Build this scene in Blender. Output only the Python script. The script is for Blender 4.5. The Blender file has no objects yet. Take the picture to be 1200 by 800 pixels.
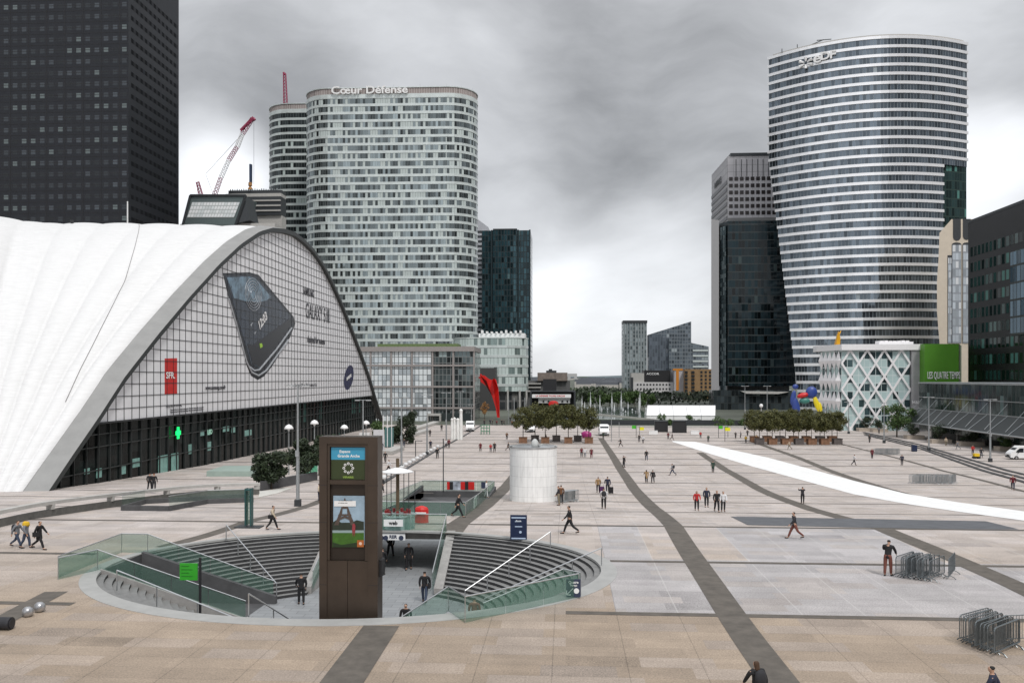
import bpy, bmesh, math, random
from mathutils import Vector, Matrix
R = random.Random(7)
sc = bpy.context.scene
COL = sc.collection
rad = math.radians

# ------------------------------------------------------------------ camera geometry
CAMH = 10.4
YAW = math.atan(63/1000.)
SY, CY = math.sin(YAW), math.cos(YAW)
PROF = [(-400, 0), (60, 0), (76, -1.2), (100, -2.5), (130, -3.5), (170, -4.0), (260, -4.6), (9e4, -4.6)]
def zg(Y):
    for (a, b), (c, d) in zip(PROF, PROF[1:]):
        if Y <= c: return b + (d-b)*(Y-a)/(c-a)
    return -4.6
def ray(x, y):
    a = (x-600)/1000.; b = (441-y)/1000.
    return (-SY+a*CY, CY+a*SY, b)
def G(x, y, off=0.0):
    r = ray(x, y); lo, hi = 1, 9000
    for _ in range(50):
        m = (lo+hi)/2
        if CAMH+r[2]*m > zg(r[1]*m)+off: lo = m
        else: hi = m
    return Vector((r[0]*lo, r[1]*lo, CAMH+r[2]*lo))
def at(x, y, Y):
    r = ray(x, y); t = Y/r[1]
    return Vector((r[0]*t, Y, CAMH+r[2]*t))
def atX(x, y, X):
    r = ray(x, y); t = X/r[0]
    return Vector((X, r[1]*t, CAMH+r[2]*t))
def atZ(x, y, Z):
    r = ray(x, y); t = (Z-CAMH)/r[2]
    return Vector((r[0]*t, r[1]*t, Z))
def xat(x, Y): return at(x, 441, Y).x
def zat(y, Y, x=600): return at(x, y, Y).z

# ------------------------------------------------------------------ materials
MATS = {}
def new_mat(name):
    m = bpy.data.materials.new(name); m.use_nodes = True
    nt = m.node_tree; b = nt.nodes['Principled BSDF']
    MATS[name] = m
    return m, nt, b
def N(nt, t, **kw):
    n = nt.nodes.new(t)
    for k, v in kw.items():
        if k.startswith('i_'):
            key = k[2:]
            n.inputs[int(key) if key.isdigit() else key].default_value = v
        else: setattr(n, k, v)
    return n
def math_n(nt, op, a, b=None, clamp=False):
    n = nt.nodes.new('ShaderNodeMath'); n.operation = op; n.use_clamp = clamp
    for i, v in enumerate((a, b)):
        if v is None: continue
        if isinstance(v, (int, float)): n.inputs[i].default_value = v
        else: nt.links.new(v, n.inputs[i])
    return n.outputs[0]
def mixc(nt, f, a, b):
    n = nt.nodes.new('ShaderNodeMix'); n.data_type = 'RGBA'
    for i, v in ((0, f), (6, a), (7, b)):
        if isinstance(v, (int, float)): n.inputs[i].default_value = v
        elif isinstance(v, (tuple, list)): n.inputs[i].default_value = (*v[:3], 1)
        else: nt.links.new(v, n.inputs[i])
    return n.outputs[2]
def mat(name, col, rough=.7, metal=0., var=.12, scale=2.0, bump=0., spec=.5, emit=None, es=0):
    if name in MATS: return MATS[name]
    m, nt, b = new_mat(name)
    b.inputs['Roughness'].default_value = rough
    b.inputs['Metallic'].default_value = metal
    b.inputs['Specular IOR Level'].default_value = spec
    if var > 0:
        tc = N(nt, 'ShaderNodeTexCoord')
        no = N(nt, 'ShaderNodeTexNoise', i_Scale=scale, i_Detail=5.0, i_Roughness=.65)
        nt.links.new(tc.outputs['Object'], no.inputs['Vector'])
        lo = tuple(c*(1-var) for c in col); hi = tuple(min(1, c*(1+var)) for c in col)
        mr = N(nt, 'ShaderNodeMapRange', i_1=.3, i_2=.7); nt.links.new(no.outputs[0], mr.inputs[0])
        nt.links.new(mixc(nt, mr.outputs[0], lo, hi), b.inputs['Base Color'])
        if bump:
            bp = N(nt, 'ShaderNodeBump', i_Strength=bump, i_Distance=.05)
            nt.links.new(no.outputs[0], bp.inputs['Height']); nt.links.new(bp.outputs[0], b.inputs['Normal'])
    else: b.inputs['Base Color'].default_value = (*col, 1)
    if emit:
        b.inputs['Emission Color'].default_value = (*emit, 1); b.inputs['Emission Strength'].default_value = es
    return m
def pane_mat(name, dark, light, p_light=.2, mull=(.05, .05, .05), mw=.06, mh=.0, metal=.45, rough=.08, tilt=.02, grad=.35, spec=.5):
    """curtain wall: UV u = panes, v = storeys; every pane has its own tone (blinds, rooms) and a slight tilt"""
    m, nt, b = new_mat(name); b.inputs['Specular IOR Level'].default_value = spec
    uv = N(nt, 'ShaderNodeUVMap'); sep = N(nt, 'ShaderNodeSeparateXYZ'); nt.links.new(uv.outputs[0], sep.inputs[0])
    u, v = sep.outputs[0], sep.outputs[1]
    fu, fv = math_n(nt, 'FLOOR', u), math_n(nt, 'FLOOR', v)
    cm = N(nt, 'ShaderNodeCombineXYZ'); nt.links.new(fu, cm.inputs[0]); nt.links.new(fv, cm.inputs[1])
    wn = N(nt, 'ShaderNodeTexWhiteNoise'); wn.noise_dimensions = '3D'; nt.links.new(cm.outputs[0], wn.inputs[0])
    sc2 = N(nt, 'ShaderNodeVectorMath', operation='MULTIPLY'); sc2.inputs[1].default_value = (.23, .9, 1)
    nt.links.new(cm.outputs[0], sc2.inputs[0])
    cl = N(nt, 'ShaderNodeTexNoise', i_Scale=.8, i_Detail=2.0); nt.links.new(sc2.outputs[0], cl.inputs['Vector'])
    comb = math_n(nt, 'ADD', math_n(nt, 'MULTIPLY', wn.outputs['Value'], .36), math_n(nt, 'MULTIPLY', cl.outputs[0], .95))
    isl = math_n(nt, 'GREATER_THAN', comb, 1.0-p_light+.02)
    c0 = mixc(nt, wn.outputs['Value'], tuple(c*(1-grad) for c in dark), tuple(min(1, c*(1+grad*1.6)) for c in dark))
    c1 = mixc(nt, isl, c0, light)
    fr = math_n(nt, 'FRACT', u); ml = math_n(nt, 'LESS_THAN', fr, mw)
    if mh > 0:
        fy = math_n(nt, 'FRACT', v); ml = math_n(nt, 'MAXIMUM', ml, math_n(nt, 'LESS_THAN', fy, mh))
    c2 = mixc(nt, ml, c1, mull)
    nt.links.new(c2, b.inputs['Base Color'])
    nl = math_n(nt, 'SUBTRACT', 1.0, math_n(nt, 'MAXIMUM', isl, ml))
    nt.links.new(math_n(nt, 'MULTIPLY', nl, metal), b.inputs['Metallic'])
    nt.links.new(math_n(nt, 'ADD', math_n(nt, 'MULTIPLY', math_n(nt, 'MAXIMUM', isl, ml), .35), rough), b.inputs['Roughness'])
    if tilt:
        ge = N(nt, 'ShaderNodeNewGeometry')
        v1 = N(nt, 'ShaderNodeVectorMath', operation='SUBTRACT'); v1.inputs[1].default_value = (.5, .5, .5)
        nt.links.new(wn.outputs['Color'], v1.inputs[0])
        v2 = N(nt, 'ShaderNodeVectorMath', operation='SCALE'); v2.inputs['Scale'].default_value = tilt*2
        nt.links.new(v1.outputs[0], v2.inputs[0])
        v3 = N(nt, 'ShaderNodeVectorMath', operation='ADD'); nt.links.new(v2.outputs[0], v3.inputs[0]); nt.links.new(ge.outputs['Normal'], v3.inputs[1])
        v4 = N(nt, 'ShaderNodeVectorMath', operation='NORMALIZE'); nt.links.new(v3.outputs[0], v4.inputs[0])
        nt.links.new(v4.outputs[0], b.inputs['Normal'])
    return m
def leaf_mat(name, a, b_):
    m, nt, b = new_mat(name)
    ge = N(nt, 'ShaderNodeNewGeometry')
    nt.links.new(mixc(nt, ge.outputs['Random Per Island'], a, b_), b.inputs['Base Color'])
    b.inputs['Roughness'].default_value = .65
    return m
def glass_mat(name, col, alpha=.35, rough=.03):
    m, nt, b = new_mat(name)
    out = nt.nodes['Material Output']
    tr = N(nt, 'ShaderNodeBsdfTransparent'); tr.inputs[0].default_value = (*[min(1, .80+c*.35) for c in col], 1)
    b.inputs['Base Color'].default_value = (*col, 1); b.inputs['Roughness'].default_value = rough
    mx = N(nt, 'ShaderNodeMixShader'); mx.inputs[0].default_value = alpha
    nt.links.new(tr.outputs[0], mx.inputs[1]); nt.links.new(b.outputs[0], mx.inputs[2]); nt.links.new(mx.outputs[0], out.inputs[0])
    return m

# ------------------------------------------------------------------ objects
WL = {}
def tag(o, label=None, cat=None, group=None, kind=None):
    if label: o['label'] = label
    if cat: o['category'] = cat
    if group: o['group'] = group
    if kind: o['kind'] = kind
    return o
def thing(name, label, cat, loc=(0, 0, 0), group=None, rz=0):
    o = bpy.data.objects.new(name, None); COL.objects.link(o)
    o.location = loc; o.rotation_euler.z = rz; o.empty_display_size = .3
    WL[o] = Vector(loc)
    return tag(o, label, cat, group)
class MB:
    def __init__(s): s.v = []; s.f = []; s.uv = []; s.mi = []
    def add(s, vs, fs, uvs=None, mi=0):
        b = len(s.v); s.v += [tuple(v) for v in vs]
        for i, f in enumerate(fs):
            s.f.append([b+k for k in f]); s.uv.append(uvs[i] if uvs else None); s.mi.append(mi)
        return s
    def box(s, c, d, rz=0, mi=0, rx=0):
        x, y, z = d[0]/2, d[1]/2, d[2]/2
        M = Matrix.Translation(c) @ Matrix.Rotation(rz, 4, 'Z') @ Matrix.Rotation(rx, 4, 'X')
        vs = [M @ Vector(p) for p in ((-x,-y,-z),(x,-y,-z),(x,y,-z),(-x,y,-z),(-x,-y,z),(x,-y,z),(x,y,z),(-x,y,z))]
        return s.add(vs, [(0,3,2,1),(4,5,6,7),(0,1,5,4),(1,2,6,5),(2,3,7,6),(3,0,4,7)], None, mi)
    def bb(s, x0, x1, y0, y1, z0, z1, mi=0): return s.box(((x0+x1)/2, (y0+y1)/2, (z0+z1)/2), (x1-x0, y1-y0, z1-z0), 0, mi)
    def tube(s, p0, p1, r0, r1=None, n=8, mi=0, caps=True):
        r1 = r0 if r1 is None else r1
        p0, p1 = Vector(p0), Vector(p1); d = (p1-p0)
        if d.length < 1e-6: return s
        d.normalize(); a = d.orthogonal().normalized(); b = d.cross(a)
        vs = []
        for p, r in ((p0, r0), (p1, r1)):
            for k in range(n):
                t = 2*math.pi*k/n; vs.append(p+a*math.cos(t)*r+b*math.sin(t)*r)
        fs = [(k, (k+1) % n, n+(k+1) % n, n+k) for k in range(n)]
        if caps: fs += [tuple(range(n-1, -1, -1)), tuple(range(n, 2*n))]
        return s.add(vs, fs, None, mi)
    def path(s, pts, r, n=8, mi=0):
        for a, b in zip(pts, pts[1:]): s.tube(a, b, r, r, n, mi)
        return s
    def lathe(s, c, prof, n=16, mi=0, sx=1, sy=1):
        c = Vector(c); vs = []; m = len(prof)
        for r, z in prof:
            for k in range(n):
                t = 2*math.pi*k/n; vs.append(c+Vector((r*sx*math.cos(t), r*sy*math.sin(t), z)))
        fs = [(j*n+k, j*n+(k+1) % n, (j+1)*n+(k+1) % n, (j+1)*n+k) for j in range(m-1) for k in range(n)]
        fs += [tuple(range(n-1, -1, -1)), tuple(range((m-1)*n, m*n))]
        return s.add(vs, fs, None, mi)
    def prism(s, poly, z0, z1, pw=1.5, fh=3.7, mi=0, caps=True, top=None, zb=None):
        """vertical walls round a closed CCW outline, with pane UVs; top = other outline at z1"""
        n = len(poly); tp = top or poly; vs = [(p[0], p[1], z0) for p in poly]+[(p[0], p[1], z1) for p in tp]
        fs, uvs = [], []; u = 0; zb = z0 if zb is None else zb
        for k in range(n):
            a, b = poly[k], poly[(k+1) % n]; L = math.hypot(b[0]-a[0], b[1]-a[1]); w = L/pw
            if L > pw*6: w = round(w)
            fs.append((k, (k+1) % n, n+(k+1) % n, n+k))
            v0, v1 = (z0-zb)/fh, (z1-zb)/fh
            uvs.append([(u, v0), (u+w, v0), (u+w, v1), (u, v1)]); u += w
        if caps:
            fs += [tuple(range(n-1, -1, -1)), tuple(range(n, 2*n))]; uvs += [None, None]
        b = len(s.v); s.v += vs
        for f, q in zip(fs, uvs): s.f.append([b+k for k in f]); s.uv.append(q); s.mi.append(mi)
        return s
    def sheet(s, pts, z=None, mi=0):
        return s.add(pts, [tuple(range(len(pts)))], None, mi)
    def extr(s, pts, vec, mi=0):
        """closed polygon pts (3d) extruded by vec"""
        n = len(pts); vec = Vector(vec); p = [Vector(q) for q in pts]
        vs = p+[q+vec for q in p]
        return s.add(vs, [tuple(range(n-1, -1, -1)), tuple(range(n, 2*n))]+[(k, (k+1) % n, n+(k+1) % n, n+k) for k in range(n)], None, mi)
    def build(s, name, ms, parent=None, smooth=False, origin=None, auto=False):
        off = WL[parent] if parent is not None else (Vector(origin) if origin is not None else None)
        if off is None:
            if s.v:
                xs = [v[0] for v in s.v]; ys = [v[1] for v in s.v]; zs = [v[2] for v in s.v]
                off = Vector(((min(xs)+max(xs))/2, (min(ys)+max(ys))/2, min(zs)))
            else: off = Vector((0, 0, 0))
        me = bpy.data.meshes.new(name)
        me.from_pydata([(v[0]-off[0], v[1]-off[1], v[2]-off[2]) for v in s.v], [], s.f)
        if any(q for q in s.uv):
            ul = me.uv_layers.new(name='UVMap'); li = 0; dat = ul.data
            for f, q in zip(s.f, s.uv):
                for k in range(len(f)):
                    if q: dat[li].uv = q[k]
                    li += 1
        for m in (ms if isinstance(ms, (list, tuple)) else [ms]): me.materials.append(m)
        me.polygons.foreach_set('material_index', s.mi)
        if smooth: me.polygons.foreach_set('use_smooth', [True]*len(me.polygons))
        me.update()
        o = bpy.data.objects.new(name, me); COL.objects.link(o)
        if parent is not None: o.parent = parent; WL[o] = off
        else: o.location = off; WL[o] = off
        return o
def struct(o): o['kind'] = 'structure'; return o
def text_mesh(txt, size, loc, xdir, ydir, m, parent=None, name='lettering', depth=.02, align='CENTER', bold=0, sx=1):
    cu = bpy.data.curves.new(name, 'FONT'); cu.body = txt; cu.size = size; cu.extrude = depth/2; cu.align_x = align; cu.align_y = 'CENTER'
    cu.offset = bold; cu.resolution_u = 3
    t = bpy.data.objects.new('tmp', cu); COL.objects.link(t)
    dg = bpy.context.evaluated_depsgraph_get()
    me = bpy.data.meshes.new_from_object(t.evaluated_get(dg)); me.name = name
    bpy.data.objects.remove(t)
    xd, yd = Vector(xdir).normalized(), Vector(ydir).normalized(); zd = xd.cross(yd)
    M = Matrix(((xd.x*sx, yd.x, zd.x, 0), (xd.y*sx, yd.y, zd.y, 0), (xd.z*sx, yd.z, zd.z, 0), (0, 0, 0, 1)))
    off = WL[parent] if parent is not None else Vector((0, 0, 0))
    me.transform(Matrix.Translation(Vector(loc)-off) @ M)
    me.materials.clear(); me.materials.append(m)
    o = bpy.data.objects.new(name, me); COL.objects.link(o)
    if parent is not None: o.parent = parent; WL[o] = off
    return o
def copy_tree(o, parent=None):
    c = o.copy(); COL.objects.link(c)
    if parent is not None: c.parent = parent
    for ch in list(o.children): copy_tree(ch, c)
    return c

# ------------------------------------------------------------------ palette
white = mat('white_paint', (.78, .78, .78), .5, 0, .05)
steel = mat('brushed_steel', (.55, .56, .57), .3, .9, .08)
galv = mat('galvanised_steel', (.38, .40, .41), .45, .7, .2, 8)
dsteel = mat('dark_steel', (.05, .055, .06), .45, .4, .1)
black = mat('black_paint', (.015, .015, .017), .5, 0, .1)
conc = mat('pale_concrete', (.42, .41, .39), .85, 0, .12, 1.5, .2)
dconc = mat('dark_stone', (.075, .075, .078), .8, 0, .25, 1.0, .2)
rubber = mat('dark_rubber', (.02, .02, .02), .9, 0, .1)
redm = mat('red_paint', (.55, .015, .012), .45, 0, .08)
yellowm = mat('yellow_paint', (.75, .5, .02), .5, 0, .08)
trunkm = mat('bark', (.06, .045, .032), .9, 0, .3, 6, .4)
ggl = glass_mat('green_guard_glass', (.16, .30, .24), .16)
# ------------------------------------------------------------------ camera, world, sun
cam = bpy.data.objects.new('camera', bpy.data.cameras.new('camera')); COL.objects.link(cam)
cam.location = (0, 0, CAMH); cam.rotation_euler = (rad(90), 0, YAW)
cam.data.sensor_width = 36; cam.data.lens = 30.0; cam.data.shift_y = 41/1200.; cam.data.clip_end = 60000; cam.data.clip_start = .5
sc.camera = cam
sc.view_settings.view_transform = 'Standard'; sc.view_settings.look = 'None'; sc.view_settings.gamma = 1
sc.view_settings.exposure = 0.46
SUN_EL, SUN_AZ = 52, 150     # azimuth from +Y clockwise
sun = bpy.data.objects.new('sun', bpy.data.lights.new('sun', 'SUN')); COL.objects.link(sun)
sun.data.energy = 1.5; sun.data.angle = rad(10); sun.data.color = (1, .97, .93)
sd = Vector((math.sin(rad(SUN_AZ))*math.cos(rad(SUN_EL)), math.cos(rad(SUN_AZ))*math.cos(rad(SUN_EL)), math.sin(rad(SUN_EL))))
sun.rotation_euler = sd.to_track_quat('Z', 'Y').to_euler(); sun.location = (0, 0, 200)
w = bpy.data.worlds.new('World'); sc.world = w; w.use_nodes = True
nt = w.node_tree; bg = nt.nodes['Background']; bg.inputs[1].default_value = .1
sky = N(nt, 'ShaderNodeTexSky'); sky.sky_type = 'NISHITA'; sky.sun_disc = False
sky.sun_elevation = rad(SUN_EL); sky.sun_rotation = rad(SUN_AZ)
tc = N(nt, 'ShaderNodeTexCoord'); D = tc.outputs['Generated']
nz = N(nt, 'ShaderNodeTexNoise', i_Scale=3.2, i_Detail=3.5, i_Roughness=.5); nt.links.new(D, nz.inputs['Vector'])
s1 = N(nt, 'ShaderNodeVectorMath', operation='SUBTRACT'); s1.inputs[1].default_value = (.5, .5, .5); nt.links.new(nz.outputs['Color'], s1.inputs[0])
s2 = N(nt, 'ShaderNodeVectorMath', operation='SCALE'); s2.inputs['Scale'].default_value = .16; nt.links.new(s1.outputs[0], s2.inputs[0])
s3 = N(nt, 'ShaderNodeVectorMath', operation='ADD'); nt.links.new(D, s3.inputs[0]); nt.links.new(s2.outputs[0], s3.inputs[1])
s4 = N(nt, 'ShaderNodeVectorMath', operation='NORMALIZE'); nt.links.new(s3.outputs[0], s4.inputs[0]); W_ = s4.outputs[0]
mp = N(nt, 'ShaderNodeMapping'); mp.inputs['Scale'].default_value = (1.0, 1.0, 2.6); nt.links.new(W_, mp.inputs[0])
n1 = N(nt, 'ShaderNodeTexNoise', i_Scale=2.2, i_Detail=5.0, i_Roughness=.5); nt.links.new(mp.outputs[0], n1.inputs['Vector'])
n2 = N(nt, 'ShaderNodeTexNoise', i_Scale=8.0, i_Detail=8.0, i_Roughness=.58); nt.links.new(mp.outputs[0], n2.inputs['Vector'])
val = math_n(nt, 'ADD', math_n(nt, 'MULTIPLY', math_n(nt, 'SUBTRACT', n1.outputs[0], .5), .40), math_n(nt, 'MULTIPLY', math_n(nt, 'SUBTRACT', n2.outputs[0], .5), .25))
val = math_n(nt, 'ADD', val, .375)
def blob(px, py, r, amp):
    global val
    c = Vector(ray(px, py)).normalized()
    d = N(nt, 'ShaderNodeVectorMath', operation='DOT_PRODUCT'); d.inputs[1].default_value = c; nt.links.new(W_, d.inputs[0])
    mr = N(nt, 'ShaderNodeMapRange', interpolation_type='SMOOTHSTEP'); mr.inputs[1].default_value = math.cos(rad(r)); mr.inputs[2].default_value = 1.0
    mr.inputs[3].default_value = 0; mr.inputs[4].default_value = amp
    nt.links.new(d.outputs['Value'], mr.inputs[0]); val = math_n(nt, 'ADD', val, mr.outputs[0])
for b_ in [(330, 60, 11, .12), (310, 160, 9, -.15), (420, 150, 10, -.03), (240, 235, 7, .42), (300, 228, 5, .2), (640, 60, 10, .02), (740, 190, 13, -.085), (820, 110, 12, -.05), (690, 240, 6, -.03), (520, 90, 9, .06),
           (600, 305, 7, .22), (720, 325, 8, .18), (800, 310, 8, .16), (640, 420, 8, .06), (1160, 215, 6, .40), (1190, 90, 12, .06), (900, 20, 12, .07), (1080, 20, 8, .06), (660, 350, 6, .06)]:
    blob(*b_)
def dblob(v, r, amp):  # bright and dark sky patches added behind the camera for tower reflections
    global val
    d = N(nt, 'ShaderNodeVectorMath', operation='DOT_PRODUCT'); d.inputs[1].default_value = Vector(v).normalized(); nt.links.new(W_, d.inputs[0])
    mr = N(nt, 'ShaderNodeMapRange', interpolation_type='SMOOTHSTEP'); mr.inputs[1].default_value = math.cos(rad(r)); mr.inputs[2].default_value = 1.0; mr.inputs[3].default_value = 0; mr.inputs[4].default_value = amp
    nt.links.new(d.outputs['Value'], mr.inputs[0]); val = math_n(nt, 'ADD', val, mr.outputs[0])
for v_, r_, a_ in (((.75, -.62, .12), 40, -.60), ((-.1, -1, .25), 26, .35), ((-.6, -.8, .3), 22, .30), ((.35, -.95, .1), 12, -.25), ((-.35, -.9, .05), 9, -.25), ((.1, -.9, .8), 30, .2)):
    dblob(v_, r_, a_)
sp = N(nt, 'ShaderNodeSeparateXYZ'); nt.links.new(D, sp.inputs[0])
hz = N(nt, 'ShaderNodeMapRange', interpolation_type='SMOOTHSTEP'); hz.inputs[1].default_value = .16; hz.inputs[2].default_value = -.01; hz.inputs[3].default_value = 0; hz.inputs[4].default_value = .19
nt.links.new(sp.outputs[2], hz.inputs[0]); val = math_n(nt, 'ADD', val, hz.outputs[0])
zen = N(nt, 'ShaderNodeMapRange'); zen.inputs[1].default_value = .45; zen.inputs[2].default_value = 1.0; zen.inputs[3].default_value = 0; zen.inputs[4].default_value = .62
nt.links.new(sp.outputs[2], zen.inputs[0]); val = math_n(nt, 'ADD', val, zen.outputs[0])
val = math_n(nt, 'MAXIMUM', val, .19)
cc = N(nt, 'ShaderNodeCombineColor')
for i, k in enumerate((9.8, 10.0, 10.35)): nt.links.new(math_n(nt, 'MULTIPLY', val, k), cc.inputs[i])
nt.links.new(mixc(nt, .05, cc.outputs[0], sky.outputs[0]), bg.inputs[0])

# ------------------------------------------------------------------ ground
EC, EA, EB = (-11.5, 46.1), 14.2, 11.1          # kerb outline of the sunken stairwell
SC_, SA, SB = (-11.6, 46.4), 13.55, 10.5        # first riser
def ground_mat():
    m, nt, b = new_mat('granite_paving')
    tc = N(nt, 'ShaderNodeTexCoord'); se = N(nt, 'ShaderNodeSeparateXYZ'); nt.links.new(tc.outputs['Object'], se.inputs[0])
    x, y = se.outputs[0], se.outputs[1]
    # big bays 5.4 x 11 m, each bay its own stone tint
    cm = N(nt, 'ShaderNodeCombineXYZ')
    nt.links.new(math_n(nt, 'FLOOR', math_n(nt, 'DIVIDE', math_n(nt, 'ADD', x, -4.9), 5.4)), cm.inputs[0])
    nt.links.new(math_n(nt, 'FLOOR', math_n(nt, 'DIVIDE', math_n(nt, 'ADD', y, -38.0), 11.0)), cm.inputs[1])
    wn = N(nt, 'ShaderNodeTexWhiteNoise'); nt.links.new(cm.outputs[0], wn.inputs[0])
    # slab rows inside the bays
    cs = N(nt, 'ShaderNodeCombineXYZ')
    row = math_n(nt, 'FLOOR', math_n(nt, 'DIVIDE', y, 1.1))
    off = math_n(nt, 'MULTIPLY', math_n(nt, 'MODULO', row, 2.0), .9)
    nt.links.new(math_n(nt, 'FLOOR', math_n(nt, 'DIVIDE', math_n(nt, 'ADD', x, off), 2.7)), cs.inputs[0]); nt.links.new(row, cs.inputs[1])
    ws = N(nt, 'ShaderNodeTexWhiteNoise'); nt.links.new(cs.outputs[0], ws.inputs[0])
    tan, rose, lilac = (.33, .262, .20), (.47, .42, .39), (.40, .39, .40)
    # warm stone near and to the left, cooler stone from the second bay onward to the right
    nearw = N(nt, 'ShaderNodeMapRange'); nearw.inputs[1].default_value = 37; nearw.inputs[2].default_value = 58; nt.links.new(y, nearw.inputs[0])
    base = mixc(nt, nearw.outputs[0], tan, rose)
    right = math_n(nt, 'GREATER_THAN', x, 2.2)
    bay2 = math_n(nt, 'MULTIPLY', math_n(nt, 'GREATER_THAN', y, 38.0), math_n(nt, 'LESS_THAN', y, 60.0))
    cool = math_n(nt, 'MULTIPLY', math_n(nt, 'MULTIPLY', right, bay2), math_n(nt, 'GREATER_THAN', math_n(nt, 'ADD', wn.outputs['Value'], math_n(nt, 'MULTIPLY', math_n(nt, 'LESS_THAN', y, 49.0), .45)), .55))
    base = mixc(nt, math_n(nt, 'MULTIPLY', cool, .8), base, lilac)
    sepc = N(nt, 'ShaderNodeSeparateXYZ'); nt.links.new(ws.outputs['Color'], sepc.inputs[0])
    base = mixc(nt, math_n(nt, 'MULTIPLY', math_n(nt, 'GREATER_THAN', sepc.outputs[1], .62), .20), base, (.40, .37, .375))
    base = mixc(nt, math_n(nt, 'MULTIPLY', math_n(nt, 'GREATER_THAN', sepc.outputs[2], .72), .16), base, (.42, .32, .23))
    # slab to slab variation and stains
    vv = math_n(nt, 'MULTIPLY_ADD', ws.outputs['Value'], .22); vv.node.inputs[2].default_value = .88
    ns = N(nt, 'ShaderNodeTexNoise', i_Scale=.35, i_Detail=8.0, i_Roughness=.72); nt.links.new(tc.outputs['Object'], ns.inputs['Vector'])
    st = N(nt, 'ShaderNodeMapRange'); st.inputs[1].default_value = .35; st.inputs[2].default_value = .62; st.inputs[3].default_value = .85; st.inputs[4].default_value = 1.06; nt.links.new(ns.outputs[0], st.inputs[0])
    mps = N(nt, 'ShaderNodeMapping'); mps.inputs['Scale'].default_value = (.35, 2.2, 1); nt.links.new(tc.outputs['Object'], mps.inputs[0])
    nr = N(nt, 'ShaderNodeTexNoise', i_Scale=.7, i_Detail=6.0, i_Roughness=.7); nt.links.new(mps.outputs[0], nr.inputs['Vector'])
    st2 = N(nt, 'ShaderNodeMapRange'); st2.inputs[1].default_value = .30; st2.inputs[2].default_value = .7; st2.inputs[3].default_value = .91; st2.inputs[4].default_value = 1.07; nt.links.new(nr.outputs[0], st2.inputs[0])
    nf = N(nt, 'ShaderNodeTexNoise', i_Scale=14.0, i_Detail=3.0, i_Roughness=.8); nt.links.new(tc.outputs['Object'], nf.inputs['Vector'])
    gr = N(nt, 'ShaderNodeMapRange'); gr.inputs[1].default_value = .3; gr.inputs[2].default_value = .7; gr.inputs[3].default_value = .62; gr.inputs[4].default_value = 1.34; nt.links.new(nf.outputs[0], gr.inputs[0])
    k = math_n(nt, 'MULTIPLY', math_n(nt, 'MULTIPLY', math_n(nt, 'MULTIPLY', vv, st.outputs[0]), gr.outputs[0]), st2.outputs[0])
    # rare dark stained slabs
    dk = math_n(nt, 'MULTIPLY', math_n(nt, 'GREATER_THAN', ws.outputs['Value'], .975), .28)
    k = math_n(nt, 'SUBTRACT', k, dk)
    # thin joints between slabs (weak) and bays (clear)
    def jl(v, off, per, wd, amt):
        nonlocal k
        f = math_n(nt, 'MODULO', math_n(nt, 'ADD', v, off), per)
        k = math_n(nt, 'SUBTRACT', k, math_n(nt, 'MULTIPLY', math_n(nt, 'LESS_THAN', f, wd), amt))
    jl(y, 1100.0, 1.1, .03, .16); jl(x, 540.0-4.9, 2.7, .04, .26)
    hs = N(nt, 'ShaderNodeVectorMath', operation='SCALE'); nt.links.new(base, hs.inputs[0]); nt.links.new(k, hs.inputs['Scale'])
    # white painted joint lines on the cooler bays
    f = math_n(nt, 'MODULO', math_n(nt, 'ADD', x, 540.0-4.9), 2.7)
    wl = math_n(nt, 'MULTIPLY', math_n(nt, 'MULTIPLY', math_n(nt, 'LESS_THAN', f, .055), math_n(nt, 'GREATER_THAN', x, 3.0)), math_n(nt, 'MULTIPLY', math_n(nt, 'GREATER_THAN', y, 38.0), math_n(nt, 'LESS_THAN', y, 78.0)))
    nt.links.new(mixc(nt, math_n(nt, 'MULTIPLY', wl, .38), hs.outputs[0], (.68, .66, .64)), b.inputs['Base Color'])
    b.inputs['Roughness'].default_value = .8
    bp = N(nt, 'ShaderNodeBump', i_Strength=.25, i_Distance=.01); nt.links.new(nf.outputs[0], bp.inputs['Height']); nt.links.new(bp.outputs[0], b.inputs['Normal'])
    return m
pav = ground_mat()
PX0, PX1, PY0, PY1 = -15.6, -7.9, 66.5, 93.0      # second pit
RX0, RX1, RY0, RY1 = -28.0, 6.0, 33.0, 59.5       # rectangle round the stairwell
xs = sorted({-6000, -1500, -400, -150, -60, RX0, PX0, PX1, RX1, 20, 60, 150, 400, 1500, 6000})
ys = sorted({-300, 0, 20, RY0, RY1, 60, PY0, 76, 84, PY1, 100, 110, 120, 130, 150, 170, 215, 260, 400, 1000, 3000, 9000})
g = MB(); idx = {}
for x_ in xs:
    for y_ in ys: idx[(x_, y_)] = len(g.v); g.v.append((x_, y_, zg(y_)))
for i in range(len(xs)-1):
    for j in range(len(ys)-1):
        xa, xb, ya, yb = xs[i], xs[i+1], ys[j], ys[j+1]; xm, ym = (xa+xb)/2, (ya+yb)/2
        if RX0 < xm < RX1 and RY0 < ym < RY1: continue
        if PX0 < xm < PX1 and PY0 < ym < PY1: continue
        g.f.append([idx[(xa, ya)], idx[(xb, ya)], idx[(xb, yb)], idx[(xa, yb)]]); g.uv.append(None); g.mi.append(0)
angs = sorted([2*math.pi*k/120 for k in range(120)]+[math.atan2(cy-EC[1], cx-EC[0]) % (2*math.pi) for cx in (RX0, RX1) for cy in (RY0, RY1)])
ri, ei = [], []
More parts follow.
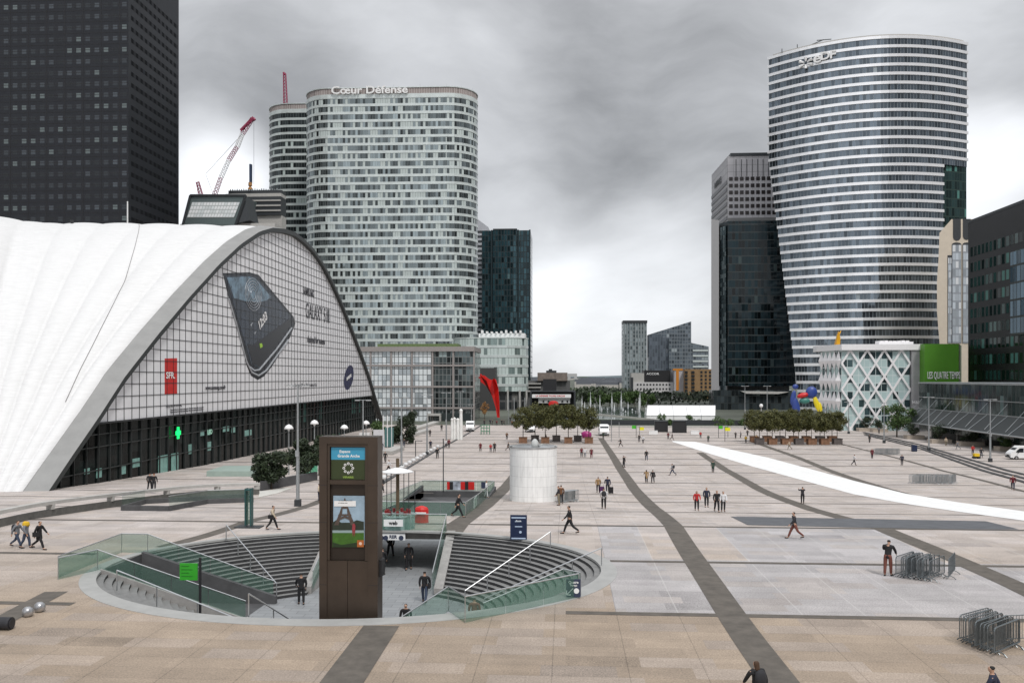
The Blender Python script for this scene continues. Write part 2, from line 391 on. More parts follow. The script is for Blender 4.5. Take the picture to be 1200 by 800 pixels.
for a in angs:
    c, s = math.cos(a), math.sin(a)
    t = min([q for q in (((RX1-EC[0])/c) if c > 1e-9 else 1e9, ((RX0-EC[0])/c) if c < -1e-9 else 1e9, ((RY1-EC[1])/s) if s > 1e-9 else 1e9, ((RY0-EC[1])/s) if s < -1e-9 else 1e9)])
    te = 1/math.sqrt((c/EA)**2+(s/EB)**2)
    ri.append(len(g.v)); g.v.append((EC[0]+c*t, EC[1]+s*t, 0)); ei.append(len(g.v)); g.v.append((EC[0]+c*te, EC[1]+s*te, 0))
for k in range(len(angs)):
    n_ = (k+1) % len(angs); g.f.append([ei[k], ri[k], ri[n_], ei[n_]]); g.uv.append(None); g.mi.append(0)
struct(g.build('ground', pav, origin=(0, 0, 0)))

# dark paving bands etc: sheets that follow the ground
def resample(pts, step):
    out = [pts[0]]
    for a, b in zip(pts, pts[1:]):
        n = max(1, int((Vector(b)-Vector(a)).length/step))
        for k in range(1, n+1): out.append(tuple(Vector(a).lerp(Vector(b), k/n)))
    return out
def smooth2(pts, it=2):
    for _ in range(it):
        q = [pts[0]]
        for a, b in zip(pts, pts[1:]):
            a, b = Vector(a), Vector(b); q += [tuple(a.lerp(b, .25)), tuple(a.lerp(b, .75))]
        q.append(pts[-1]); pts = q
    return pts
def band(name, px, w_, m, lift=.014, cut=None):
    pts = [G(*p).xy for p in px]; pts = smooth2([tuple(p) for p in pts]); pts = resample(pts, .4)
    mb = MB(); L = []
    for k, p in enumerate(pts):
        a = Vector(pts[max(0, k-1)]); b = Vector(pts[min(len(pts)-1, k+1)]); d = (b-a).normalized(); n_ = Vector((-d.y, d.x))
        l, r = Vector(p)+n_*w_/2, Vector(p)-n_*w_/2
        L.append((l, r))
    for (l0, r0), (l1, r1) in zip(L, L[1:]):
        mb.add([(q.x, q.y, zg(q.y)+lift) for q in (r0, r1, l1, l0)], [(0, 1, 2, 3)])
    return struct(mb.build(name, m, origin=(0, 0, 0)))
dband = mat('dark_granite_band', (.105, .092, .078), .8, 0, .3, 1.2, .2)
band('paving_band', [(915, 800), (867, 735), (832, 682), (800, 635), (777, 604), (752, 583), (735, 560), (717, 532), (704, 513)], 1.32, dband)
band('paving_band', [(1290, 735), (1200, 690), (1150, 668), (1090, 642), (1040, 622), (985, 606), (935, 591), (905, 580), (880, 567), (850, 550), (820, 530)], 1.35, dband)
band('paving_band', [(345, 880), (400, 800), (447, 733)], 1.5, dband)
band('paving_band', [(528, 625), (560, 598), (592, 572), (612, 545), (622, 520)], 1.5, dband)
band('paving_band', [(-60, 765), (0, 728), (66, 693)], 1.1, dband)
band('paving_band', [(190, 641), (262, 622), (330, 602), (378, 586), (420, 566)], 1.0, dband)
band('paving_band', [(884, 518), (925, 532), (960, 546), (1000, 561), (1030, 570), (1085, 585), (1150, 597)], 1.3, dband, .014)
band('paving_band', [(985, 520), (1030, 531), (1090, 547), (1150, 562), (1230, 582)], .8, dband, .018)
for yy, w_ in ((717, .5), (656, .48), (615, .45)):
    Y = G(640, yy).y
    mb = MB()
    for xa, xb in ((-60, 60),):
        xsn = [xa+k*2.5 for k in range(int((xb-xa)/2.5)+1)]
        for x0, x1 in zip(xsn, xsn[1:]):
            xm = (x0+x1)/2
            if ((xm-EC[0])/(EA+1.3))**2+((Y-EC[1])/(EB+.5))**2 < 1: continue
            mb.add([(x0, Y-w_/2, zg(Y)+.012), (x1, Y-w_/2, zg(Y)+.012), (x1, Y+w_/2, zg(Y)+.012), (x0, Y+w_/2, zg(Y)+.012)], [(0, 1, 2, 3)])
    struct(mb.build('paving_band', dband, origin=(0, 0, 0)))
thin = mat('dark_joint_band', (.13, .115, .10), .85, 0, .2, 1)
for yy in (599.5, 588, 579.5, 565.5, 553, 544.5, 537.5, 531, 525.5, 520.5, 516, 512.5, 509.5, 506.5):
    Y = G(760, yy).y; mb = MB(); w_ = .40+(Y-60)*.0055
    x = -62.0
    while x < 110:
        if not (PX0-.2 < x+2 < PX1+2 and PY0-1 < Y < PY1+1):
            mb.add([(x, Y-w_/2, zg(Y-w_/2)+.008), (x+4, Y-w_/2, zg(Y-w_/2)+.008), (x+4, Y+w_/2, zg(Y+w_/2)+.008), (x, Y+w_/2, zg(Y+w_/2)+.008)], [(0, 1, 2, 3)])
        x += 4
    struct(mb.build('paving_joint', thin, origin=(0, 0, 0)))
# white painted path and dark slab
wpm = mat('white_painted_path', (.80, .80, .79), .6, 0, .07, 1.3, .2)
topE = [(788, 516.5), (815, 517.5), (900, 536), (1000, 563), (1060, 578), (1120, 588), (1200, 599), (1300, 610)]
botE = [(788, 517.5), (830, 531), (880, 546), (1000, 579), (1060, 590), (1120, 599), (1200, 610), (1300, 622)]
def strip2(name, A, B, m, lift, n=160):
    def samp(P, t):
        k = t*(len(P)-1); i = min(int(k), len(P)-2); f = k-i
        return (P[i][0]+(P[i+1][0]-P[i][0])*f, P[i][1]+(P[i+1][1]-P[i][1])*f)
    mb = MB(); rows = []
    for k in range(n+1):
        a, b = G(*samp(A, k/n)), G(*samp(B, k/n)); rows.append([a.lerp(b, j/4) for j in range(5)])
    for r0, r1 in zip(rows, rows[1:]):
        for j in range(4):
            mb.add([(q.x, q.y, zg(q.y)+lift) for q in (r0[j], r0[j+1], r1[j+1], r1[j])], [(0, 1, 2, 3)])
    return struct(mb.build(name, m, origin=(0, 0, 0)))
strip2('white_path', topE, botE, wpm, .024)
strip2('dark_slab_panel', [(856, 605), (1155, 610.5)], [(876, 615), (1200, 622)], mat('blue_grey_slabs', (.10, .105, .115), .8, 0, .2, 1), .02)
# three shallow dark steps running along the right side
for k in range(3):
    A = [(1012+k*1, 506.5+k*1.6), (1080, 521.5+k*2.2), (1200, 556+k*4.5), (1260, 572+k*5.5)]
    pts = [G(*p) for p in A]; mb = MB()
    pts = [Vector(p) for p in resample([tuple(p) for p in pts], 3)]
    for a, b in zip(pts, pts[1:]):
        for (l0, w0, h0) in ((0, .55, .0),):
            d = (b-a).normalized(); n_ = Vector((-d.y, d.x, 0))
            A0, B0 = a+n_*.3, b+n_*.3; A1, B1 = a-n_*.3, b-n_*.3
            vs = [(q.x, q.y, zg(q.y)+z_) for q in (A1, B1, B0, A0) for z_ in (.01,)]
            vs += [(q.x, q.y, zg(q.y)+.13) for q in (A1, B1, B0, A0)]
            mb.add(vs, [(0, 1, 5, 4), (1, 2, 6, 5), (2, 3, 7, 6), (3, 0, 4, 7), (4, 5, 6, 7)])
    struct(mb.build('step', mat('dark_step_stone', (.06, .06, .062), .8, 0, .2, 2), origin=(0, 0, 0)))

# ------------------------------------------------------------------ sunken stairwell
FZ = -2.8; NS = 17; RZ = -FZ/NS
def ell(k, a):
    return Vector((SC_[0]+(SA-.41*k)*math.cos(a), SC_[1]+(SB-.33*k)*math.sin(a)))
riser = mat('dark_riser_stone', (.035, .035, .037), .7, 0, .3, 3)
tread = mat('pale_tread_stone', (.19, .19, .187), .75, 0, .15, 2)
kerb = mat('pale_kerb_stone', (.34, .34, .33), .7, 0, .1, 1)
GAP0, GAP1 = 44.3, 48.7      # escalator gap on the left
def xe(k, Y): return SC_[0]-(SA-.41*k)*math.sqrt(max(0, 1-((Y-SC_[1])/(SB-.33*k))**2))
def fan(ranges_fn, n=40):
    mb = MB()
    for k in range(NS):
        z0, z1 = -RZ*k, -RZ*(k+1)
        r0, r1 = ranges_fn(k), ranges_fn(k+1)
        for i in range(n):
            a0, a1 = r0[0]+(r0[1]-r0[0])*i/n, r0[0]+(r0[1]-r0[0])*(i+1)/n
            b0, b1 = r1[0]+(r1[1]-r1[0])*i/n, r1[0]+(r1[1]-r1[0])*(i+1)/n
            p0, p1, q0, q1 = ell(k, a0), ell(k, a1), ell(k+1, b0), ell(k+1, b1)
            mb.add([(*p0, z0), (*p1, z0), (*p1, z1), (*p0, z1)], [(0, 1, 2, 3)], None, 0)
            if k < NS-1: mb.add([(*p0, z1), (*p1, z1), (*q1, z1), (*q0, z1)], [(0, 1, 2, 3)], None, 1)
    return mb
def ax(k, X): return math.acos(max(-1, min(1, (X-SC_[0])/(SA-.41*k))))
def ay(k, Y): return math.asin(max(-1, min(1, (Y-SC_[1])/(SB-.33*k))))
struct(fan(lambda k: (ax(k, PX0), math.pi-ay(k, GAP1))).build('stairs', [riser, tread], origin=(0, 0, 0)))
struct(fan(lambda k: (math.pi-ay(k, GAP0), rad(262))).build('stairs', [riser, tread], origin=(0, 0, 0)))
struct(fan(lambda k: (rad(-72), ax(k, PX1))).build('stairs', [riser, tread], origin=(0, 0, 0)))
mb = MB()   # kerb ring
for i in range(160):
    a0, a1 = 2*math.pi*i/160, 2*math.pi*(i+1)/160
    o0, o1 = (EC[0]+(EA+.05)*math.cos(a0), EC[1]+(EB+.05)*math.sin(a0)), (EC[0]+(EA+.05)*math.cos(a1), EC[1]+(EB+.05)*math.sin(a1))
    i0, i1 = ell(.12, a0), ell(.12, a1)
    mb.add([(*o0, .02), (*o1, .02), (*i1, .02), (*i0, .02)], [(0, 1, 2, 3)])
    mb.add([(*i0, .02), (*i1, .02), (*i1, -.10), (*i0, -.10)], [(0, 1, 2, 3)])
    mb.add([(*o1, .02), (*o0, .02), (*o0, -.1), (*o1, -.1)], [(0, 1, 2, 3)])
struct(mb.build('kerb', kerb, origin=(0, 0, 0)))
mb = MB()   # retaining walls
def wallq(p, q, z0, z1, m=0): mb.add([(p[0], p[1], z0), (q[0], q[1], z0), (q[0], q[1], z1), (p[0], p[1], z1)], [(0, 1, 2, 3)], None, m)
for i in range(24):
    a0, a1 = rad(262)+(rad(288)-rad(262))*i/24, rad(262)+(rad(288)-rad(262))*(i+1)/24
    wallq(ell(0, a0), ell(0, a1), FZ, 0)
for aa in (rad(262), rad(288)): wallq(ell(0, aa), ell(NS, aa), FZ, -RZ*NS+.02)
mb.bb(-25.2, xe(0, GAP1)+.05, GAP0, GAP1, FZ, .0) if False else None
mb.add([(xe(0, GAP0)+.02, GAP0, FZ), (xe(0, GAP1)+.02, GAP1, FZ), (xe(0, GAP1)+.02, GAP1, 0), (xe(0, GAP0)+.02, GAP0, 0)], [(0, 1, 2, 3)])
mb.add([(xe(0, GAP0), GAP0, FZ+.01), (xe(NS, GAP0), GAP0, FZ+.01), (xe(NS, GAP1), GAP1, FZ+.01), (xe(0, GAP1), GAP1, FZ+.01)], [(0, 1, 2, 3)])
struct(mb.build('retaining_wall', dconc, origin=(0, 0, 0)))
# sloping cheek walls along the cut ends of the stairs
def cheek(name, top, bot, th, m, z0=.12, extra=0):
    top, bot = Vector(top), Vector(bot); d = (bot-top).normalized(); n_ = Vector((-d.y, d.x))*th/2
    mb = MB(); P = [top-n_, bot-n_, bot+n_, top+n_]
    zt = [z0, FZ+.45, FZ+.45, z0]
    mb.add([(p.x, p.y, FZ) for p in P]+[(p.x, p.y, z_) for p, z_ in zip(P, zt)], [(0, 3, 2, 1), (4, 5, 6, 7), (0, 1, 5, 4), (1, 2, 6, 5), (2, 3, 7, 6), (3, 0, 4, 7)])
    return mb.build(name, m)
def lab(o, l, c, g=None): return tag(o, l, c, g)
stonem = mat('cheek_stone', (.30, .29, .28), .8, 0, .2, 2)
lab(cheek('stair_wall', (xe(0, GAP1), GAP1), (xe(NS, GAP1)+.6, GAP1), .3, dconc), 'dark stone wall sloping down beside the left stairs below the green sign', 'wall')
lab(cheek('stair_wall', (xe(0, GAP0), GAP0), (xe(NS, GAP0)+.4, GAP0), .22, stonem, .1), 'sloping stone cheek wall between the dark gap and the few near left steps', 'wall')
lab(cheek('stair_wall', (PX0-.1, 56.6), (PX0-.1, 51.0), .5, stonem, .1), 'pale sloping cheek wall of the left stairs, behind the brown pylon', 'wall')
lab(cheek('stair_wall', (PX1+.25, 56.8), (PX1+.25, 51.0), .55, stonem, .1), 'pale sloping cheek wall at the left end of the right stairs', 'wall')
# lower floor
m_, nt_, b_ = new_mat('lower_floor_tiles')
tcn = N(nt_, 'ShaderNodeTexCoord'); br = N(nt_, 'ShaderNodeTexBrick', i_Scale=.45)
br.inputs['Color1'].default_value = (.28, .29, .30, 1); br.inputs['Color2'].default_value = (.23, .24, .25, 1); br.inputs['Mortar'].default_value = (.15, .15, .15, 1)
br.inputs['Mortar Size'].default_value = .008
nt_.links.new(tcn.outputs['Object'], br.inputs['Vector']); nt_.links.new(br.outputs[0], b_.inputs['Base Color']); b_.inputs['Roughness'].default_value = .55
mb = MB(); mb.add([(-26, 35, FZ), (3, 35, FZ), (3, 58, FZ), (-26, 58, FZ)], [(0, 1, 2, 3)]); mb.add([(PX0-3, 58, FZ), (PX1+3, 58, FZ), (PX1+3, 69, FZ), (PX0-3, 69, FZ)], [(0, 1, 2, 3)])
struct(mb.build('lower_floor', m_, origin=(0, 0, 0)))
mb = MB(); mb.add([(PX0-.3, 69, FZ), (PX1+.3, 69, FZ), (PX1+.3, PY1+.3, FZ), (PX0-.3, PY1+.3, FZ)], [(0, 1, 2, 3)]); struct(mb.build('pit_floor', dconc, origin=(0, 0, 0)))
# hall walls, pit walls, slab edge
mb = MB()
mb.bb(PX0-3.0, PX0-2.7, 57, 66.5, FZ, -.6); mb.bb(PX1+2.7, PX1+3.0, 57, 66.5, FZ, -.6)
mb.bb(PX0-.3, PX0, PY0, PY1, FZ, -1.55+.0); mb.bb(PX1, PX1+.3, PY0, PY1, FZ, -1.6)
mb.bb(PX0-.3, PX1+.3, PY1, PY1+.3, FZ, zg(PY1)-.05)
struct(mb.build('pit_wall', dconc, origin=(0, 0, 0)))
mb = MB()   # side walls up to the sloping ground
for X in (PX0, PX1):
    ysl = [PY0, 76, 84, PY1]
    for y0, y1 in zip(ysl, ysl[1:]): mb.add([(X, y0, FZ), (X, y1, FZ), (X, y1, zg(y1)), (X, y0, zg(y0))], [(0, 1, 2, 3)])
struct(mb.build('pit_wall', dconc, origin=(0, 0, 0)))
mb = MB(); mb.extr([(PX0-3, y_, z_) for y_, z_ in ((57.27, -.04), (60, -.04), (66.4, zg(66.4)-.04), (66.4, -1.0), (57.27, -.6))], (PX1-PX0+6, 0, 0))
struct(mb.build('hall_roof_slab', mat('slab_edge', (.16, .15, .14), .8, 0, .2, 2), origin=(0, 0, 0)))

# lower land beyond the plaza
tm_ = mat('dull_green_grey_land', (.085, .095, .075), .95, 0, .4, .02)
mb = MB(); mb.add([(-6000, 262, -4.57), (6000, 262, -4.57), (6000, 9000, -4.57), (-6000, 9000, -4.57)], [(0, 1, 2, 3)]); struct(mb.build('terrain', tm_, origin=(0, 0, 0)))
# ------------------------------------------------------------------ CNIT style triangular vault hall
def interp(tab, x):
    for (a, b), (c, d) in zip(tab, tab[1:]):
        if x <= c: return b+(d-b)*max(0, (x-a))/(c-a)
    return tab[-1][1]
PT = [(0, 39.2), (6, 38.8), (13, 37.8), (20, 35.9), (29, 32.2), (38, 27.6), (49, 21.2), (58.5, 15.3), (67, 9.7), (73, 4.9), (79, .4), (84, -3.5), (88, -7)]
YC0 = 171.5; XF = -56.0
shellm, nts, bs = new_mat('white_shell_membrane')
tcn = N(nts, 'ShaderNodeTexCoord'); mpn = N(nts, 'ShaderNodeMapping'); mpn.inputs['Scale'].default_value = (.5, .5, 5.0)
n_a = N(nts, 'ShaderNodeTexNoise', i_Scale=1.2, i_Detail=7.0, i_Roughness=.7); nts.links.new(tcn.outputs['Object'], mpn.inputs[0]); nts.links.new(mpn.outputs[0], n_a.inputs['Vector'])
mrn = N(nts, 'ShaderNodeMapRange'); mrn.inputs[1].default_value = .3; mrn.inputs[2].default_value = .7; nts.links.new(n_a.outputs[0], mrn.inputs[0])
n_b = N(nts, 'ShaderNodeTexNoise', i_Scale=.09, i_Detail=4.0); nts.links.new(tcn.outputs['Object'], n_b.inputs['Vector'])
cA = mixc(nts, mrn.outputs[0], (.54, .54, .535), (.74, .74, .74)); cB = mixc(nts, n_b.outputs[0], cA, (.68, .68, .68))
nts.links.new(cB, bs.inputs['Base Color']); bs.inputs['Roughness'].default_value = .6
bpn = N(nts, 'ShaderNodeBump', i_Strength=.35, i_Distance=.12); nts.links.new(n_a.outputs[0], bpn.inputs['Height']); nts.links.new(bpn.outputs[0], bs.inputs['Normal'])
hall = thing('exhibition_hall', 'huge white shell roofed hall with a gridded arched front carrying a phone advert', 'building', (XF, YC0, -4))
F1, F2, F3 = Vector((-57.8, 86.5)), Vector((-57.8, 256.5)), Vector((-206, 171.5))
CEN = (F1+F2+F3)/3
# normalised profile used by all arches: tau from foot (0) to ridge (1)
def prof(tau): return interp(PT, (1-tau)*84)
NF = 11
def sector(F, Aa, Ab, so=0.):
    n, m = 132, 48; vs = []; 
    for i in range(n+1):
        s = i/n
        R_ = Aa.lerp(CEN, s*2) if s < .5 else CEN.lerp(Ab, s*2-1)
        da = (Aa-F); db = (Ab-F)
        side = (Ab-Aa).normalized()
        B = F+side*((s-so)*9.0)
        fl = abs(math.sin(math.pi*NF*s))
        for j in range(m+1):
            t = j/m
            p = B.lerp(R_, t)
            amp = (.2+.85*math.sin(math.pi*min(1, t*.97))**.8)*(1-.85*t**2)
            z = prof(t)+.9+amp*(fl**.75-.15)+1.2*t*math.sin(math.pi*s)
            vs.append((p.x, p.y, z))
    fs = [(i*(m+1)+j, (i+1)*(m+1)+j, (i+1)*(m+1)+j+1, i*(m+1)+j+1) for i in range(n) for j in range(m)]
    return vs, fs
A12, A23, A31 = (F1+F2)/2, (F2+F3)/2, (F3+F1)/2
mb = MB()
for F, a, b, so in ((F1, A12, A31, 0.), (F3, A31, A23, .5), (F2, A23, A12, 1.)): mb.add(*sector(F, a, b, so))
mb.build('shell_roof', shellm, hall, smooth=True)
# concrete rim with overhang
rimc = mat('rim_concrete', (.26, .26, .255), .7, 0, .10, .4, .05)
rimd = mat('dark_rim_edge', (.03, .035, .035), .5, 0, .1)
def arch_pts(X, dz=0, k=1.0, n=90):
    return [(X, YC0+84.5*k*(2*i/n-1), prof(1-abs(2*i/n-1))+dz) for i in range(n+1)]
mb = MB()
def lathe_strip(A, B, mi=0):
    b0 = len(mb.v); n = len(A)
    mb.add(A+B, [(i, i+1, n+i+1, n+i) for i in range(n-1)], None, mi)
P0 = arch_pts(-57.9, 1.2); P1 = arch_pts(-56.6, 1.0); P2 = arch_pts(-55.3, .75); P3 = arch_pts(-55.3, -.05); P4 = arch_pts(-56.3, -.25)
for a, b, mi in ((P0, P1, 0), (P1, P2, 0), (P2, P3, 1), (P3, P4, 1)): lathe_strip(a, b, mi)
mb.build('roof_rim', [rimc, rimd], hall, smooth=False)
# three glazed fronts: only the plaza one is detailed
ZW = 4.8
mb = MB(); mg = MB()
YW = [v[1] for v in arch_pts(0)]
ynear = YC0-84*(1-0)
def yh(z):   # |dy| where the arch is at height z
    lo, hi = 0, 88
    for _ in range(40):
        m = (lo+hi)/2
        if interp(PT, m) > z: lo = m
        else: hi = m
    return lo
pts = [(XF, YC0-yh(ZW), ZW), (XF, YC0+yh(ZW), ZW)]
arc = [p for p in arch_pts(XF, .2, n=120) if p[2] > ZW+.3]
mb.add(pts+arc[::-1], [tuple(range(len(pts)+len(arc)))])
adw = mat('white_film_panels', (.80, .80, .82), .35, 0, .06, .2)
mb.build('white_panel_front', adw, hall)
gm = pane_mat('hall_dark_glazing', (.006, .009, .009), (.03, .08, .07), .12, (.02, .02, .02), .05, .0, .0, .15, .02, .6, .12)
mg.add([(XF-.6, YC0-86, -8), (XF-.6, YC0+86, -8), (XF-.6, YC0+yh(ZW), ZW), (XF-.6, YC0-yh(ZW), ZW)], [(0, 1, 2, 3)], [[(0, 0), (86, 0), (80, 3), (6, 3)]])
mg.build('lower_glazing', gm, hall)
mb = MB(); barw = mat('dark_mullion', (.03, .032, .034), .5, .2, .1)
yy = YC0-84
k = 0
while yy < YC0+84:
    zt = prof(1-abs(yy-YC0)/84)
    if zt > -4: mb.bb(XF-.05, XF+.06, yy-.038, yy+.038, max(ZW, -5), zt) if zt > ZW else None
    yy += 1.95
z = ZW+1.55
while z < 38.5:
    d = yh(z); mb.bb(XF-.04, XF+.06, YC0-d, YC0+d, z-.036, z+.036); z += 1.55
mb.bb(XF-.7, XF+.22, YC0-yh(ZW), YC0+yh(ZW), ZW-.12, ZW+.1)
mb.build('mullion_grid', barw, hall)
mb = MB(); yy = YC0-82
gmul = mat('grey_mullion', (.035, .04, .04), .5, .3, .1)
while yy < YC0+84:
    zt = min(ZW, prof(1-abs(yy-YC0)/84))
    if zt > -3.5: mb.bb(XF-.62, XF-.35, yy-.06, yy+.06, -7, zt)
    yy += 2.6
for z in (1.9, -.9, 3.4): d = yh(z); mb.bb(XF-.62, XF-.42, YC0-d, YC0+d, z-.07, z+.07)
mb.build('lower_mullions', gmul, hall)
# pale panels on the glazing, room light put into their colour
mb = MB()
lit = mat('room_light_tint', (.20, .38, .34), .4, 0, .3, 1.5)
for (x0, x1, y0, y1) in ((290, 298, 503, 511), (246, 250, 503, 510), (237, 243, 504, 511), (265, 272, 499, 506), (275, 279, 500, 507), (205, 213, 530, 552), (190, 202, 532, 556), (160, 168, 536, 548), (146, 152, 545, 556), (118, 124, 548, 560), (104, 110, 548, 556), (225, 229, 520, 532), (247, 251, 517, 528)):
    a, b = atX(x0, y1, XF+0.0), atX(x1, y0, XF+0.0)
    mb = MB(); mb.bb(XF-.57, XF-.5, a.y, b.y, min(a.z, b.z), max(a.z, b.z)); mb.build('painted_room_light', lit, hall)
mb = MB(); c_ = atX(209, 507, XF+.1)
for d1, d2 in ((.3, .85), (1.05, .3)): mb.bb(XF+.02, XF+.12, c_.y-d1, c_.y+d1, c_.z-d2, c_.z+d2) if d1 < 1 else mb.bb(XF+.03, XF+.13, c_.y-d1*.7, c_.y+d1*.7, c_.z-.3, c_.z+.3)
grn = mat('green_lit_cross', (.0, .5, .1), .4, 0, 0, emit=(0, .9, .15), es=1.2)
tag(mb.build('pharmacy_cross', grn), 'small glowing green cross hanging in the dark glazing of the white hall', 'sign')
# advert pieces printed on the front (children of the hall)
def adq(pxs, X, m, name, par=hall):
    P = [atX(x, y, X) for x, y in pxs]; b = MB(); b.extr(P, (.012, 0, 0)); return b.build(name, m, par)
phone = adq([(261, 320), (292, 319), (303, 322), (344, 371), (346, 379), (340, 395), (318, 430), (309, 441), (302, 445), (294, 440), (289, 428), (268, 350)], XF+.01, mat('phone_dark_body', (.012, .014, .02), .3, 0, .3, .3), 'advert_phone')
adq([(264, 323), (291, 322), (301, 325), (341, 371), (337, 384), (305, 432), (294, 426)], XF+.03, mat('phone_screen_blue', (.018, .027, .045), .25, 0, .6, .25), 'phone_screen', phone)
adq([(266, 325), (291, 324), (299, 326), (318, 348), (312, 352), (302, 354), (288, 353), (274, 349)], XF+.05, mat('phone_screen_sky', (.12, .19, .25), .25, 0, .75, .5), 'phone_picture', phone)
adq([(290, 403), (297, 404), (341, 372), (338, 384), (306, 430), (296, 426)], XF+.05, mat('phone_screen_black', (.010, .010, .014), .3, 0, .3), 'phone_picture', phone)
adq([(304, 402.5), (307, 402), (308, 406), (305, 408)], XF+.08, mat('lime', (.35, .6, .05), .4, 0, .1), 'phone_icon', phone)
silv = mat('silver_edge', (.45, .47, .5), .3, .3, .2)
for ln in ([(268, 350), (277, 380), (289, 424), (295, 436), (303, 440), (312, 434), (338, 398)], [(293, 430), (298, 434), (304, 433), (325, 408), (342, 384)]):
    P = [atX(x, y, XF+.10) for x, y in ln]; b = MB(); b.path(P, .16, 5); b.build('phone_edge', silv, phone)
tx = mat('advert_dark_lettering', (.05, .05, .06), .5, 0, .1); txw = mat('white_lettering', (.8, .8, .8), .5, 0, 0)
d_ = Vector((0, 1, 0)); u_ = Vector((0, 0, 1))
def ft(txt, x, y, hpx, m=tx, par=hall, xd=d_, yd=u_, X=XF+.09, bold=0, sx=1, X2=None):
    p = atX(x, y, X); sz = hpx/1000*p.y*1.35
    return text_mesh(txt, sz, p, xd, yd, m, par, 'lettering', .03, 'CENTER', bold, sx)
pc = atX(306, 378, XF+.12)
ft('12:03', 308, 376, 11, txw, phone, Vector((0, .86, .5)), Vector((0, -.5, .86)), XF+.10, .06)
for x, y, rr in ((296, 383, 5), (300, 392, 4)):
    c = atX(x, y, XF+.1)
    b = MB(); b.path([(c.x, c.y+rr*.14*math.cos(t), c.z+rr*.14*math.sin(t)+0) for t in [rad(q) for q in range(80, 200, 20)]], .06, 4); b.build('phone_arc', silv, phone)
rr_ = atX(297, 345, XF+.1)
for q in range(5):
    b = MB(); b.path([(rr_.x, rr_.y+(1.2+q*.7)*math.cos(t), rr_.z+(.9+q*.5)*math.sin(t)) for t in [rad(z_) for z_ in range(0, 361, 24)]], .05, 4); b.build('phone_ripple', silv, phone)
ft('SAMSUNG', 362, 343, 9, tx, sx=.8, bold=.03); ft('GALAXY S III', 373, 368, 18, tx, sx=.72, bold=.0); ft('designed for humans', 371, 399, 8, tx, sx=.8, bold=.04)
ft('www.samsung.com/fr', 253, 454, 5, tx, bold=.02); ft('En vente le 29 mai . Prise en main au Cnit', 359, 451, 4, tx, sx=.95)
red = adq([(193, 420), (207.5, 419.5), (207.5, 461), (193, 462)], XF+.01, redm, 'red_advert_panel')
ft('SFR.', 200, 440, 8, txw, red, bold=.02, sx=1.25)
c = atX(409, 442, XF+.05); b = MB(); b.extr([(XF+.02, c.y+5.0*math.cos(t), c.z+3.0*math.sin(t)+1.1*math.cos(t)) for t in [rad(k*15) for k in range(24)]], (.02, 0, 0)); lg = b.build('advert_logo_oval', mat('logo_navy', (.012, .014, .07), .4, 0, .05), hall)
ft('SAMSUNG', 409, 442, 3.6, txw, lg, Vector((0, .97, .22)), Vector((0, -.22, .97)), XF+.08, .05)
for q, (w_, yy) in enumerate(((24, 475.5), (56, 479), (56, 482))):
    ft('Samsung Galaxy S III  DAS 0,34 W/kg' if q == 0 else 'Disponible dans les boutiques participantes. Photo non contractuelle, ecran simule.', 192+w_/2, yy-.5*q, 2.0, tx)
ft('LED', 246, 506, 6, mat('pale_green_letters', (.35, .55, .45), .5, 0, 0, emit=(.4, .8, .6), es=.3), hall, X=XF-.3)
# maintenance cables on the shell
cab = mat('dark_cable', (.10, .09, .09), .6, 0, 0)
def on_shell(s, t):
    side = (A31-A12).normalized(); R_ = A12.lerp(CEN, s*2) if s < .5 else CEN.lerp(A31, s*2-1)
    p = (F1+side*(s*9.0)).lerp(R_, t); fl = abs(math.sin(math.pi*NF*s)); amp = (.2+.85*math.sin(math.pi*min(1, t*.97))**.8)*(1-.85*t**2)
    return Vector((p.x, p.y, prof(t)+.9+amp*(fl**.75-.15)+1.2*t*math.sin(math.pi*s)+.05))
for s0, s1 in ((.10, .30),):
    b = MB(); b.path([on_shell(s0+(s1-s0)*k/40, .15+.78*k/40) for k in range(41)], .035, 4); b.build('roof_cable', cab, hall)
p = on_shell(.43, .82); b = MB(); b.box(p+Vector((0, 0, .3)), (.5, .5, .6)); b.build('roof_vent', black, hall)

# ------------------------------------------------------------------ tower helpers
def rect(c, w, d, a=0):
    M = Matrix.Rotation(a, 2); return [tuple(Vector(c)+M @ Vector(q)) for q in ((-w/2, -d/2), (w/2, -d/2), (w/2, d/2), (-w/2, d/2))]
def stadium(c, w, d, n=12, a=0):
    r = d/2; M = Matrix.Rotation(a, 2); P = []
    for k in range(n+1): t = -math.pi/2+math.pi*k/n; P.append((w/2-r+r*math.cos(t), r*math.sin(t)))
    for k in range(n+1): t = math.pi/2+math.pi*k/n; P.append((-w/2+r+r*math.cos(t), r*math.sin(t)))
    # subdivide the straight front
    Q = []
    for k in range(len(P)):
        p, q = P[k], P[(k+1) % len(P)]; L = math.hypot(q[0]-p[0], q[1]-p[1]); m = max(1, round(L/6))
        for j in range(m): Q.append((p[0]+(q[0]-p[0])*j/m, p[1]+(q[1]-p[1])*j/m))
    return [tuple(Vector(c)+M @ Vector(q)) for q in Q]
def grow(poly, d):
    n = len(poly); out = []
    for k in range(n):
        a, b, c = Vector(poly[k-1]), Vector(poly[k]), Vector(poly[(k+1) % n])
        n1 = Vector(((b-a).y, -(b-a).x)).normalized(); n2 = Vector(((c-b).y, -(c-b).x)).normalized(); m = (n1+n2)
        m.normalize(); out.append(tuple(b+m*d/max(.4, m.dot(n1))))
    return out
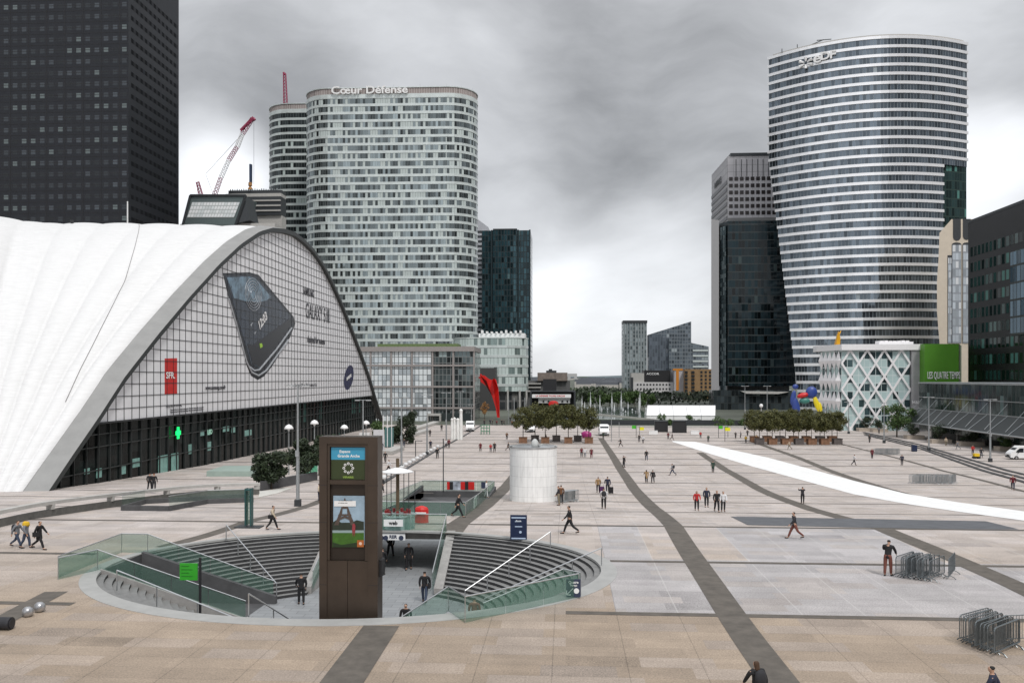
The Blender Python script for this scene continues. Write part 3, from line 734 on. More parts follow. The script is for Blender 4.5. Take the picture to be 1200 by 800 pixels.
def ring(mb, poly, z0, z1, d, mi=0):
    o = grow(poly, d); i = grow(poly, -.05); n = len(poly)
    vs = [(*p, z0) for p in o]+[(*p, z1) for p in o]+[(*p, z0) for p in i]+[(*p, z1) for p in i]
    fs = []
    for k in range(n):
        q = (k+1) % n
        fs += [(k, q, n+q, n+k), (n+k, n+q, 3*n+q, 3*n+k), (2*n+k, q+2*n, q, k)]
    mb.add(vs, fs, None, mi)
def banded(name, label, poly, z0, z1, fh, zoff, bh, glass, bandm, pw, group=None, crown=None, proud=.15, skip=()):
    """tower of glass storeys with one proud spandrel band per storey, each band its own part"""
    cx = sum(p[0] for p in poly)/len(poly); cy = sum(p[1] for p in poly)/len(poly)
    t = thing(name, label, 'building', (cx, cy, z0), group)
    mb = MB(); mb.prism(poly, z0, z1, pw, fh, zb=zoff); mb.build('glazing', glass, t)
    z = zoff; k = 0
    while z < z1:
        if z > z0-1 and k not in skip:
            b = MB(); ring(b, poly, z, min(z+bh, z1+.3), proud); b.build('storey_band', bandm, t)
        z += fh; k += 1
    return t
# ---- twin rounded slabs (left of centre)
cdg = pane_mat('grey_office_glazing', (.15, .175, .18), (.47, .53, .52), .26, (.16, .18, .18), .10, 0, .75, .08, .035, .8)
cdb = mat('pale_spandrel', (.58, .63, .62), .3, .25, .10, .3)
Yc = 414.0
x0, x1 = xat(361, Yc), xat(559.5, Yc)
zt = zat(113, 402); pc_ = stadium(((x0+x1)/2, Yc), x1-x0, 27, 12, rad(1))
FH = 3.72
tw = banded('office_tower', 'broad rounded slab tower with banded glass and white rooftop lettering, left of centre', pc_, -6, zt, FH, zt-.2-40*FH, 1.25, cdg, cdb, 1.2, 'pair of rounded banded slabs')
crm = pane_mat('crown_louvres', (.26, .22, .21), (.30, .26, .25), .5, (.62, .6, .58), .10, 0, .0, .7, 0, .15)
def crown(t, poly, zt, h):
    b = MB(); b.prism(grow(poly, -.1), zt+1.6, zt+h-.4, 1.2, 3); b.build('crown_screen', crm, t)
    b = MB(); ring(b, poly, zt, zt+1.9, .2); b.build('crown_band', cdb, t)
    b = MB(); ring(b, poly, zt+h-.5, zt+h-.1, .25); b.build('crown_rim', cdb, t)
    b = MB()
    for p in poly[::2]: b.tube((p[0], p[1], zt+h), (p[0], p[1], zt+h+1.1), .05, n=4)
    b.build('roof_rail', galv, t)
crown(tw, pc_, zt, 5.2)
zc = at(433, 106.5, 400).z
text_mesh('C\u0153ur D\u00e9fense', 5.0, (at(433, 106, 399.5).x, 399.3, zc), (math.cos(rad(1)), math.sin(rad(1)), 0), (0, 0, 1), txw, tw, 'rooftop_lettering', .5, 'CENTER', .10, 1.22)
b = MB(); b.bb(xat(452, Yc), xat(471, Yc), Yc-5, Yc+5, zt+3, zt+7.6); b.build('plant_room', white, tw)
b = MB()
for xx in (398, 420, 455, 500): b.tube((xat(xx, Yc), Yc, zt+4), (xat(xx, Yc), Yc, zt+9.5), .08, n=5)
b.build('roof_mast', galv, tw)
Yd = 452.0
x0, x1 = xat(317.5, Yd), xat(430, Yd); zt2 = zat(131, 444); pd_ = stadium(((x0+x1)/2, Yd), x1-x0, 27, 12, rad(1))
tw2 = banded('office_tower', 'narrower rounded banded slab showing behind the left edge of the lettered slab', pd_, -6, zt2, FH, zt2-.2-40*FH, 1.25,
     pane_mat('dark_office_glazing', (.05, .062, .065), (.42, .49, .47), .18, (.12, .14, .14), .10, 0, .5, .10, .03, .55), cdb, 1.45, 'pair of rounded banded slabs')
crown(tw2, pd_, zt2, 5.0)
# ---- EDF tower: lens plan with a cut away left foot
A = at(901, 68, 398); B = at(1133, 55, 386)
A2, B2 = Vector((A.x, A.y)), Vector((B.x, B.y)); ch = (B2-A2); L = ch.length; ex = ch.normalized(); ey = Vector((ex.y, -ex.x))
ztE = A.z+.3
def lens(t0=0., t1=1., n=26, sag=15.5, sagb=12):
    P = []
    for k in range(n+1):
        t = t0+(t1-t0)*k/n; P.append(A2+ex*L*t+ey*sag*4*t*(1-t))
    for k in range(1, n):
        t = t1+(t0-t1)*k/n; P.append(A2+ex*L*t-ey*sagb*4*t*(1-t))
    return [tuple(p) for p in P]
edg = pane_mat('blue_grey_glazing', (.13, .155, .18), (.28, .33, .36), .06, (.22, .25, .27), .10, 0, .80, .06, .010, .35)
edb = mat('polished_metal_band', (.92, .92, .93), .22, .5, .04, .2)
edf = thing('office_tower', 'tall curved lens shaped tower striped with bright metal bands, on the right of the plaza', 'building', (A2.x+L/2, A2.y, -6))
FE = 3.9; zk = at(905, 185, 398).z
def t_left(z):   # left corner retreats below zk
    if z >= zk: return 0.
    return min(.32, (zk-z)/(zk+6)*.155)
def t_right(z): return 1.0 if z > at(1100, 200, 388).z else .862
nfl = int((ztE+6)/FE)
for k in range(nfl+1):
    z1 = ztE-k*FE; z0 = z1-FE
    if z1 < -5: break
    P = lens(t_left((z0+z1)/2), t_right((z0+z1)/2))
    b = MB(); b.prism(P, z0, z1, 1.42, FE, zb=ztE-60*FE, caps=(k == 0)); b.build('storey_glazing', edg, edf)
    b = MB(); ring(b, P, z1-1.25, z1, .35); b.build('storey_band', edb, edf)
tealg = pane_mat('teal_end_glazing', (.02, .04, .04), (.06, .17, .15), .2, (.015, .035, .03), .12, .12, .5, .08, .02, .5)
P = [A2+ex*L*.866-ey*6, A2+ex*L*.866+ey*5.5, A2+ex*L*.93+ey*3.4, A2+ex*L*.998, A2+ex*L*.93-ey*2.5]
b = MB(); b.prism([tuple(q) for q in P], -6, ztE-math.floor((ztE-at(1100, 200, 388).z)/FE)*FE-.05, 1.4, FE); b.build('end_glazing', tealg, edf)
b = MB(); b.prism(lens(.02, .98), ztE-.2, ztE+.6, 9, 9); b.build('roof', conc, edf)
b = MB()
pl = [(at(x, 0, 392).x, zz) for x, zz in ((917, 2), (935, 4), (958, 3), (985, 3), (1010, 5), (1052, 3))]
for x, dz in pl: b.tube((x, 393, ztE), (x, 393, ztE+dz*.9), .18, n=5)
for x0_, x1_, za, zb_ in ((940, 966, 1.5, 5.5), (958, 975, 5.2, 5.6), (985, 1032, 3.8, 4.6)): b.tube((at(x0_, 0, 392).x, 393, ztE+za), (at(x1_, 0, 392).x, 393, ztE+zb_), .22, n=5)
b.bb(at(1062, 0, 392).x, at(1070, 0, 392).x, 390, 394, ztE, ztE+2.4)
b.build('roof_maintenance_gantry', dsteel, edf)
def lens_pt(t, off=.5): return A2+ex*L*t+ey*(15.5*4*t*(1-t)+off)
zl = at(950, 72, 385).z
for ch_, t_ in (('e', .232), ('D', .270), ('F', .306)):
    p = lens_pt(t_, 1.0); q = lens_pt(t_+.01, 1.0); dx = (q-p).normalized()
    text_mesh(ch_, 6.2 if ch_ == 'e' else 4.8, (p.x, p.y, zl+(.6 if ch_ == 'e' else .9)), (dx.x, dx.y, 0), (0, 0, 1), txw, edf, 'sign_letter', .6, 'CENTER', .12, 1.2)
p = lens_pt(.178, 1.0); q = lens_pt(.188, 1.0); dx = (q-p).normalized()
b = MB()
for k in range(6):
    a = rad(60*k+30); r0_, r1_ = .7, 3.2; c1 = Vector((p.x+dx.x*r0_*math.cos(a), p.y+dx.y*r0_*math.cos(a), zl-.4+r0_*math.sin(a))); c2 = Vector((p.x+dx.x*r1_*math.cos(a), p.y+dx.y*r1_*math.cos(a), zl-.4+r1_*.75*math.sin(a)))
    b.tube(c1, c2, .25, .75, 6)
b.build('sign_emblem', txw, edf)

# ---- plain box towers with window grids
def tower(name, label, pts, z0, z1, pw, fh, m, group=None, part='glazing'):
    cx = sum(p[0] for p in pts)/len(pts); cy = sum(p[1] for p in pts)/len(pts)
    t = thing(name, label, 'building', (cx, cy, z0), group)
    b = MB(); b.prism(pts, z0, z1, pw, fh, zb=z1-80*fh); b.build(part, m, t); return t
# top-left granite tower
Yn = 300.
xl, xr = xat(-120, Yn), xat(150.5, Yn); xr2 = xat(209.5, Yn+42)
gran = mat('black_granite', (.016, .018, .023), .45, 0, .15, .3, spec=.25)
sideg_ = mat('black_granite_side', (.014, .015, .018), .4, 0, .2, .3)
gt = thing('granite_tower', 'very tall black granite office tower with small windows at the top left corner', 'building', (xl, Yn, -6))
poly = [(xl, Yn), (xr, Yn), (xr2, Yn+42), (xl-4, Yn+42)]
b = MB(); b.prism(poly, -6, 200, 3.4, 4.1); b.build('wall', gran, gt)
wpm_ = pane_mat('dark_tower_panes', (.034, .040, .047), (.11, .135, .14), .24, (.016, .018, .023), 0.5, 0, .10, .2, .02, .6, .3)
dxp = 11.45*Yn/1000; dzp = 13.6*Yn/1000
zz = zat(6, Yn); n_row = int((200-zz)/dzp); r_ = 0
ztop = zz+dzp*3
while ztop-r_*dzp > 20:
    b = MB(); z_ = ztop-r_*dzp; x_r = xat(142.5, Yn)+1.9+dxp*.0; n_w = int((x_r-xl)/dxp)
    b.add([(x_r-n_w*dxp, Yn-.02, z_-.8), (x_r, Yn-.02, z_-.8), (x_r, Yn-.02, z_+.8), (x_r-n_w*dxp, Yn-.02, z_+.8)], [(0, 1, 2, 3)], [[(0, r_+.01), (n_w, r_+.01), (n_w, r_+.99), (0, r_+.99)]])
    b.build('window_row', wpm_, gt); r_ += 1
b = MB()   # joints of the granite cladding
z_ = ztop-1.9
while z_ > 20: b.bb(xl, xr, Yn-.05, Yn-.001, z_-.07, z_+.07); z_ -= dzp/2
x_ = xat(142.5, Yn)-.75
while x_ > xl: b.bb(x_-.08, x_+.08, Yn-.06, Yn-.001, 10, 199); x_ -= dxp*2
b.build('cladding_joint', mat('joint_black', (.008, .008, .010), .6, 0, 0), gt)
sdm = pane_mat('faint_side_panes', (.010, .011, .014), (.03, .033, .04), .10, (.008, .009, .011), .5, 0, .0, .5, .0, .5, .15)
b = MB(); sd_ = Vector((xr2-xr, 42)).normalized(); nrm = Vector((sd_.y, -sd_.x))
z_ = ztop
while z_ > 20:
    b = MB(); p_, q_ = Vector((xr, Yn))+sd_*2+nrm*.03, Vector((xr, Yn))+sd_*41+nrm*.03
    b.add([(p_.x, p_.y, z_-.8), (q_.x, q_.y, z_-.8), (q_.x, q_.y, z_+.8), (p_.x, p_.y, z_+.8)], [(0, 1, 2, 3)], [[(40, z_/dzp), (51, z_/dzp), (51, z_/dzp+.1), (40, z_/dzp+.1)]]); b.build('side_window_row', sdm, gt)
    z_ -= dzp
b = MB(); b.tube((xat(149.5, 295), 295, 60), (xat(149.5, 295), 295, zat(230, 295)), .28, .22, 6)
tag(b.build('white_mast', white), 'thin white mast against the corner of the black granite tower', 'mast')
# small sloped glass pavilion tower behind the shell
Ys = 330.
def q3(x, y, Y): return at(x, y, Y)
b = MB(); t = thing('sloped_glass_building', 'low building with a sloping white gridded glass face above the white shell roof', 'building', (xat(250, Ys), Ys, -5))
b.extr([q3(215, 264, Ys), q3(276, 264, Ys), q3(286, 229, Ys), q3(224, 229, Ys)], (0, 14, 0)); b.build('body', mat('slate_metal', (.10, .13, .13), .4, .3, .15), t)
sl = pane_mat('white_gridded_glass', (.62, .66, .67), (.72, .74, .75), .4, (.35, .38, .38), .14, .18, .0, .3, 0, .08)
b = MB(); b.add([q3(219, 255, Ys-.2), q3(274, 255, Ys-.2), q3(281, 237, Ys-.2), q3(225, 237, Ys-.2)], [(0, 1, 2, 3)], [[(0, 0), (16, 0), (16, 4), (0, 4)]]); b.build('sloped_glazing', sl, t)
b = MB(); b.tube(q3(276, 264, Ys-.3), q3(288, 229, Ys-.3), .6, .6, 6); b.tube(q3(214, 264, Ys-.3), q3(223, 229, Ys-.3), .5, .5, 6); b.tube(q3(223, 229, Ys-.3), q3(288, 229, Ys-.3), .5, .5, 6)
b.extr([q3(286, 229, Ys), q3(293, 258, Ys), q3(276, 262, Ys)], (0, 10, 0)); b.build('frame', dsteel, t)
b = MB(); b.bb(xat(208, Ys), xat(320, Ys), Ys+2, Ys+12, -5, zat(257, Ys)); b.build('base_block', conc, t)
# building under construction
Yk = 362.
t = thing('unfinished_building', 'half built concrete tower with open floors behind the white shell roof', 'building', (xat(300, Yk), Yk, -5))
b = MB(); b.bb(xat(262, Yk), xat(330, Yk), Yk, Yk+6, -5, zat(249, Yk)); b.build('wall', conc, t)
for i, (xa, xb, ya, yb, mm) in enumerate(((285, 330, 227, 249, 'dark'), (265, 330, 223, 227, 'pale'), (268, 330, 219, 223, 'dark'))):
    b = MB(); b.bb(xat(xa, Yk), xat(xb, Yk), Yk-1+i*.3, Yk+6, zat(yb, Yk), zat(ya, Yk)); b.build('open_floor' if mm == 'dark' else 'floor_slab', dsteel if mm == 'dark' else conc, t)
for yy in (232, 238, 244): b = MB(); b.bb(xat(285, Yk), xat(330, Yk), Yk-1.6, Yk-.9, zat(yy+.8, Yk), zat(yy-.8, Yk)); b.build('floor_slab', conc, t)
b = MB(); 
for k in range(22): b.bb(xat(270+k*2.6, Yk), xat(270.8+k*2.6, Yk), Yk-.5, Yk, zat(219, Yk), zat(217+R.random()*1.2, Yk))
b.build('scaffold', galv, t)
# atrium block
Ya = 285.
ag = pane_mat('atrium_glazing', (.055, .07, .072), (.30, .38, .38), .12, (.16, .17, .17), .16, .10, .55, .07, .02, .7)
agl = pane_mat('atrium_reflection_tint', (.50, .55, .58), (.64, .68, .70), .4, (.07, .08, .08), .15, .10, .45, .07, .015, .25)  # white-blue sky reflection put into the base colour of these panes
t = thing('glass_atrium_block', 'low glass atrium with a square grey frame grid at the foot of the rounded slabs', 'building', (xat(500, Ya), Ya, -5))
xa0, xs_, xa1, xa2 = xat(400, Ya), xat(505, Ya), xat(555, Ya), xat(562.5, Ya+25); zA = zat(411.5, Ya)
b = MB(); b.add([(xa0, Ya, -5), (xs_, Ya, -5), (xs_, Ya, zA), (xa0, Ya, zA)], [(0, 1, 2, 3)], [[(0, 0), (22, 0), (22, 12), (0, 12)]]); b.build('pale_glazing', agl, t)
b = MB(); b.add([(xs_, Ya, -5), (xa1, Ya, -5), (xa2, Ya+25, -5), (xa0, Ya+25, -5), (xs_, Ya, zA), (xa1, Ya, zA), (xa2, Ya+25, zA), (xa0, Ya+25, zA)],
    [(0, 1, 5, 4), (1, 2, 6, 5), (2, 3, 7, 6)], [[(0, 0), (11, 0), (11, 12), (0, 12)], [(0, 0), (14, 0), (14, 12), (0, 12)], [(0, 0), (14, 0), (14, 12), (0, 12)]]); b.build('dark_glazing', ag, t)
frm = mat('taupe_frame', (.27, .245, .235), .6, 0, .12)
xx = 555.5
while xx > 405:
    b = MB(); X_ = xat(xx, Ya); b.bb(X_-.28, X_+.28, Ya-.5, Ya+.02, -5, zA); b.build('column', frm, t); xx -= 24.2
for yy in (428, 453, 478):
    b = MB(); z_ = zat(yy, Ya); b.bb(xa0, xa1+.3, Ya-.6, Ya-.05, z_-.3, z_+.3); b.build('beam', frm, t)
b = MB(); b.extr([(xa0, Ya-.9, zA), (xa1+.4, Ya-.9, zA), (xa2+.4, Ya+25, zA), (xa0, Ya+25, zA)], (0, 0, 1.6)); b.build('parapet', frm, t)
b = MB(); b.bb(xat(440, Ya), xat(535, Ya), Ya+3, Ya+12, zA+1.6, zA+2.7); b.build('roof_planting', mat('roof_green', (.12, .17, .07), .9, 0, .3, 2), t)
b = MB(); Xd0, Xd1 = xat(503, Ya), xat(516, Ya); b.bb(Xd0-.4, Xd0, Ya-2.2, Ya, -5, zat(487, Ya)); b.bb(Xd1, Xd1+.4, Ya-2.2, Ya, -5, zat(487, Ya)); b.bb(Xd0-.4, Xd1+.4, Ya-2.2, Ya, zat(487, Ya), zat(484.5, Ya)); b.build('entrance_portal', conc, t)
b = MB(); b.bb(xat(518, Ya), xat(553, Ya), Ya-.3, Ya-.1, -4.4, zat(484, Ya)); b.build('green_ground_glazing', pane_mat('emerald_glass', (.01, .10, .07), (.05, .28, .2), .3, (.02, .03, .03), .1, 0, .3, .1, .02, .5), t)
# teal tower and the pale slab beside it
Yt = 560.
tg = pane_mat('teal_dark_glazing', (.018, .045, .055), (.06, .12, .13), .12, (.012, .022, .026), .25, .12, .5, .08, .02, .7)
t = tower('teal_tower', 'dark teal glass tower right behind the rounded slabs', [(xat(564.5, Yt), Yt), (xat(576, Yt), Yt), (xat(578, Yt), Yt-2), (xat(606, Yt), Yt-2), (xat(608, Yt), Yt), (xat(621.5, Yt), Yt), (xat(621.5, Yt), Yt+35), (xat(564.5, Yt), Yt+35)], -5, zat(270, Yt), 2.0, 3.6, tg)
b = MB()
for xx in (576.5, 607.5, 621): X_ = xat(xx, Yt); b.bb(X_-.5, X_+.5, Yt-2.4, Yt-1.5, -5, zat(270, Yt))
b.build('corner_fin', mat('dark_fin', (.012, .025, .03), .4, .2, .1), t)
b = MB(); b.bb(xat(578, Yt), xat(606, Yt), Yt-2.2, Yt+20, zat(270, Yt), zat(268.5, Yt)); b.build('parapet', dsteel, t)
Yu = 600.
t = thing('pale_slab_tower', 'slender pale banded tower with slanted top between the rounded slab and teal tower', 'building', (xat(565, Yu), Yu, -5))
b = MB(); P = [at(553, 480, Yu), at(572, 480, Yu), at(572, 266, Yu), at(560, 257, Yu), at(553, 262, Yu)]
b.extr(P, (0, 22, 0)); b.build('wall', mat('pale_lilac_cladding', (.42, .43, .46), .5, .1, .12, .5), t)
zz = 270
while zz < 440: b = MB(); b.bb(xat(555, Yu), xat(572, Yu), Yu-.4, Yu-.05, zat(zz+2.2, Yu), zat(zz, Yu)); b.build('window_band', dsteel if zz < 330 else tg, t); zz += 5.6
# rounded low office block in front of it
Yl = 392.
pl_ = stadium((xat(575, Yl), Yl), xat(619, Yl)-xat(531, Yl), 24, 10, rad(-4)); pg = pane_mat('mint_glazing', (.24, .31, .30), (.52, .60, .58), .42, (.20, .24, .23), .10, 0, .35, .12, .02, .5)
zl_ = zat(396, Yl-9)
t = banded('rounded_office_block', 'mid height rounded block of pale green glass below the teal tower', pl_, zat(458, Yl), zl_, 4.3, zl_-.2-9*4.3, 1.2, pg, cdb, 1.5)
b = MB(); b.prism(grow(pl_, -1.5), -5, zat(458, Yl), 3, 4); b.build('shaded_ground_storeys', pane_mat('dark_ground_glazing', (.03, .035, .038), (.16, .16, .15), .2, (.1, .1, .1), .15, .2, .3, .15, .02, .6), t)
b = MB(); b.bb(xat(563, Yl), xat(616, Yl), Yl-8, Yl+6, zl_, zl_+2.2); 
for k in range(9): b.bb(xat(566+k*5.5, Yl), xat(568+k*5.5, Yl), Yl-9, Yl-5, zl_+2.2, zl_+2.8+R.random())
b.build('roof_plant', white, t)
b = MB()
for xx in (595, 609, 617): b.tube((xat(xx, 376), 376, -4.6), (xat(xx, 376), 376, zat(457, 376)), .45, n=10)
b.build('column', conc, t)
b = MB(); b.bb(xat(562, 372), xat(581, 372), 372, 388, -4.6, zat(431, 372)); tag(b.build('grey_glass_annex', pane_mat('smoke_glass', (.06, .07, .07), (.15, .16, .16), .2, (.05, .05, .05), .1, .1, .4, .1, .02, .5)), 'smoky grey annex block behind the red sculpture', 'building')
# ---- right cluster left of EDF
Yv = 425.
panw = pane_mat('pale_cladding', (.46, .45, .47), (.50, .49, .51), .3, (.30, .30, .31), .06, .07, .0, .5, 0, .05)
t = thing('pale_square_window_tower', 'pale clad tower with six rows of small square windows left of the striped tower', 'building', (xat(870, Yv), Yv, -5))
xl_, xc_, xr_ = xat(834, Yv+38), xat(852.5, Yv), xat(925, Yv); zv = zat(187.5, Yv)
b = MB(); b.prism([(xl_, Yv+38), (xc_, Yv), (xr_, Yv), (xr_, Yv+38)], -5, zv, 3.0, 3.4); b.build('wall', panw, t)
sx_ = 6.35; sy_ = 7.85
for r in range(6):
    for c in range(9):
        b = MB(); X_ = xat(856.5+c*sx_, Yv); Z_ = zat(213.5+r*sy_, Yv); b.bb(X_-.9, X_+.9, Yv-.12, Yv+.1, Z_-.95, Z_+.95); b.build('window', mat('recessed_window_dark', (.035, .03, .03), .25, .2, .2), t)
b = MB()
for c in range(8): X_ = xat(862.5+c*sx_, Yv); b.bb(X_-.14, X_+.14, Yv-.16, Yv-.01, zat(211, Yv), zat(191, Yv))
b.build('vertical_slit', dsteel, t)
b = MB(); b.bb(xat(856, Yv), xat(905, Yv), Yv-.3, Yv+30, zv, zat(183.8, Yv)); b.build('roof_edge', dsteel, t)
dvec = Vector((xc_-xl_, -38)).normalized(); nn_ = Vector((dvec.y, -dvec.x))*-1
nn_ = Vector((-abs(dvec.y), -abs(dvec.x))).normalized()
Ls = math.hypot(xc_-xl_, 38)
for r in range(6):
    b = MB(); z_ = zat(222+r*8.0, Yv+10); m_p = (Vector((xl_, Yv+38))+Vector((xc_, Yv)))/2+nn_*.15
    b.box((m_p.x, m_p.y, z_), (Ls*.98, .3, 1.7), math.atan2(dvec.y, dvec.x)); b.build('side_window_band', mat('side_band_grey', (.09, .09, .10), .4, .1, .1), t)
p_ = (Vector((xl_, Yv+38))*.55+Vector((xc_, Yv))*.45)+nn_*.4
text_mesh('INITIALE', 4.2, (p_.x, p_.y, zat(215, Yv+15)), (dvec.x, dvec.y, 0), (0, 0, 1), dsteel, t, 'side_lettering', .2, 'CENTER', .05)
b = MB(); b.bb(xat(853, Yv), xat(912, Yv), Yv-.5, Yv-.1, zat(264, Yv), zat(258.5, Yv)); b.build('ledge_band', pane_mat('pale_fins', (.45, .46, .47), (.5, .5, .5), .3, (.2, .2, .2), .3, 0, 0, .4, 0, .1), t)
Yw = 405.
dk = pane_mat('black_teal_glazing', (.010, .018, .022), (.03, .05, .052), .12, (.022, .03, .032), .04, .14, .30, .07, .035, .9)
t = thing('black_glass_tower', 'black glass office tower in front of the pale window tower, beside the striped tower', 'building', (xat(880, Yw), Yw, -5))
b = MB(); zw = zat(262, Yw)
b.prism([(xat(841.5, Yw+8), Yw+8), (xat(853, Yw), Yw), (xat(932, Yw), Yw), (xat(940, Yw+22), Yw+14), (xat(940, Yw+22), Yw+22), (xat(841.5, Yw+8), Yw+22)], zat(452, Yw), zw, 1.5, 3.7, zb=-200); b.build('glazing', dk, t)
bl = pane_mat('sky_blue_glazing', (.20, .28, .31), (.30, .38, .40), .3, (.05, .08, .09), .1, .06, .8, .05, .01, .3)
b = MB(); a_, c_ = at(846, 0, Yw+4.1), at(853, 0, Yw-.2)
b.add([(xat(843.5, Yw+7), Yw+6.0, 0), (xat(851, Yw), Yw+.9, 0), (xat(851, Yw), Yw+.9, zw-2), (xat(843.5, Yw+7), Yw+6.0, zw-2)], [(0, 1, 2, 3)], [[(0, 0), (4, 0), (4, 40), (0, 40)]]); b.build('pale_corner_glazing', bl, t)
b = MB(); b.extr([(xat(833.5, 395), 395, 0), (xat(842.5, 397), 397, 0), (xat(842.5, 412), 412, 0), (xat(834.5, 425), 425, 0)], (0, 0, zat(262, 400))); b.build('pale_pier', panw, t)
pod = pane_mat('dark_podium_glazing', (.04, .05, .055), (.12, .15, .15), .15, (.015, .02, .02), .12, .1, .4, .1, .02, .7)
b = MB(); b.prism([(xat(836, Yw-14), Yw-14), (xat(928, Yw-14), Yw-14), (xat(930, Yw), Yw+5), (xat(833, Yw), Yw+5)], -5, zat(457, Yw-14), 1.6, 3.2); b.build('podium_glazing', pod, t)
b = MB(); b.extr([at(868, 458, Yw-16), at(925, 459, Yw-16), at(912, 461.5, Yw-16), at(875, 461, Yw-16)], (0, 6, 0)); b.build('entrance_canopy', conc, t)
# ---- cream tower between EDF and the black block
Yq = 330.
cr = pane_mat('cream_tiles', (.50, .44, .37), (.52, .46, .39), .4, (.36, .32, .27), .08, .10, .0, .6, 0, .06)
t = thing('cream_tower', 'cream tiled tower with rounded dark slots and a wavy edge, right of the striped tower', 'building', (xat(1120, Yq), Yq, -5))
P = [at(1104, 452, Yq), at(1200, 452, Yq), at(1200, 256, Yq), at(1115, 257, Yq), at(1101, 273, Yq), at(1100, 300, Yq), at(1098, 330, Yq), at(1098, 365, Yq), at(1101, 402, Yq)]
b = MB(); b.extr(P, (13.5, 30, 0)); b.build('wall', mat('cream_tile_wall', (.56, .49, .40), .6, 0, .06, .5), t)
def slot(x0_, x1_, y0_, y1_, m, name, rt=False, rb=False, off=.15):
    c = MB(); r_ = (x1_-x0_)/2; P = []
    if rb: P += [(x0_+r_-r_*math.cos(a), y1_-r_+r_*math.sin(a)) for a in [rad(k*20) for k in range(10)]]
    else: P += [(x0_, y1_), (x1_, y1_)]
    if rt: P += [(x0_+r_+r_*math.cos(a), y0_+r_*.5-r_*.5*math.sin(a)) for a in [rad(k*20) for k in range(10)]]
    else: P += [(x1_, y0_), (x0_, y0_)]
    c.extr([at(x, y, Yq-off) for x, y in P], (0, .1, 0)); return c.build(name, m, t)
slot(1117, 1126, 256.5, 282, dsteel, 'rounded_slot', rb=True); slot(1128.5, 1137.5, 256.5, 281, dsteel, 'rounded_slot', rb=True)
lg_ = pane_mat('pale_strip_glazing', (.42, .46, .50), (.6, .62, .64), .2, (.25, .27, .3), .1, .2, .3, .1, 0, .3)
for x0_, x1_, y0_, y1_, rt in ((1116, 1126.3, 285, 402, True), (1128.5, 1138, 285, 402, True), (1111, 1115, 300, 402, False)):
    slot(x0_-.5, x1_+.5, y0_-1, y1_, dsteel, 'strip_surround', rt=rt, off=.12)
    c = MB(); a0, a1 = at(x0_, y1_, Yq-.2), at(x1_, y0_+2, Yq-.2)
    c.add([(a0.x, Yq-.2, a0.z), (a1.x, Yq-.2, a0.z), (a1.x, Yq-.2, a1.z), (a0.x, Yq-.2, a1.z)], [(0, 1, 2, 3)], [[(0, 0), (2.8, 0), (2.8, 12), (0, 12)]]); c.build('strip_glazing', lg_, t)
# ---- black block far right, facade parallel to the plaza axis
XB = 112.
t = thing('black_office_block', 'black clad office block with rows of green tinted windows at the right edge', 'building', (XB, 240, -5))
yb0, yb1 = 150., atX(1134.5, 262, XB).y; zb1 = atX(1134.5, 262, XB).z
b = MB(); b.bb(XB, XB+45, yb0, yb1, -5, zb1); b.build('wall', mat('black_cladding', (.009, .009, .011), .45, .1, .25, .5), t)
wg = pane_mat('green_tinted_panes', (.012, .035, .032), (.05, .15, .13), .25, (.006, .008, .008), .34, 0, .3, .08, .02, .8)
for r in range(11):
    z1_ = zb1-7.0-r*4.25; c = MB()
    c.add([(XB-.06, yb0, z1_-2.5), (XB-.06, yb1-1.5, z1_-2.5), (XB-.06, yb1-1.5, z1_), (XB-.06, yb0, z1_)], [(3, 2, 1, 0)], [[(0, r+.9), (44, r+.9), (44, r+.05), (0, r+.05)]]); c.build('window_row', wg, t)
bx = pane_mat('blue_bay_panes', (.08, .13, .17), (.30, .36, .40), .12, (.01, .015, .015), .14, .12, .55, .06, .02, .6)
y_a, y_b = atX(1184, 300, XB-2).y, atX(1225, 300, XB-2).y; c = MB(); c.prism([(XB-2.0, y_b), (XB+1, y_b), (XB+1, y_a), (XB-2.0, y_a)][::1], atX(1184, 393, XB-2).z, atX(1184, 296, XB-2).z, 1.8, 4.2); c.build('bay_glazing', bx, t)
b = MB()
b.bb(XB-.1, XB+.3, yb0, yb1, zb1, zb1+.7); b.build('roof_upstand', dsteel, t)
# ---- lattice pavilion
Yo = 240.
wl_ = mat('white_lattice', (.80, .79, .80), .45, 0, .05)
tg2 = pane_mat('aqua_glazing', (.06, .10, .11), (.40, .52, .52), .42, (.55, .62, .62), .09, .10, .25, .1, .02, .5)
t = thing('lattice_building', 'white building wrapped in a diamond lattice over aqua glass', 'building', (xat(1020, Yo), Yo, -5))
xo0, xo1, xo2 = xat(986, Yo), xat(1066, Yo), xat(1083.5, Yo); ztp = zat(411, Yo); zbt = -4.8
xlo = xat(961, Yo+13)
b = MB(); b.prism([(xo0, Yo), (xo1, Yo), (xo1, Yo+20), (xlo, Yo+13)], zbt, ztp, 1.5, 2.2); b.build('glazing', tg2, t)
b = MB(); b.prism([(xlo-1.0, Yo+13), (xo0-.3, Yo-1.2), (xo2, Yo-1.2), (xo2, Yo+22), (xlo, Yo+20)], ztp, zat(404.3, Yo), 9, 9); b.build('roof_slab', wl_, t)
b = MB(); b.prism([(xo1+.2, Yo-.8), (xo2, Yo-.8), (xo2, Yo+18), (xo1+.2, Yo+18)], zbt, ztp-.02, 2.2, 4.2); b.build('grey_end_wall', mat('grey_panels', (.30, .30, .31), .6, 0, .1, .5), t)
nx = 4; dxl = (xo1-xo0)/nx; dzl = dxl*1.58
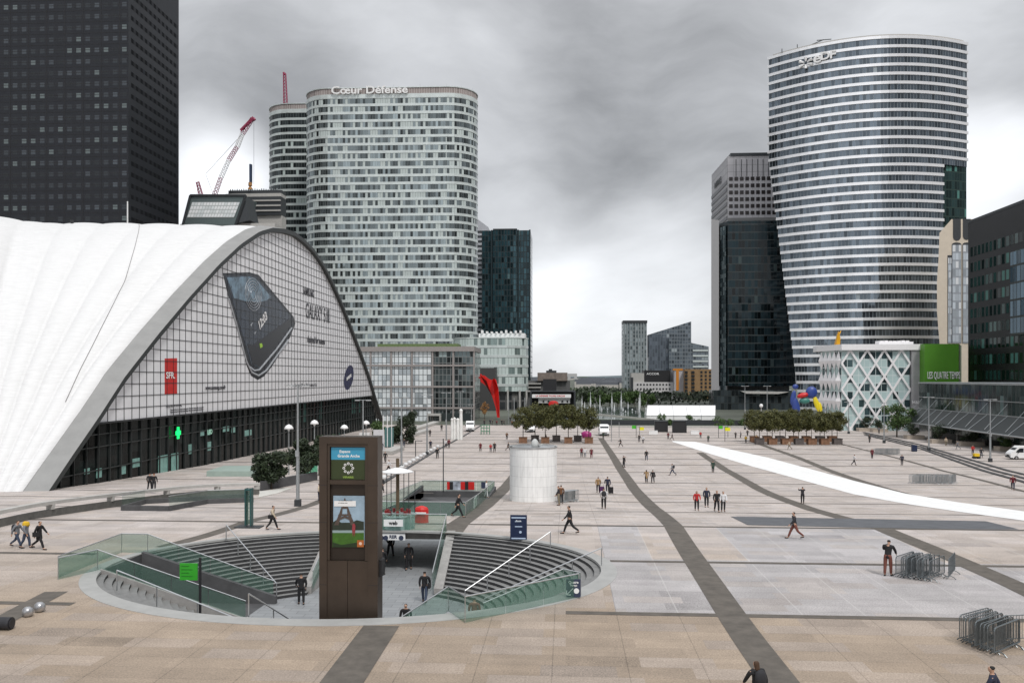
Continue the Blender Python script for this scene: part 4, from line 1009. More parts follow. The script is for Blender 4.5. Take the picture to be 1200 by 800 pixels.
def seg2(p, q):  # clip to the facade rectangle
    (x0_, z0_), (x1_, z1_) = p, q
    if x0_ > x1_: x0_, z0_, x1_, z1_ = x1_, z1_, x0_, z0_
    def cl(t0, t1, d, lo, v):
        return t0, t1
    t0, t1 = 0., 1.; dx_, dz_ = x1_-x0_, z1_-z0_
    for p_, q_ in ((-dx_, x0_-xo0), (dx_, xo1-x0_), (-dz_, z0_-zbt), (dz_, ztp-z0_)):
        if abs(p_) < 1e-9: continue
        r_ = q_/p_
        if p_ < 0: t0 = max(t0, r_)
        else: t1 = min(t1, r_)
    if t0 >= t1: return None
    return (x0_+dx_*t0, z0_+dz_*t0), (x0_+dx_*t1, z0_+dz_*t1)
for i in range(-6, 11):
    for s_ in (1, -1):
        xs0 = xo0+dxl*(i+.5); g_ = seg2((xs0, ztp), (xs0+s_*dxl*10, ztp-dzl*10/1.0))
        if g_ is None: continue
        (xa_, za_), (xb_, zb_) = g_
        if math.hypot(xb_-xa_, zb_-za_) < 1: continue
        dd = Vector((xb_-xa_, 0, zb_-za_)); ln = dd.length; c = MB()
        off = -.45 if s_ > 0 else -.40
        a_ = math.atan2(dd.z, dd.x); nrm_ = Vector((-math.sin(a_), 0, math.cos(a_)))*.26
        p0_, p1_ = Vector((xa_, Yo+off, za_)), Vector((xb_, Yo+off, zb_))
        c.extr([p0_-nrm_, p1_-nrm_, p1_+nrm_, p0_+nrm_], (0, .3, 0)); c.build('lattice_bar', wl_, t)
sv = Vector((xlo-xo0, 13)); Ln = sv.length; sv.normalize(); nv = Vector((sv.y, -sv.x))*-1
nv = Vector((-13, xlo-xo0)).normalized()*-1 if False else Vector((-abs(sv.y), -abs(sv.x))).normalized()
for k in range(5):      # folded vertical diamonds on the left face
    for j in range(4):
        c = MB(); w_ = Ln/5; u0 = (k+.5)*w_; h_ = (ztp-zbt)/4; zc_ = ztp-(j+.5)*h_
        def P_(u, z, o): q = Vector((xo0, Yo))+sv*u+nv*o; return (q.x, q.y, z)
        c.add([P_(u0, zc_+h_/2, .1), P_(u0+w_*.48, zc_, .1), P_(u0, zc_-h_/2, .1), P_(u0-w_*.48, zc_, .1), P_(u0, zc_, 1.1)], [(0, 1, 4), (1, 2, 4), (2, 3, 4), (3, 0, 4)]); c.build('folded_fin', wl_, t)
b = MB()
for k in range(7): b.bb(xat(1030+k*5, Yo+6), xat(1034+k*5, Yo+6), Yo+5, Yo+9, zat(404.3, Yo), zat(400.5, Yo+5)+.2*R.random())
b.bb(xat(1028, Yo+6), xat(1068, Yo+6), Yo+4.6, Yo+5, zat(404.3, Yo), zat(401.5, Yo+5)); b.build('roof_plant', wl_, t)
text_mesh('H&M', 1.2, (xat(1074.5, Yo-.9), Yo-.95, zat(470.5, Yo)), (1, 0, 0), (0, 0, 1), txw, t, 'small_lettering', .1, 'CENTER', .02)
gs = Yo
b = MB(); b.extr([at(980, 404, gs+4), at(984.5, 404, gs+4), at(985, 396, gs+4), at(983, 388, gs+4), at(981, 394, gs+4)], (0, .8, 0)); b.extr([at(979, 404, gs+4.4), at(981, 396, gs+4.4), at(984, 399, gs+4.4)], (0, 1.2, 0)); b.tube(at(983, 392, gs+4.3), at(985.5, 387.5, gs+4.3), .25, .1, 6)
tag(b.build('gold_sculpture', mat('gold', (.75, .38, .02), .35, .5, .1)), 'small golden rearing sculpture on the roof of the lattice building', 'sculpture')
# green box and mall front
XM = 86.
yM1 = atX(1077, 449, XM).y; yM0 = 120.
zM = 8.7
b = MB(); gx0, gx1 = xat(1083.5, 236), xat(1123.5, 236)
t = thing('green_billboard_block', 'bright green rooftop block with white shop centre lettering right of the lattice building', 'building', (gx0, 236, -4))
b.prism([(gx0, 236), (gx1, 236), (gx1+7, 250), (gx0, 250)], zat(452, 236), zat(404, 236), 3, 5); gw = b.build('wall', mat('leaf_green_panels', (.075, .24, .015), .5, 0, .08, .3), t)
text_mesh('LES QUATRE TEMPS', 2.7, (xat(1106, 235.8), 235.85, zat(440, 236)), (1, 0, 0), (0, 0, 1), txw, t, 'lettering', .12, 'CENTER', .015, .36)
t = thing('shopping_centre_front', 'long low grey glass shopping centre front with a sloping glass canopy on the right', 'building', (XM, 170, -4))
mg_ = pane_mat('grey_mall_glazing', (.03, .05, .05), (.08, .13, .13), .12, (.04, .045, .045), .12, .0, .45, .12, .02, .35)
b = MB(); b.prism([(XM, yM0), (XM+26, yM0), (XM+26, yM1), (XM, yM1)], zat(505, 200), zM, 1.5, 9); b.build('glazing', mg_, t)
b = MB(); b.bb(XM-.2, XM+26.2, yM0, yM1+.1, zM, zM+.35); b.build('roof_edge', galv, t)
b = MB(); b.bb(XM-.15, XM-.02, yM0, yM1, 5.4, 5.55); b.bb(XM-.15, XM-.02, yM0, yM1, 2.6, 2.8); b.build('cladding_rail', galv, t)
b = MB(); b.bb(XM+2.5, XM+26, yM0, yM1-1, -5, zat(505, 200)); b.build('shopfront', pane_mat('dark_shopfront', (.015, .03, .028), (.22, .30, .26), .14, (.03, .03, .03), .06, .0, .3, .1, .02, .8), t)
cg = glass_mat('smoky_canopy_glass', (.025, .032, .032), .88, .35)
b = MB(); b.add([(XM-4.0, yM0, -.55), (XM-4.0, yM1, -.55), (XM-.1, yM1, 2.6), (XM-.1, yM0, 2.6), (XM-4.0, yM0, -.65), (XM-4.0, yM1, -.65), (XM-.1, yM1, 2.5), (XM-.1, yM0, 2.5)], [(0, 1, 2, 3), (7, 6, 5, 4), (0, 3, 7, 4), (1, 5, 6, 2), (0, 4, 5, 1)]); b.build('canopy', cg, t)
y_ = yM1-2
while y_ > yM0:
    c = MB(); c.tube((XM-4.0, y_, -.5), (XM-.1, y_, 2.65), .07, n=6); c.build('canopy_rib', galv, t)
    c = MB(); c.tube((XM-.1, y_, 5.0), (XM-4.5, y_, .1), .05, n=5); c.build('canopy_stay', galv, t); y_ -= 8.0
b = MB(); b.tube((XM-4.0, yM0, -.6), (XM-4.0, yM1, -.6), .16, n=6); b.build('canopy_edge', galv, t)
y_ = yM1-4
while y_ > yM0: c = MB(); c.tube((XM+2, y_, -4.4), (XM+2, y_, .5), .3, n=10); c.build('column', conc, t); y_ -= 12
# ---- far buildings on the axis
Yf = 800.
fg = pane_mat('far_grid_glazing', (.12, .15, .16), (.28, .33, .35), .3, (.22, .25, .26), .35, .22, .3, .2, .02, .5)
def fbox(name, label, xa, xb, yt, Y, m, pw, fh, dep=20, part='wall'):
    t = thing(name, label, 'building', (xat((xa+xb)/2, Y), Y, -5)); b = MB()
    b.prism([(xat(xa, Y), Y), (xat(xb, Y), Y), (xat(xb, Y), Y+dep), (xat(xa, Y), Y+dep)], -6, zat(yt, Y), pw, fh, zb=zat(yt, Y)-40*fh); b.build(part, m, t); return t
t = fbox('grid_tower', 'far rectangular tower with a pale vertical grid above the fountain', 730.5, 758, 379, Yf, fg, 2.6, 3.6, 25, 'glazing')
b = MB(); b.bb(xat(730, Yf), xat(758.5, Yf), Yf-.8, Yf+20, zat(379, Yf), zat(376, Yf)); b.build('parapet', dsteel, t)
b = MB()
for k in range(9): X_ = xat(732+k*3.15, Yf); b.bb(X_-.25, X_+.25, Yf-.6, Yf, -5, zat(379, Yf))
b.build('vertical_fin', mat('grey_fin', (.30, .33, .34), .5, .1, .1), t)
t = thing('wedge_tower', 'far blue grey glass building with two sloping rooflines', 'building', (xat(790, Yf), Yf+10, -5))
wg2 = pane_mat('slate_far_glazing', (.10, .12, .14), (.30, .34, .36), .12, (.15, .17, .19), .2, .25, .35, .15, .02, .4)
def fpoly(pxs, Y, m, name, dep, s=2.5):
    P = [at(x, y, Y) for x, y in pxs]; c = MB(); n = len(P); vs = P+[p+Vector((0, dep, 0)) for p in P]
    uvf = [(p.x/s, p.z/3.6) for p in P]
    c.add(vs, [tuple(range(n))]+[(k, (k+1) % n, n+(k+1) % n, n+k)[::-1] for k in range(n)], [uvf]+[None]*n); return c.build(name, m, t)
fpoly([(760, 480), (810, 480), (810, 376.5), (760, 392)], Yf+15, wg2, 'tall_wing', 14)
fpoly([(760, 480), (784, 480), (784, 397), (768, 390.5), (760, 392)], Yf+2, pane_mat('lilac_far_glazing', (.13, .15, .18), (.20, .22, .25), .15, (.08, .1, .12), .3, 0, .35, .15, .02, .3), 'front_wing', 10)
fpoly([(784, 480), (830.5, 480), (830.5, 406), (784, 396)], Yf-2, wg2, 'low_wing', 12)
b = MB()
for k in range(9): b.bb(xat(812, Yf-3), xat(830, Yf-3), Yf-2.6, Yf-2.1, zat(412+k*6.2, Yf), zat(410+k*6.2, Yf))
b.build('pale_storey_band', cdb, t)
Yg = 560.
t = fbox('white_hotel_block', 'white office block with rows of small square windows and a black top storey', 742, 790, 447.5, Yg, mat('white_render', (.55, .54, .54), .8, 0, .06), 3, 3)
wd = mat('small_dark_window', (.03, .032, .035), .3, .1, .2)
for r in range(5):
    for c in range(11):
        b = MB(); X_ = xat(747.2+c*3.75+(0 if c < 12 else 0), Yg); Z_ = zat(450.5+r*5.0, Yg); b.bb(X_-.55, X_+.55, Yg-.08, Yg+.1, Z_-.6, Z_+.6); b.build('window', wd, t)
b = MB(); b.bb(xat(755, Yg), xat(786, Yg), Yg+1, Yg+18, zat(447.5, Yg), zat(434, Yg)); tp = b.build('black_top_storey', black, t)
text_mesh('ACCOR', 1.9, (xat(765, Yg+.9), Yg+.9, zat(438, Yg)), (1, 0, 0), (0, 0, 1), txw, t, 'rooftop_lettering', .1, 'CENTER', .03, 1.2)
b = MB(); b.bb(xat(740, Yg), xat(755, Yg), Yg+1, Yg+12, zat(447.5, Yg), zat(437, Yg)); b.build('grey_top_storey', conc, t)
b = MB(); b.bb(xat(739, Yg), xat(742, Yg), Yg-.5, Yg+12, -5, zat(442, Yg)); b.build('dark_pier', dsteel, t)
t = fbox('pale_gable_block', 'plain pale wall block with an orange vertical stripe beside the brown flats', 790.3, 802, 434, Yg-5, mat('pale_lilac_wall', (.45, .44, .46), .8, 0, .06), 3, 3)
b = MB(); b.bb(xat(792.3, Yg-5), xat(795.5, Yg-5), Yg-5.3, Yg-5.02, zat(457, Yg-5), zat(433, Yg-5)); b.bb(xat(789, Yg-5), xat(800, Yg-5), Yg-5.3, Yg, zat(434, Yg), zat(432, Yg)); b.build('orange_stripe', mat('orange_paint', (.60, .22, .02), .6, 0, .1), t)
t = fbox('brown_flats', 'ochre brown block of flats with columns of dark balconies', 802.3, 835, 432.5, Yg-10, mat('ochre_brick', (.28, .175, .085), .85, 0, .2, .4), 3, 3)
for c, (xx, mm) in enumerate(((804, 1.5), (812, 1.7), (822, 1.0), (827, 1.0), (832, 1.0))):
    for r in range(8):
        b = MB(); X_ = xat(xx, Yg-10); Z_ = zat(436+r*4.3, Yg-10); b.bb(X_-mm/2-.15, X_+mm/2+.15, Yg-(10.5 if c < 2 else 10.1), Yg-9.9, Z_-.75, Z_+.75); b.build('balcony' if c < 2 else 'window', wd, t)
# terrace-concrete building in the middle
Ym = 430.
t = thing('brutalist_building', 'squat brown concrete building with a block on top, centre distance', 'building', (xat(640, Ym), Ym, -5))
bc = mat('brown_concrete', (.20, .165, .145), .9, 0, .25, .6, .2)
b = MB(); b.bb(xat(616, Ym), xat(668, Ym), Ym, Ym+20, -5, zat(446, Ym)); b.build('lower_storeys', mat('mottled_dark_grey', (.10, .10, .10), .8, 0, .3, .5), t)  # lower storeys in a mottled dark grey
b = MB(); b.bb(xat(630, Ym), xat(665, Ym), Ym-2, Ym+14, zat(446, Ym), zat(436.5, Ym)); b.build('upper_block', bc, t)
b = MB(); b.bb(xat(640, Ym), xat(652, Ym), Ym, Ym+6, zat(436.5, Ym), zat(434, Ym)); b.bb(xat(643, Ym), xat(647, Ym), Ym, Ym+4, zat(434, Ym), zat(432.3, Ym)); b.build('roof_plant', dsteel, t)
for k in range(3): b = MB(); b.bb(xat(616, Ym), xat(634, Ym), Ym-2, Ym, zat(450+k*4.4, Ym), zat(448.6+k*4.4, Ym)); b.build('balcony_slab', conc, t)
t = thing('event_stage', 'black framed outdoor stage with a white sponsor banner, centre distance', 'stage', (xat(648, 372), 372, -4.6))
Yst = 372.
b = MB(); b.bb(xat(622, Yst), xat(674, Yst), Yst+5, Yst+6, -4.6, zat(459, Yst)); b.bb(xat(636, Yst), xat(652, Yst), Yst+4, Yst+8, zat(459, Yst), zat(444, Yst)); b.build('backdrop', black, t)
b = MB()
for xx in (622.5, 673.5): b.bb(xat(xx, Yst)-.4, xat(xx, Yst)+.4, Yst-4, Yst+5, -4.6, zat(459, Yst))
b.bb(xat(622, Yst), xat(674, Yst), Yst-4, Yst+6, zat(459, Yst), zat(457.5, Yst)); b.build('frame', dsteel, t)
b = MB(); b.bb(xat(624, Yst), xat(669, Yst), Yst-4.3, Yst-4.1, zat(465.5, Yst), zat(461.5, Yst)); bn = b.build('banner', white, t)
text_mesh('LA D\u00c9FENSE TOURS CIRCUS', 1.0, (xat(645, Yst), Yst-4.35, zat(463.5, Yst)), (1, 0, 0), (0, 0, 1), redm, t, 'banner_lettering', .04, 'CENTER', .02)
b = MB(); b.bb(xat(631, Yst), xat(668, Yst), Yst-1, Yst-.8, zat(472, Yst), zat(466, Yst)); b.build('white_screen', white, t)
b = MB()
for xx in (636, 642, 658, 664): b.bb(xat(xx, Yst), xat(xx+2, Yst), Yst-1.2, Yst-1.05, zat(471, Yst), zat(469, Yst))
b.build('opening', black, t)
b = MB(); c_ = at(648.5, 473.5, Yst-4.8)
b.lathe((c_.x, c_.y, c_.z-1.5), [(.3, 0), (1.8, .4), (2.2, 1.5), (1.8, 2.6), (.5, 3.0)], 10, sy=.3); b.build('red_emblem', redm, t)
# distant arch monument, hills, city
Yz = 3600.
t = thing('triumphal_arch', 'tiny triumphal arch on the horizon, coloured pale grey for haze', 'monument', (xat(670.5, Yz), Yz, -5))
stn = mat('haze_tinted_limestone', (.42, .42, .42), .9, 0, .05)  # distance haze put into the grey of the stone
xa_, xb_ = xat(665.2, Yz), xat(676.2, Yz); b = MB(); zt_ = zat(437.6, Yz); w_ = xb_-xa_
b.bb(xa_, xa_+w_*.3, Yz, Yz+20, -30, zt_-13); b.bb(xb_-w_*.3, xb_, Yz, Yz+20, -30, zt_-13); b.bb(xa_, xb_, Yz, Yz+20, zt_-13, zt_); b.build('masonry', stn, t)
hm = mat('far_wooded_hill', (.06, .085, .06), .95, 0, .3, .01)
def hill(px, Y, zt_, dep, m):
    b = MB(); top = []
    xs_ = [px[0]+(px[1]-px[0])*k/60 for k in range(61)]
    vs = []
    for k, xx in enumerate(xs_):
        X_ = xat(xx, Y); h = zat(zt_, Y)+(zat(zt_-2.5, Y)-zat(zt_, Y))*(.5*math.sin(k*.37)+.3*math.sin(k*1.1+2)+.3*R.random())
        e = math.sin(math.pi*k/60)**.4
        vs += [(X_, Y, -8), (X_, Y+dep*.3, -8+(h+8)*.8*e), (X_, Y+dep*.6, -8+(h+8)*e), (X_, Y+dep, -8)]
    fs = [(4*k+j, 4*(k+1)+j, 4*(k+1)+j+1, 4*k+j+1) for k in range(60) for j in range(3)]
    b.add(vs, fs); return struct(b.build('hills', m))
hill((560, 900), 5200, 443.2, 900, hm); hill((300, 1500), 8200, 441.5, 1500, mat('far_haze_tinted_hill', (.09, .12, .13), .95, 0, .2, .01))  # farther hill tinted blue, distance haze put into its colour
b = MB(); fc = [mat('distant_facade_pale', (.45, .43, .40), .9, 0, .1), mat('distant_facade_grey', (.28, .28, .28), .9, 0, .1), mat('distant_slate', (.12, .13, .15), .8, 0, .1)]  # far blocks in plain pale, grey and slate tones
for k in range(900):
    Y = R.choice((1000, 1300, 1800, 2400, 3000, 3800, 4600))*(.9+.3*R.random()); xx = 560+R.random()*330; X_ = xat(xx, Y)
    if Y < 3700 and 655 < xx < 682: continue
    h = 10.4-(3+R.random()*9)/1000*Y; w_ = 10+R.random()*18
    if h < 0: h = R.random()*3
    h = max(h-3, 1.5)/.62
    b.bb(X_-w_/2, X_+w_/2, Y, Y+15, -6, h*.62, R.choice((0, 0, 1))); b.bb(X_-w_/2, X_+w_/2, Y+1, Y+14, h*.62+.002, h*.62+3, 2)
tag(b.build('distant_city', fc, origin=(0, 0, 0)), 'mass of distant city blocks below the horizon', 'city', kind='stuff')
# ------------------------------------------------------------------ foliage
lf_dark = leaf_mat('dark_leaves', (.012, .022, .010), (.035, .055, .022))
lf_green = leaf_mat('green_leaves', (.03, .065, .018), (.09, .15, .04))
lf_olive = leaf_mat('olive_autumn_leaves', (.035, .045, .012), (.13, .125, .035))
def crown_mesh(n, rx, ry, rz, leaf, seed, clumps=9, hole=.25):
    r = random.Random(seed); mb = MB(); cs = []
    for k in range(clumps):
        a = r.random()*6.283; u = r.random()**.6; v = (r.random()*2-1)
        q = math.sqrt(max(0, 1-v*v*.7))
        cs.append((math.cos(a)*u*q*rx*.78, math.sin(a)*u*q*ry*.78, v*rz*.72, (.28+.25*r.random())*(.68 if clumps > 30 else 1)))
    for i in range(n):
        c = cs[r.randrange(clumps)]; d = Vector((r.gauss(0, 1), r.gauss(0, 1), r.gauss(0, 1))).normalized()*(r.random()**.45)*c[3]
        p = Vector((c[0]+d.x*rx, c[1]+d.y*ry, c[2]+d.z*rz)); s = leaf*(.6+.8*r.random())
        a = Vector((r.gauss(0, 1), r.gauss(0, 1), r.gauss(0, 1))).normalized(); b = a.orthogonal().normalized(); t = r.random()*6.28
        b = (Matrix.Rotation(t, 3, a) @ b); c2 = a.cross(b)
        mb.add([p-b*s, p+c2*s*.45, p+b*s, p-c2*s*.45], [(0, 1, 2, 3)])
    return mb
def tree(name, label, cat, base, h, rx, rz, m, group=None, n=900, leaf=.16, seed=1, trunk_r=.12, ry=None, clumps=10, trunk_top=None, cz=None):
    t = thing(name, label, cat, base, group); B = Vector(base); cz = h-rz if cz is None else cz
    mb = MB(); tt = trunk_top or cz; mb.tube(B, B+Vector((0, 0, tt)), trunk_r, trunk_r*.55, 7)
    r = random.Random(seed)
    for k in range(5):
        a = r.random()*6.28; st = B+Vector((0, 0, tt*(.65+.3*r.random()))); mb.tube(st, B+Vector((math.cos(a)*rx*.6, math.sin(a)*rx*.6, cz+rz*(r.random()*.8-.1))), trunk_r*.5, trunk_r*.15, 5)
    mb.build('trunk', trunkm, t)
    c = crown_mesh(n, rx, ry or rx, rz, leaf, seed, clumps); c.v = [(v[0]+B.x, v[1]+B.y, v[2]+B.z+cz) for v in c.v]; c.build('crown', m, t)
    return t
def shrub(name, label, base, rx, h, m, group=None, n=500, leaf=.12, seed=3, ry=None):
    t = thing(name, label, 'shrub', base, group); B = Vector(base)
    mb = MB(); r = random.Random(seed)
    for k in range(5): a = r.random()*6.28; mb.tube(B, B+Vector((math.cos(a)*rx*.5, math.sin(a)*rx*.5, h*.6)), .05, .02, 5)
    mb.build('stem', trunkm, t)
    c = crown_mesh(n, rx, ry or rx, h*.5, leaf, seed, 9); c.v = [(v[0]+B.x, v[1]+B.y, v[2]+B.z+h*.52) for v in c.v]; c.build('foliage', m, t); return t
def pot_tree_proto(seed, lab_):
    t = tree('planter_tree', lab_, 'tree', (0, 0, .0), 7.8, 3.2, 2.9, lf_olive, 'potted trees in a row behind the white drum', 4200, .2, seed, .10, cz=4.7, trunk_top=4.4, clumps=34)
    return t
corten = mat('rust_brown_planter', (.20, .105, .06), .85, 0, .3, 2); grayp = mat('grey_planter', (.10, .085, .08), .8, 0, .2, 2)
def planter(label, p, m, group):
    mb = MB(); s = 1.75; h = 1.25
    for dx, dy in ((-1, 0), (1, 0)): mb.box((p.x+dx*(s/2-.05), p.y, p.z+h/2), (.1, s, h))
    for dy in (-1, 1): mb.box((p.x, p.y+dy*(s/2-.05), p.z+h/2), (s-.2, .1, h))
    mb.box((p.x, p.y, p.z+h*.45), (s-.2, s-.2, h*.8))
    for dy in (-1, 1): mb.box((p.x, p.y+dy*(s/2), p.z+h-.03), (s+.1, .14, .1))
    for dx in (-1, 1): mb.box((p.x+dx*(s/2), p.y, p.z+h-.03), (.14, s-.14, .1))
    return tag(mb.build('planter_box', m), label, 'planter', group)
trees_p = [pot_tree_proto(11+k, 'x') for k in range(4)]
used = [False]*4
def put_tree(p, sx, label, group, k, rz):
    src = trees_p[k]
    if not used[k]: used[k] = True; t = src
    else: t = copy_tree(src)
    t.location = p; t.rotation_euler.z = rz; t.scale = (sx, sx, sx)
    t['label'] = label; t['group'] = group; return t
ORD = ['leftmost', 'second', 'third', 'fourth', 'fifth', 'sixth', 'seventh', 'eighth', 'rightmost']
lx = [613, 627, 639, 652, 666, 677, 690]
for k, x in enumerate(lx):
    Y = 186.5 if k % 2 == 0 else 192.5
    p = at(x, 441, Y); p.z = zg(Y)
    side = ORD[k] if k < 6 else 'rightmost'
    rowt = 'front row' if k % 2 == 0 else 'back row'
    planter(f'square tree planter, {side} of seven under the olive trees behind the white drum', p, corten if k % 2 == 0 else grayp, 'planters behind the white round vent')
    put_tree(p+Vector((0, 0, 1.0)), .92+.1*R.random(), f'olive brown potted tree, {side} from the left of seven behind the white round vent', 'potted trees behind the white round vent', k % 4, R.random()*6)
rx_ = [(890, 186), (905, 186), (920.5, 186), (936, 186), (951, 186), (966, 186), (981, 187), (884, 193), (899, 194), (914, 194), (930, 194), (945, 194), (961, 194), (975, 195)]
for k, (x, Y) in enumerate(rx_):
    p = at(x, 441, Y); p.z = zg(Y); fr = k < 7; kk = k if fr else k-7
    side = ORD[kk] if kk < 6 else 'rightmost'; rowt = 'front' if fr else 'rear'
    planter(f'square tree planter, {side} in the {rowt} row of the right potted grove', p, corten if k % 3 else grayp, 'planters of the right potted grove')
    put_tree(p+Vector((0, 0, 1.0)), .78+.1*R.random(), f'bushy potted tree, {side} in the {rowt} row of the grove left of the lattice building', 'potted trees of the right grove', (k+1) % 4, R.random()*6)
# CNIT side dark trees
for i, (x, y, w_, h_) in enumerate(((318, 573, 44, 42), (352, 563, 46, 50), (374, 557, 30, 46), (394, 545, 34, 36))):
    g_ = G(x, y); d = g_.y
    tree('dark_tree', ['round dark tree by the pale platform in front of the white hall', 'dark tree right of the tall lamp in front of the white hall', 'dark tree just left of the brown pylon', 'dark tree hidden partly by the top of the brown pylon'][i], 'tree', g_, h_*d/1000, w_*d/2000*1.15, h_*d/2600, lf_dark, 'dark trees in front of the white hall', 4200, .24, 30+i)
for i, (x, y, w_, h_, m) in enumerate(((462, 520, 22, 26, lf_dark), (476, 520, 26, 30, lf_dark), (441, 520, 26, 28, lf_green), (482, 500, 18, 22, lf_dark))):
    g_ = G(x, y); d = g_.y
    shrub('shrub', ['dark shrub behind the teal sign panel', 'big dark shrub right of the teal sign panel', 'green shrub at the right foot of the white hall', 'dark shrub at the foot of the glass atrium'][i], g_, w_*d/2000, h_*d/1000, m, 'shrubs by the foot of the white hall', 2600, .24, 50+i)
# right side trees and shrubs
g_ = G(1051, 512); tree('broad_tree', 'broad green tree in front of the lattice building', 'tree', g_, 40*g_.y/1000, 20*g_.y/1000, 15*g_.y/1000, lf_green, None, 2600, .28, 71, .18)
for i, (x, y, w_, h_, m) in enumerate(((1016, 505, 20, 16, lf_dark), (1071, 514, 18, 17, lf_dark), (1101, 519, 21, 20, lf_dark), (1137, 522, 24, 22, lf_dark), (1178, 528, 18, 18, lf_green), (1030, 506, 16, 14, lf_dark))):
    g_ = G(x, y); d = g_.y
    lb = ['low dark shrub under the left corner of the lattice building', 'round clipped shrub right of the broad green tree', 'round clipped shrub right of the first right hand lamp post', 'largest round clipped shrub in front of the shopping centre front', 'green shrub beside the white van', 'low dark shrub under the middle of the lattice building'][i]
    shrub('shrub', lb, g_+Vector((0, 0, .7)), w_*d/2000, (h_-3)*d/1000, m, 'shrubs on the right side', 900, .2, 80+i)
    mb = MB(); s = w_*d/1000*1.05; mb.box((g_.x, g_.y, g_.z+.4), (s, 2.4, .8)); mb.box((g_.x, g_.y, g_.z+.82), (s+.1, 2.5, .08)); tag(mb.build('stone_planter', mat('cream_stone', (.42, .36, .30), .8, 0, .12)), 'low stone planter of the '+lb, 'planter', 'stone planters on the right side')
for i, (x, w_, h_, m, Y) in enumerate(((693, 8, 17, lf_green, 430), (705, 12, 17, lf_green, 425), (714, 9, 16, lf_green, 430), (724, 12, 17, lf_green, 425), (735, 13, 17, lf_green, 420), (744, 11, 17, lf_green, 425), (754, 12, 16, lf_green, 420), (765, 10, 14, lf_green, 425), (684, 10, 16, lf_dark, 440), (703, 10, 18, lf_dark, 460), (742, 9, 14, lf_dark, 455))):
    p = at(x, 441, Y); p.z = -4.6
    side = ['just right of the potted trees', 'behind the leftmost jets', 'between the left jets', 'behind the middle jets', 'left of the tall right jet', 'right of the tall right jet', 'under the white office block', 'left of the white marquee'][i] if i < 8 else ['darkest on the left', 'dark and set back in the middle', 'dark and set back on the right'][i-8]
    tree('row_tree', f'green tree in the row behind the fountain, {side}', 'tree', p, (h_+1)*Y/1000, w_*Y/1700, h_*Y/2300, m, 'trees in the row behind the fountain', 1500, .5, 100+i, .2)
for i, (x, y, w_, h_) in enumerate(((775, 493, 12, 10), (785, 497, 10, 8), (808, 494, 11, 9), (819, 496, 9, 6), (842, 498, 16, 11), (856, 498, 14, 9), (870, 497, 12, 8))):
    g_ = G(x, y+1.5); d = g_.y
    lb = ['in front of the left end of the white marquee', 'small, beside the left black box', 'in front of the middle of the white marquee', 'low, in front of the right part of the white marquee', 'just right of the white marquee', 'between the marquee and the potted grove', 'touching the left end of the potted grove'][i]
    shrub('shrub', f'small green shrub {lb}', g_, w_*d/2000, h_*d/1000, lf_green, 'small shrubs along the end of the plaza', 500, .22, 130+i)

# ------------------------------------------------------------------ middle distance objects
# white marquee
Ym_ = 292.; xa, xb = xat(757.5, Ym_), xat(838, Ym_); ze, zr, zb_ = zat(486, Ym_), zat(474.5, Ym_+3), -4.6
t = thing('marquee_tent', 'long white marquee tent with a pitched roof on the far side of the plaza', 'tent', ((xa+xb)/2, Ym_, zb_))
tent = mat('white_canvas', (.80, .80, .80), .7, 0, .04, .6)
b = MB(); b.extr([(xa, Ym_-.2, ze), (xa+.8, Ym_+4, zr), (xa, Ym_+8, ze)], (xb-xa, 0, 0)); b.build('roof', tent, t)
b = MB(); b.bb(xa+.1, xb-.1, Ym_, Ym_+8, zb_, ze-.02); b.build('wall', tent, t)
for k in range(1, 5): X_ = xa+(xb-xa)*k/5; b = MB(); b.tube((X_, Ym_-.08, zb_), (X_, Ym_-.08, ze), .07, n=5); b.tube((X_, Ym_-.28, ze), (X_, Ym_+3.95, zr+.08), .05, n=5); b.build('post', galv, t)
# low end wall of the plaza
b = MB(); Yp = G(800, 501).y
xw0, xw1 = xat(690, Yp), xat(1000, Yp)
b.bb(xw0, xw1, Yp, Yp+.5, zg(Yp), zg(Yp)+.55); tag(b.build('low_wall', conc), 'low pale wall across the far end of the plaza', 'wall')
b = MB(); b.bb(xw0, xw1, Yp+14, Yp+14.4, -4.6, -3.0); b.build('x', dsteel); o = COL.objects['x']; o.name = 'dark_wall'; tag(o, 'long dark retaining wall behind the low pale end wall of the plaza', 'wall')
b = MB(); P = [at(700, 484.5, 300), at(760, 490, 288), at(815, 497, 275)]
for p, q in zip(P, P[1:]): b.extr([p, q, q+Vector((0, 0, -.7)), p+Vector((0, 0, -.7))], (0, 1.2, 0))
b.tube((P[1].x, P[1].y+.5, -4.6), (P[1].x, P[1].y+.5, P[1].z), .3, n=8); b.tube((P[2].x, P[2].y+.5, -4.6), (P[2].x, P[2].y+.5, P[2].z), .3, n=8)
tag(b.build('footbridge', conc), 'thin pale sloping footbridge in front of the fountain', 'footbridge')
b = MB(); b.add([(xat(660, 300), 300, -4.55), (xat(770, 300), 300, -4.55), (xat(745, 420), 420, -4.55), (xat(668, 420), 420, -4.55)], [(0, 1, 2, 3)]); wt = b.build('water', mat('basin_water', (.05, .07, .07), .1, 0, .1, 1), origin=(0, 0, 0)); struct(wt)
b = MB(); b.add([(xat(700, 280), 280, -4.5), (xat(760, 280), 280, -4.5), (xat(757, 298), 298, -4.5), (xat(700, 298), 298, -4.5)], [(0, 1, 2, 3)]); struct(b.build('lawn', mat('lawn_green', (.05, .09, .025), .9, 0, .3, 2), origin=(0, 0, 0)))
jm = glass_mat('white_spray', (.85, .87, .88), .55, .9)
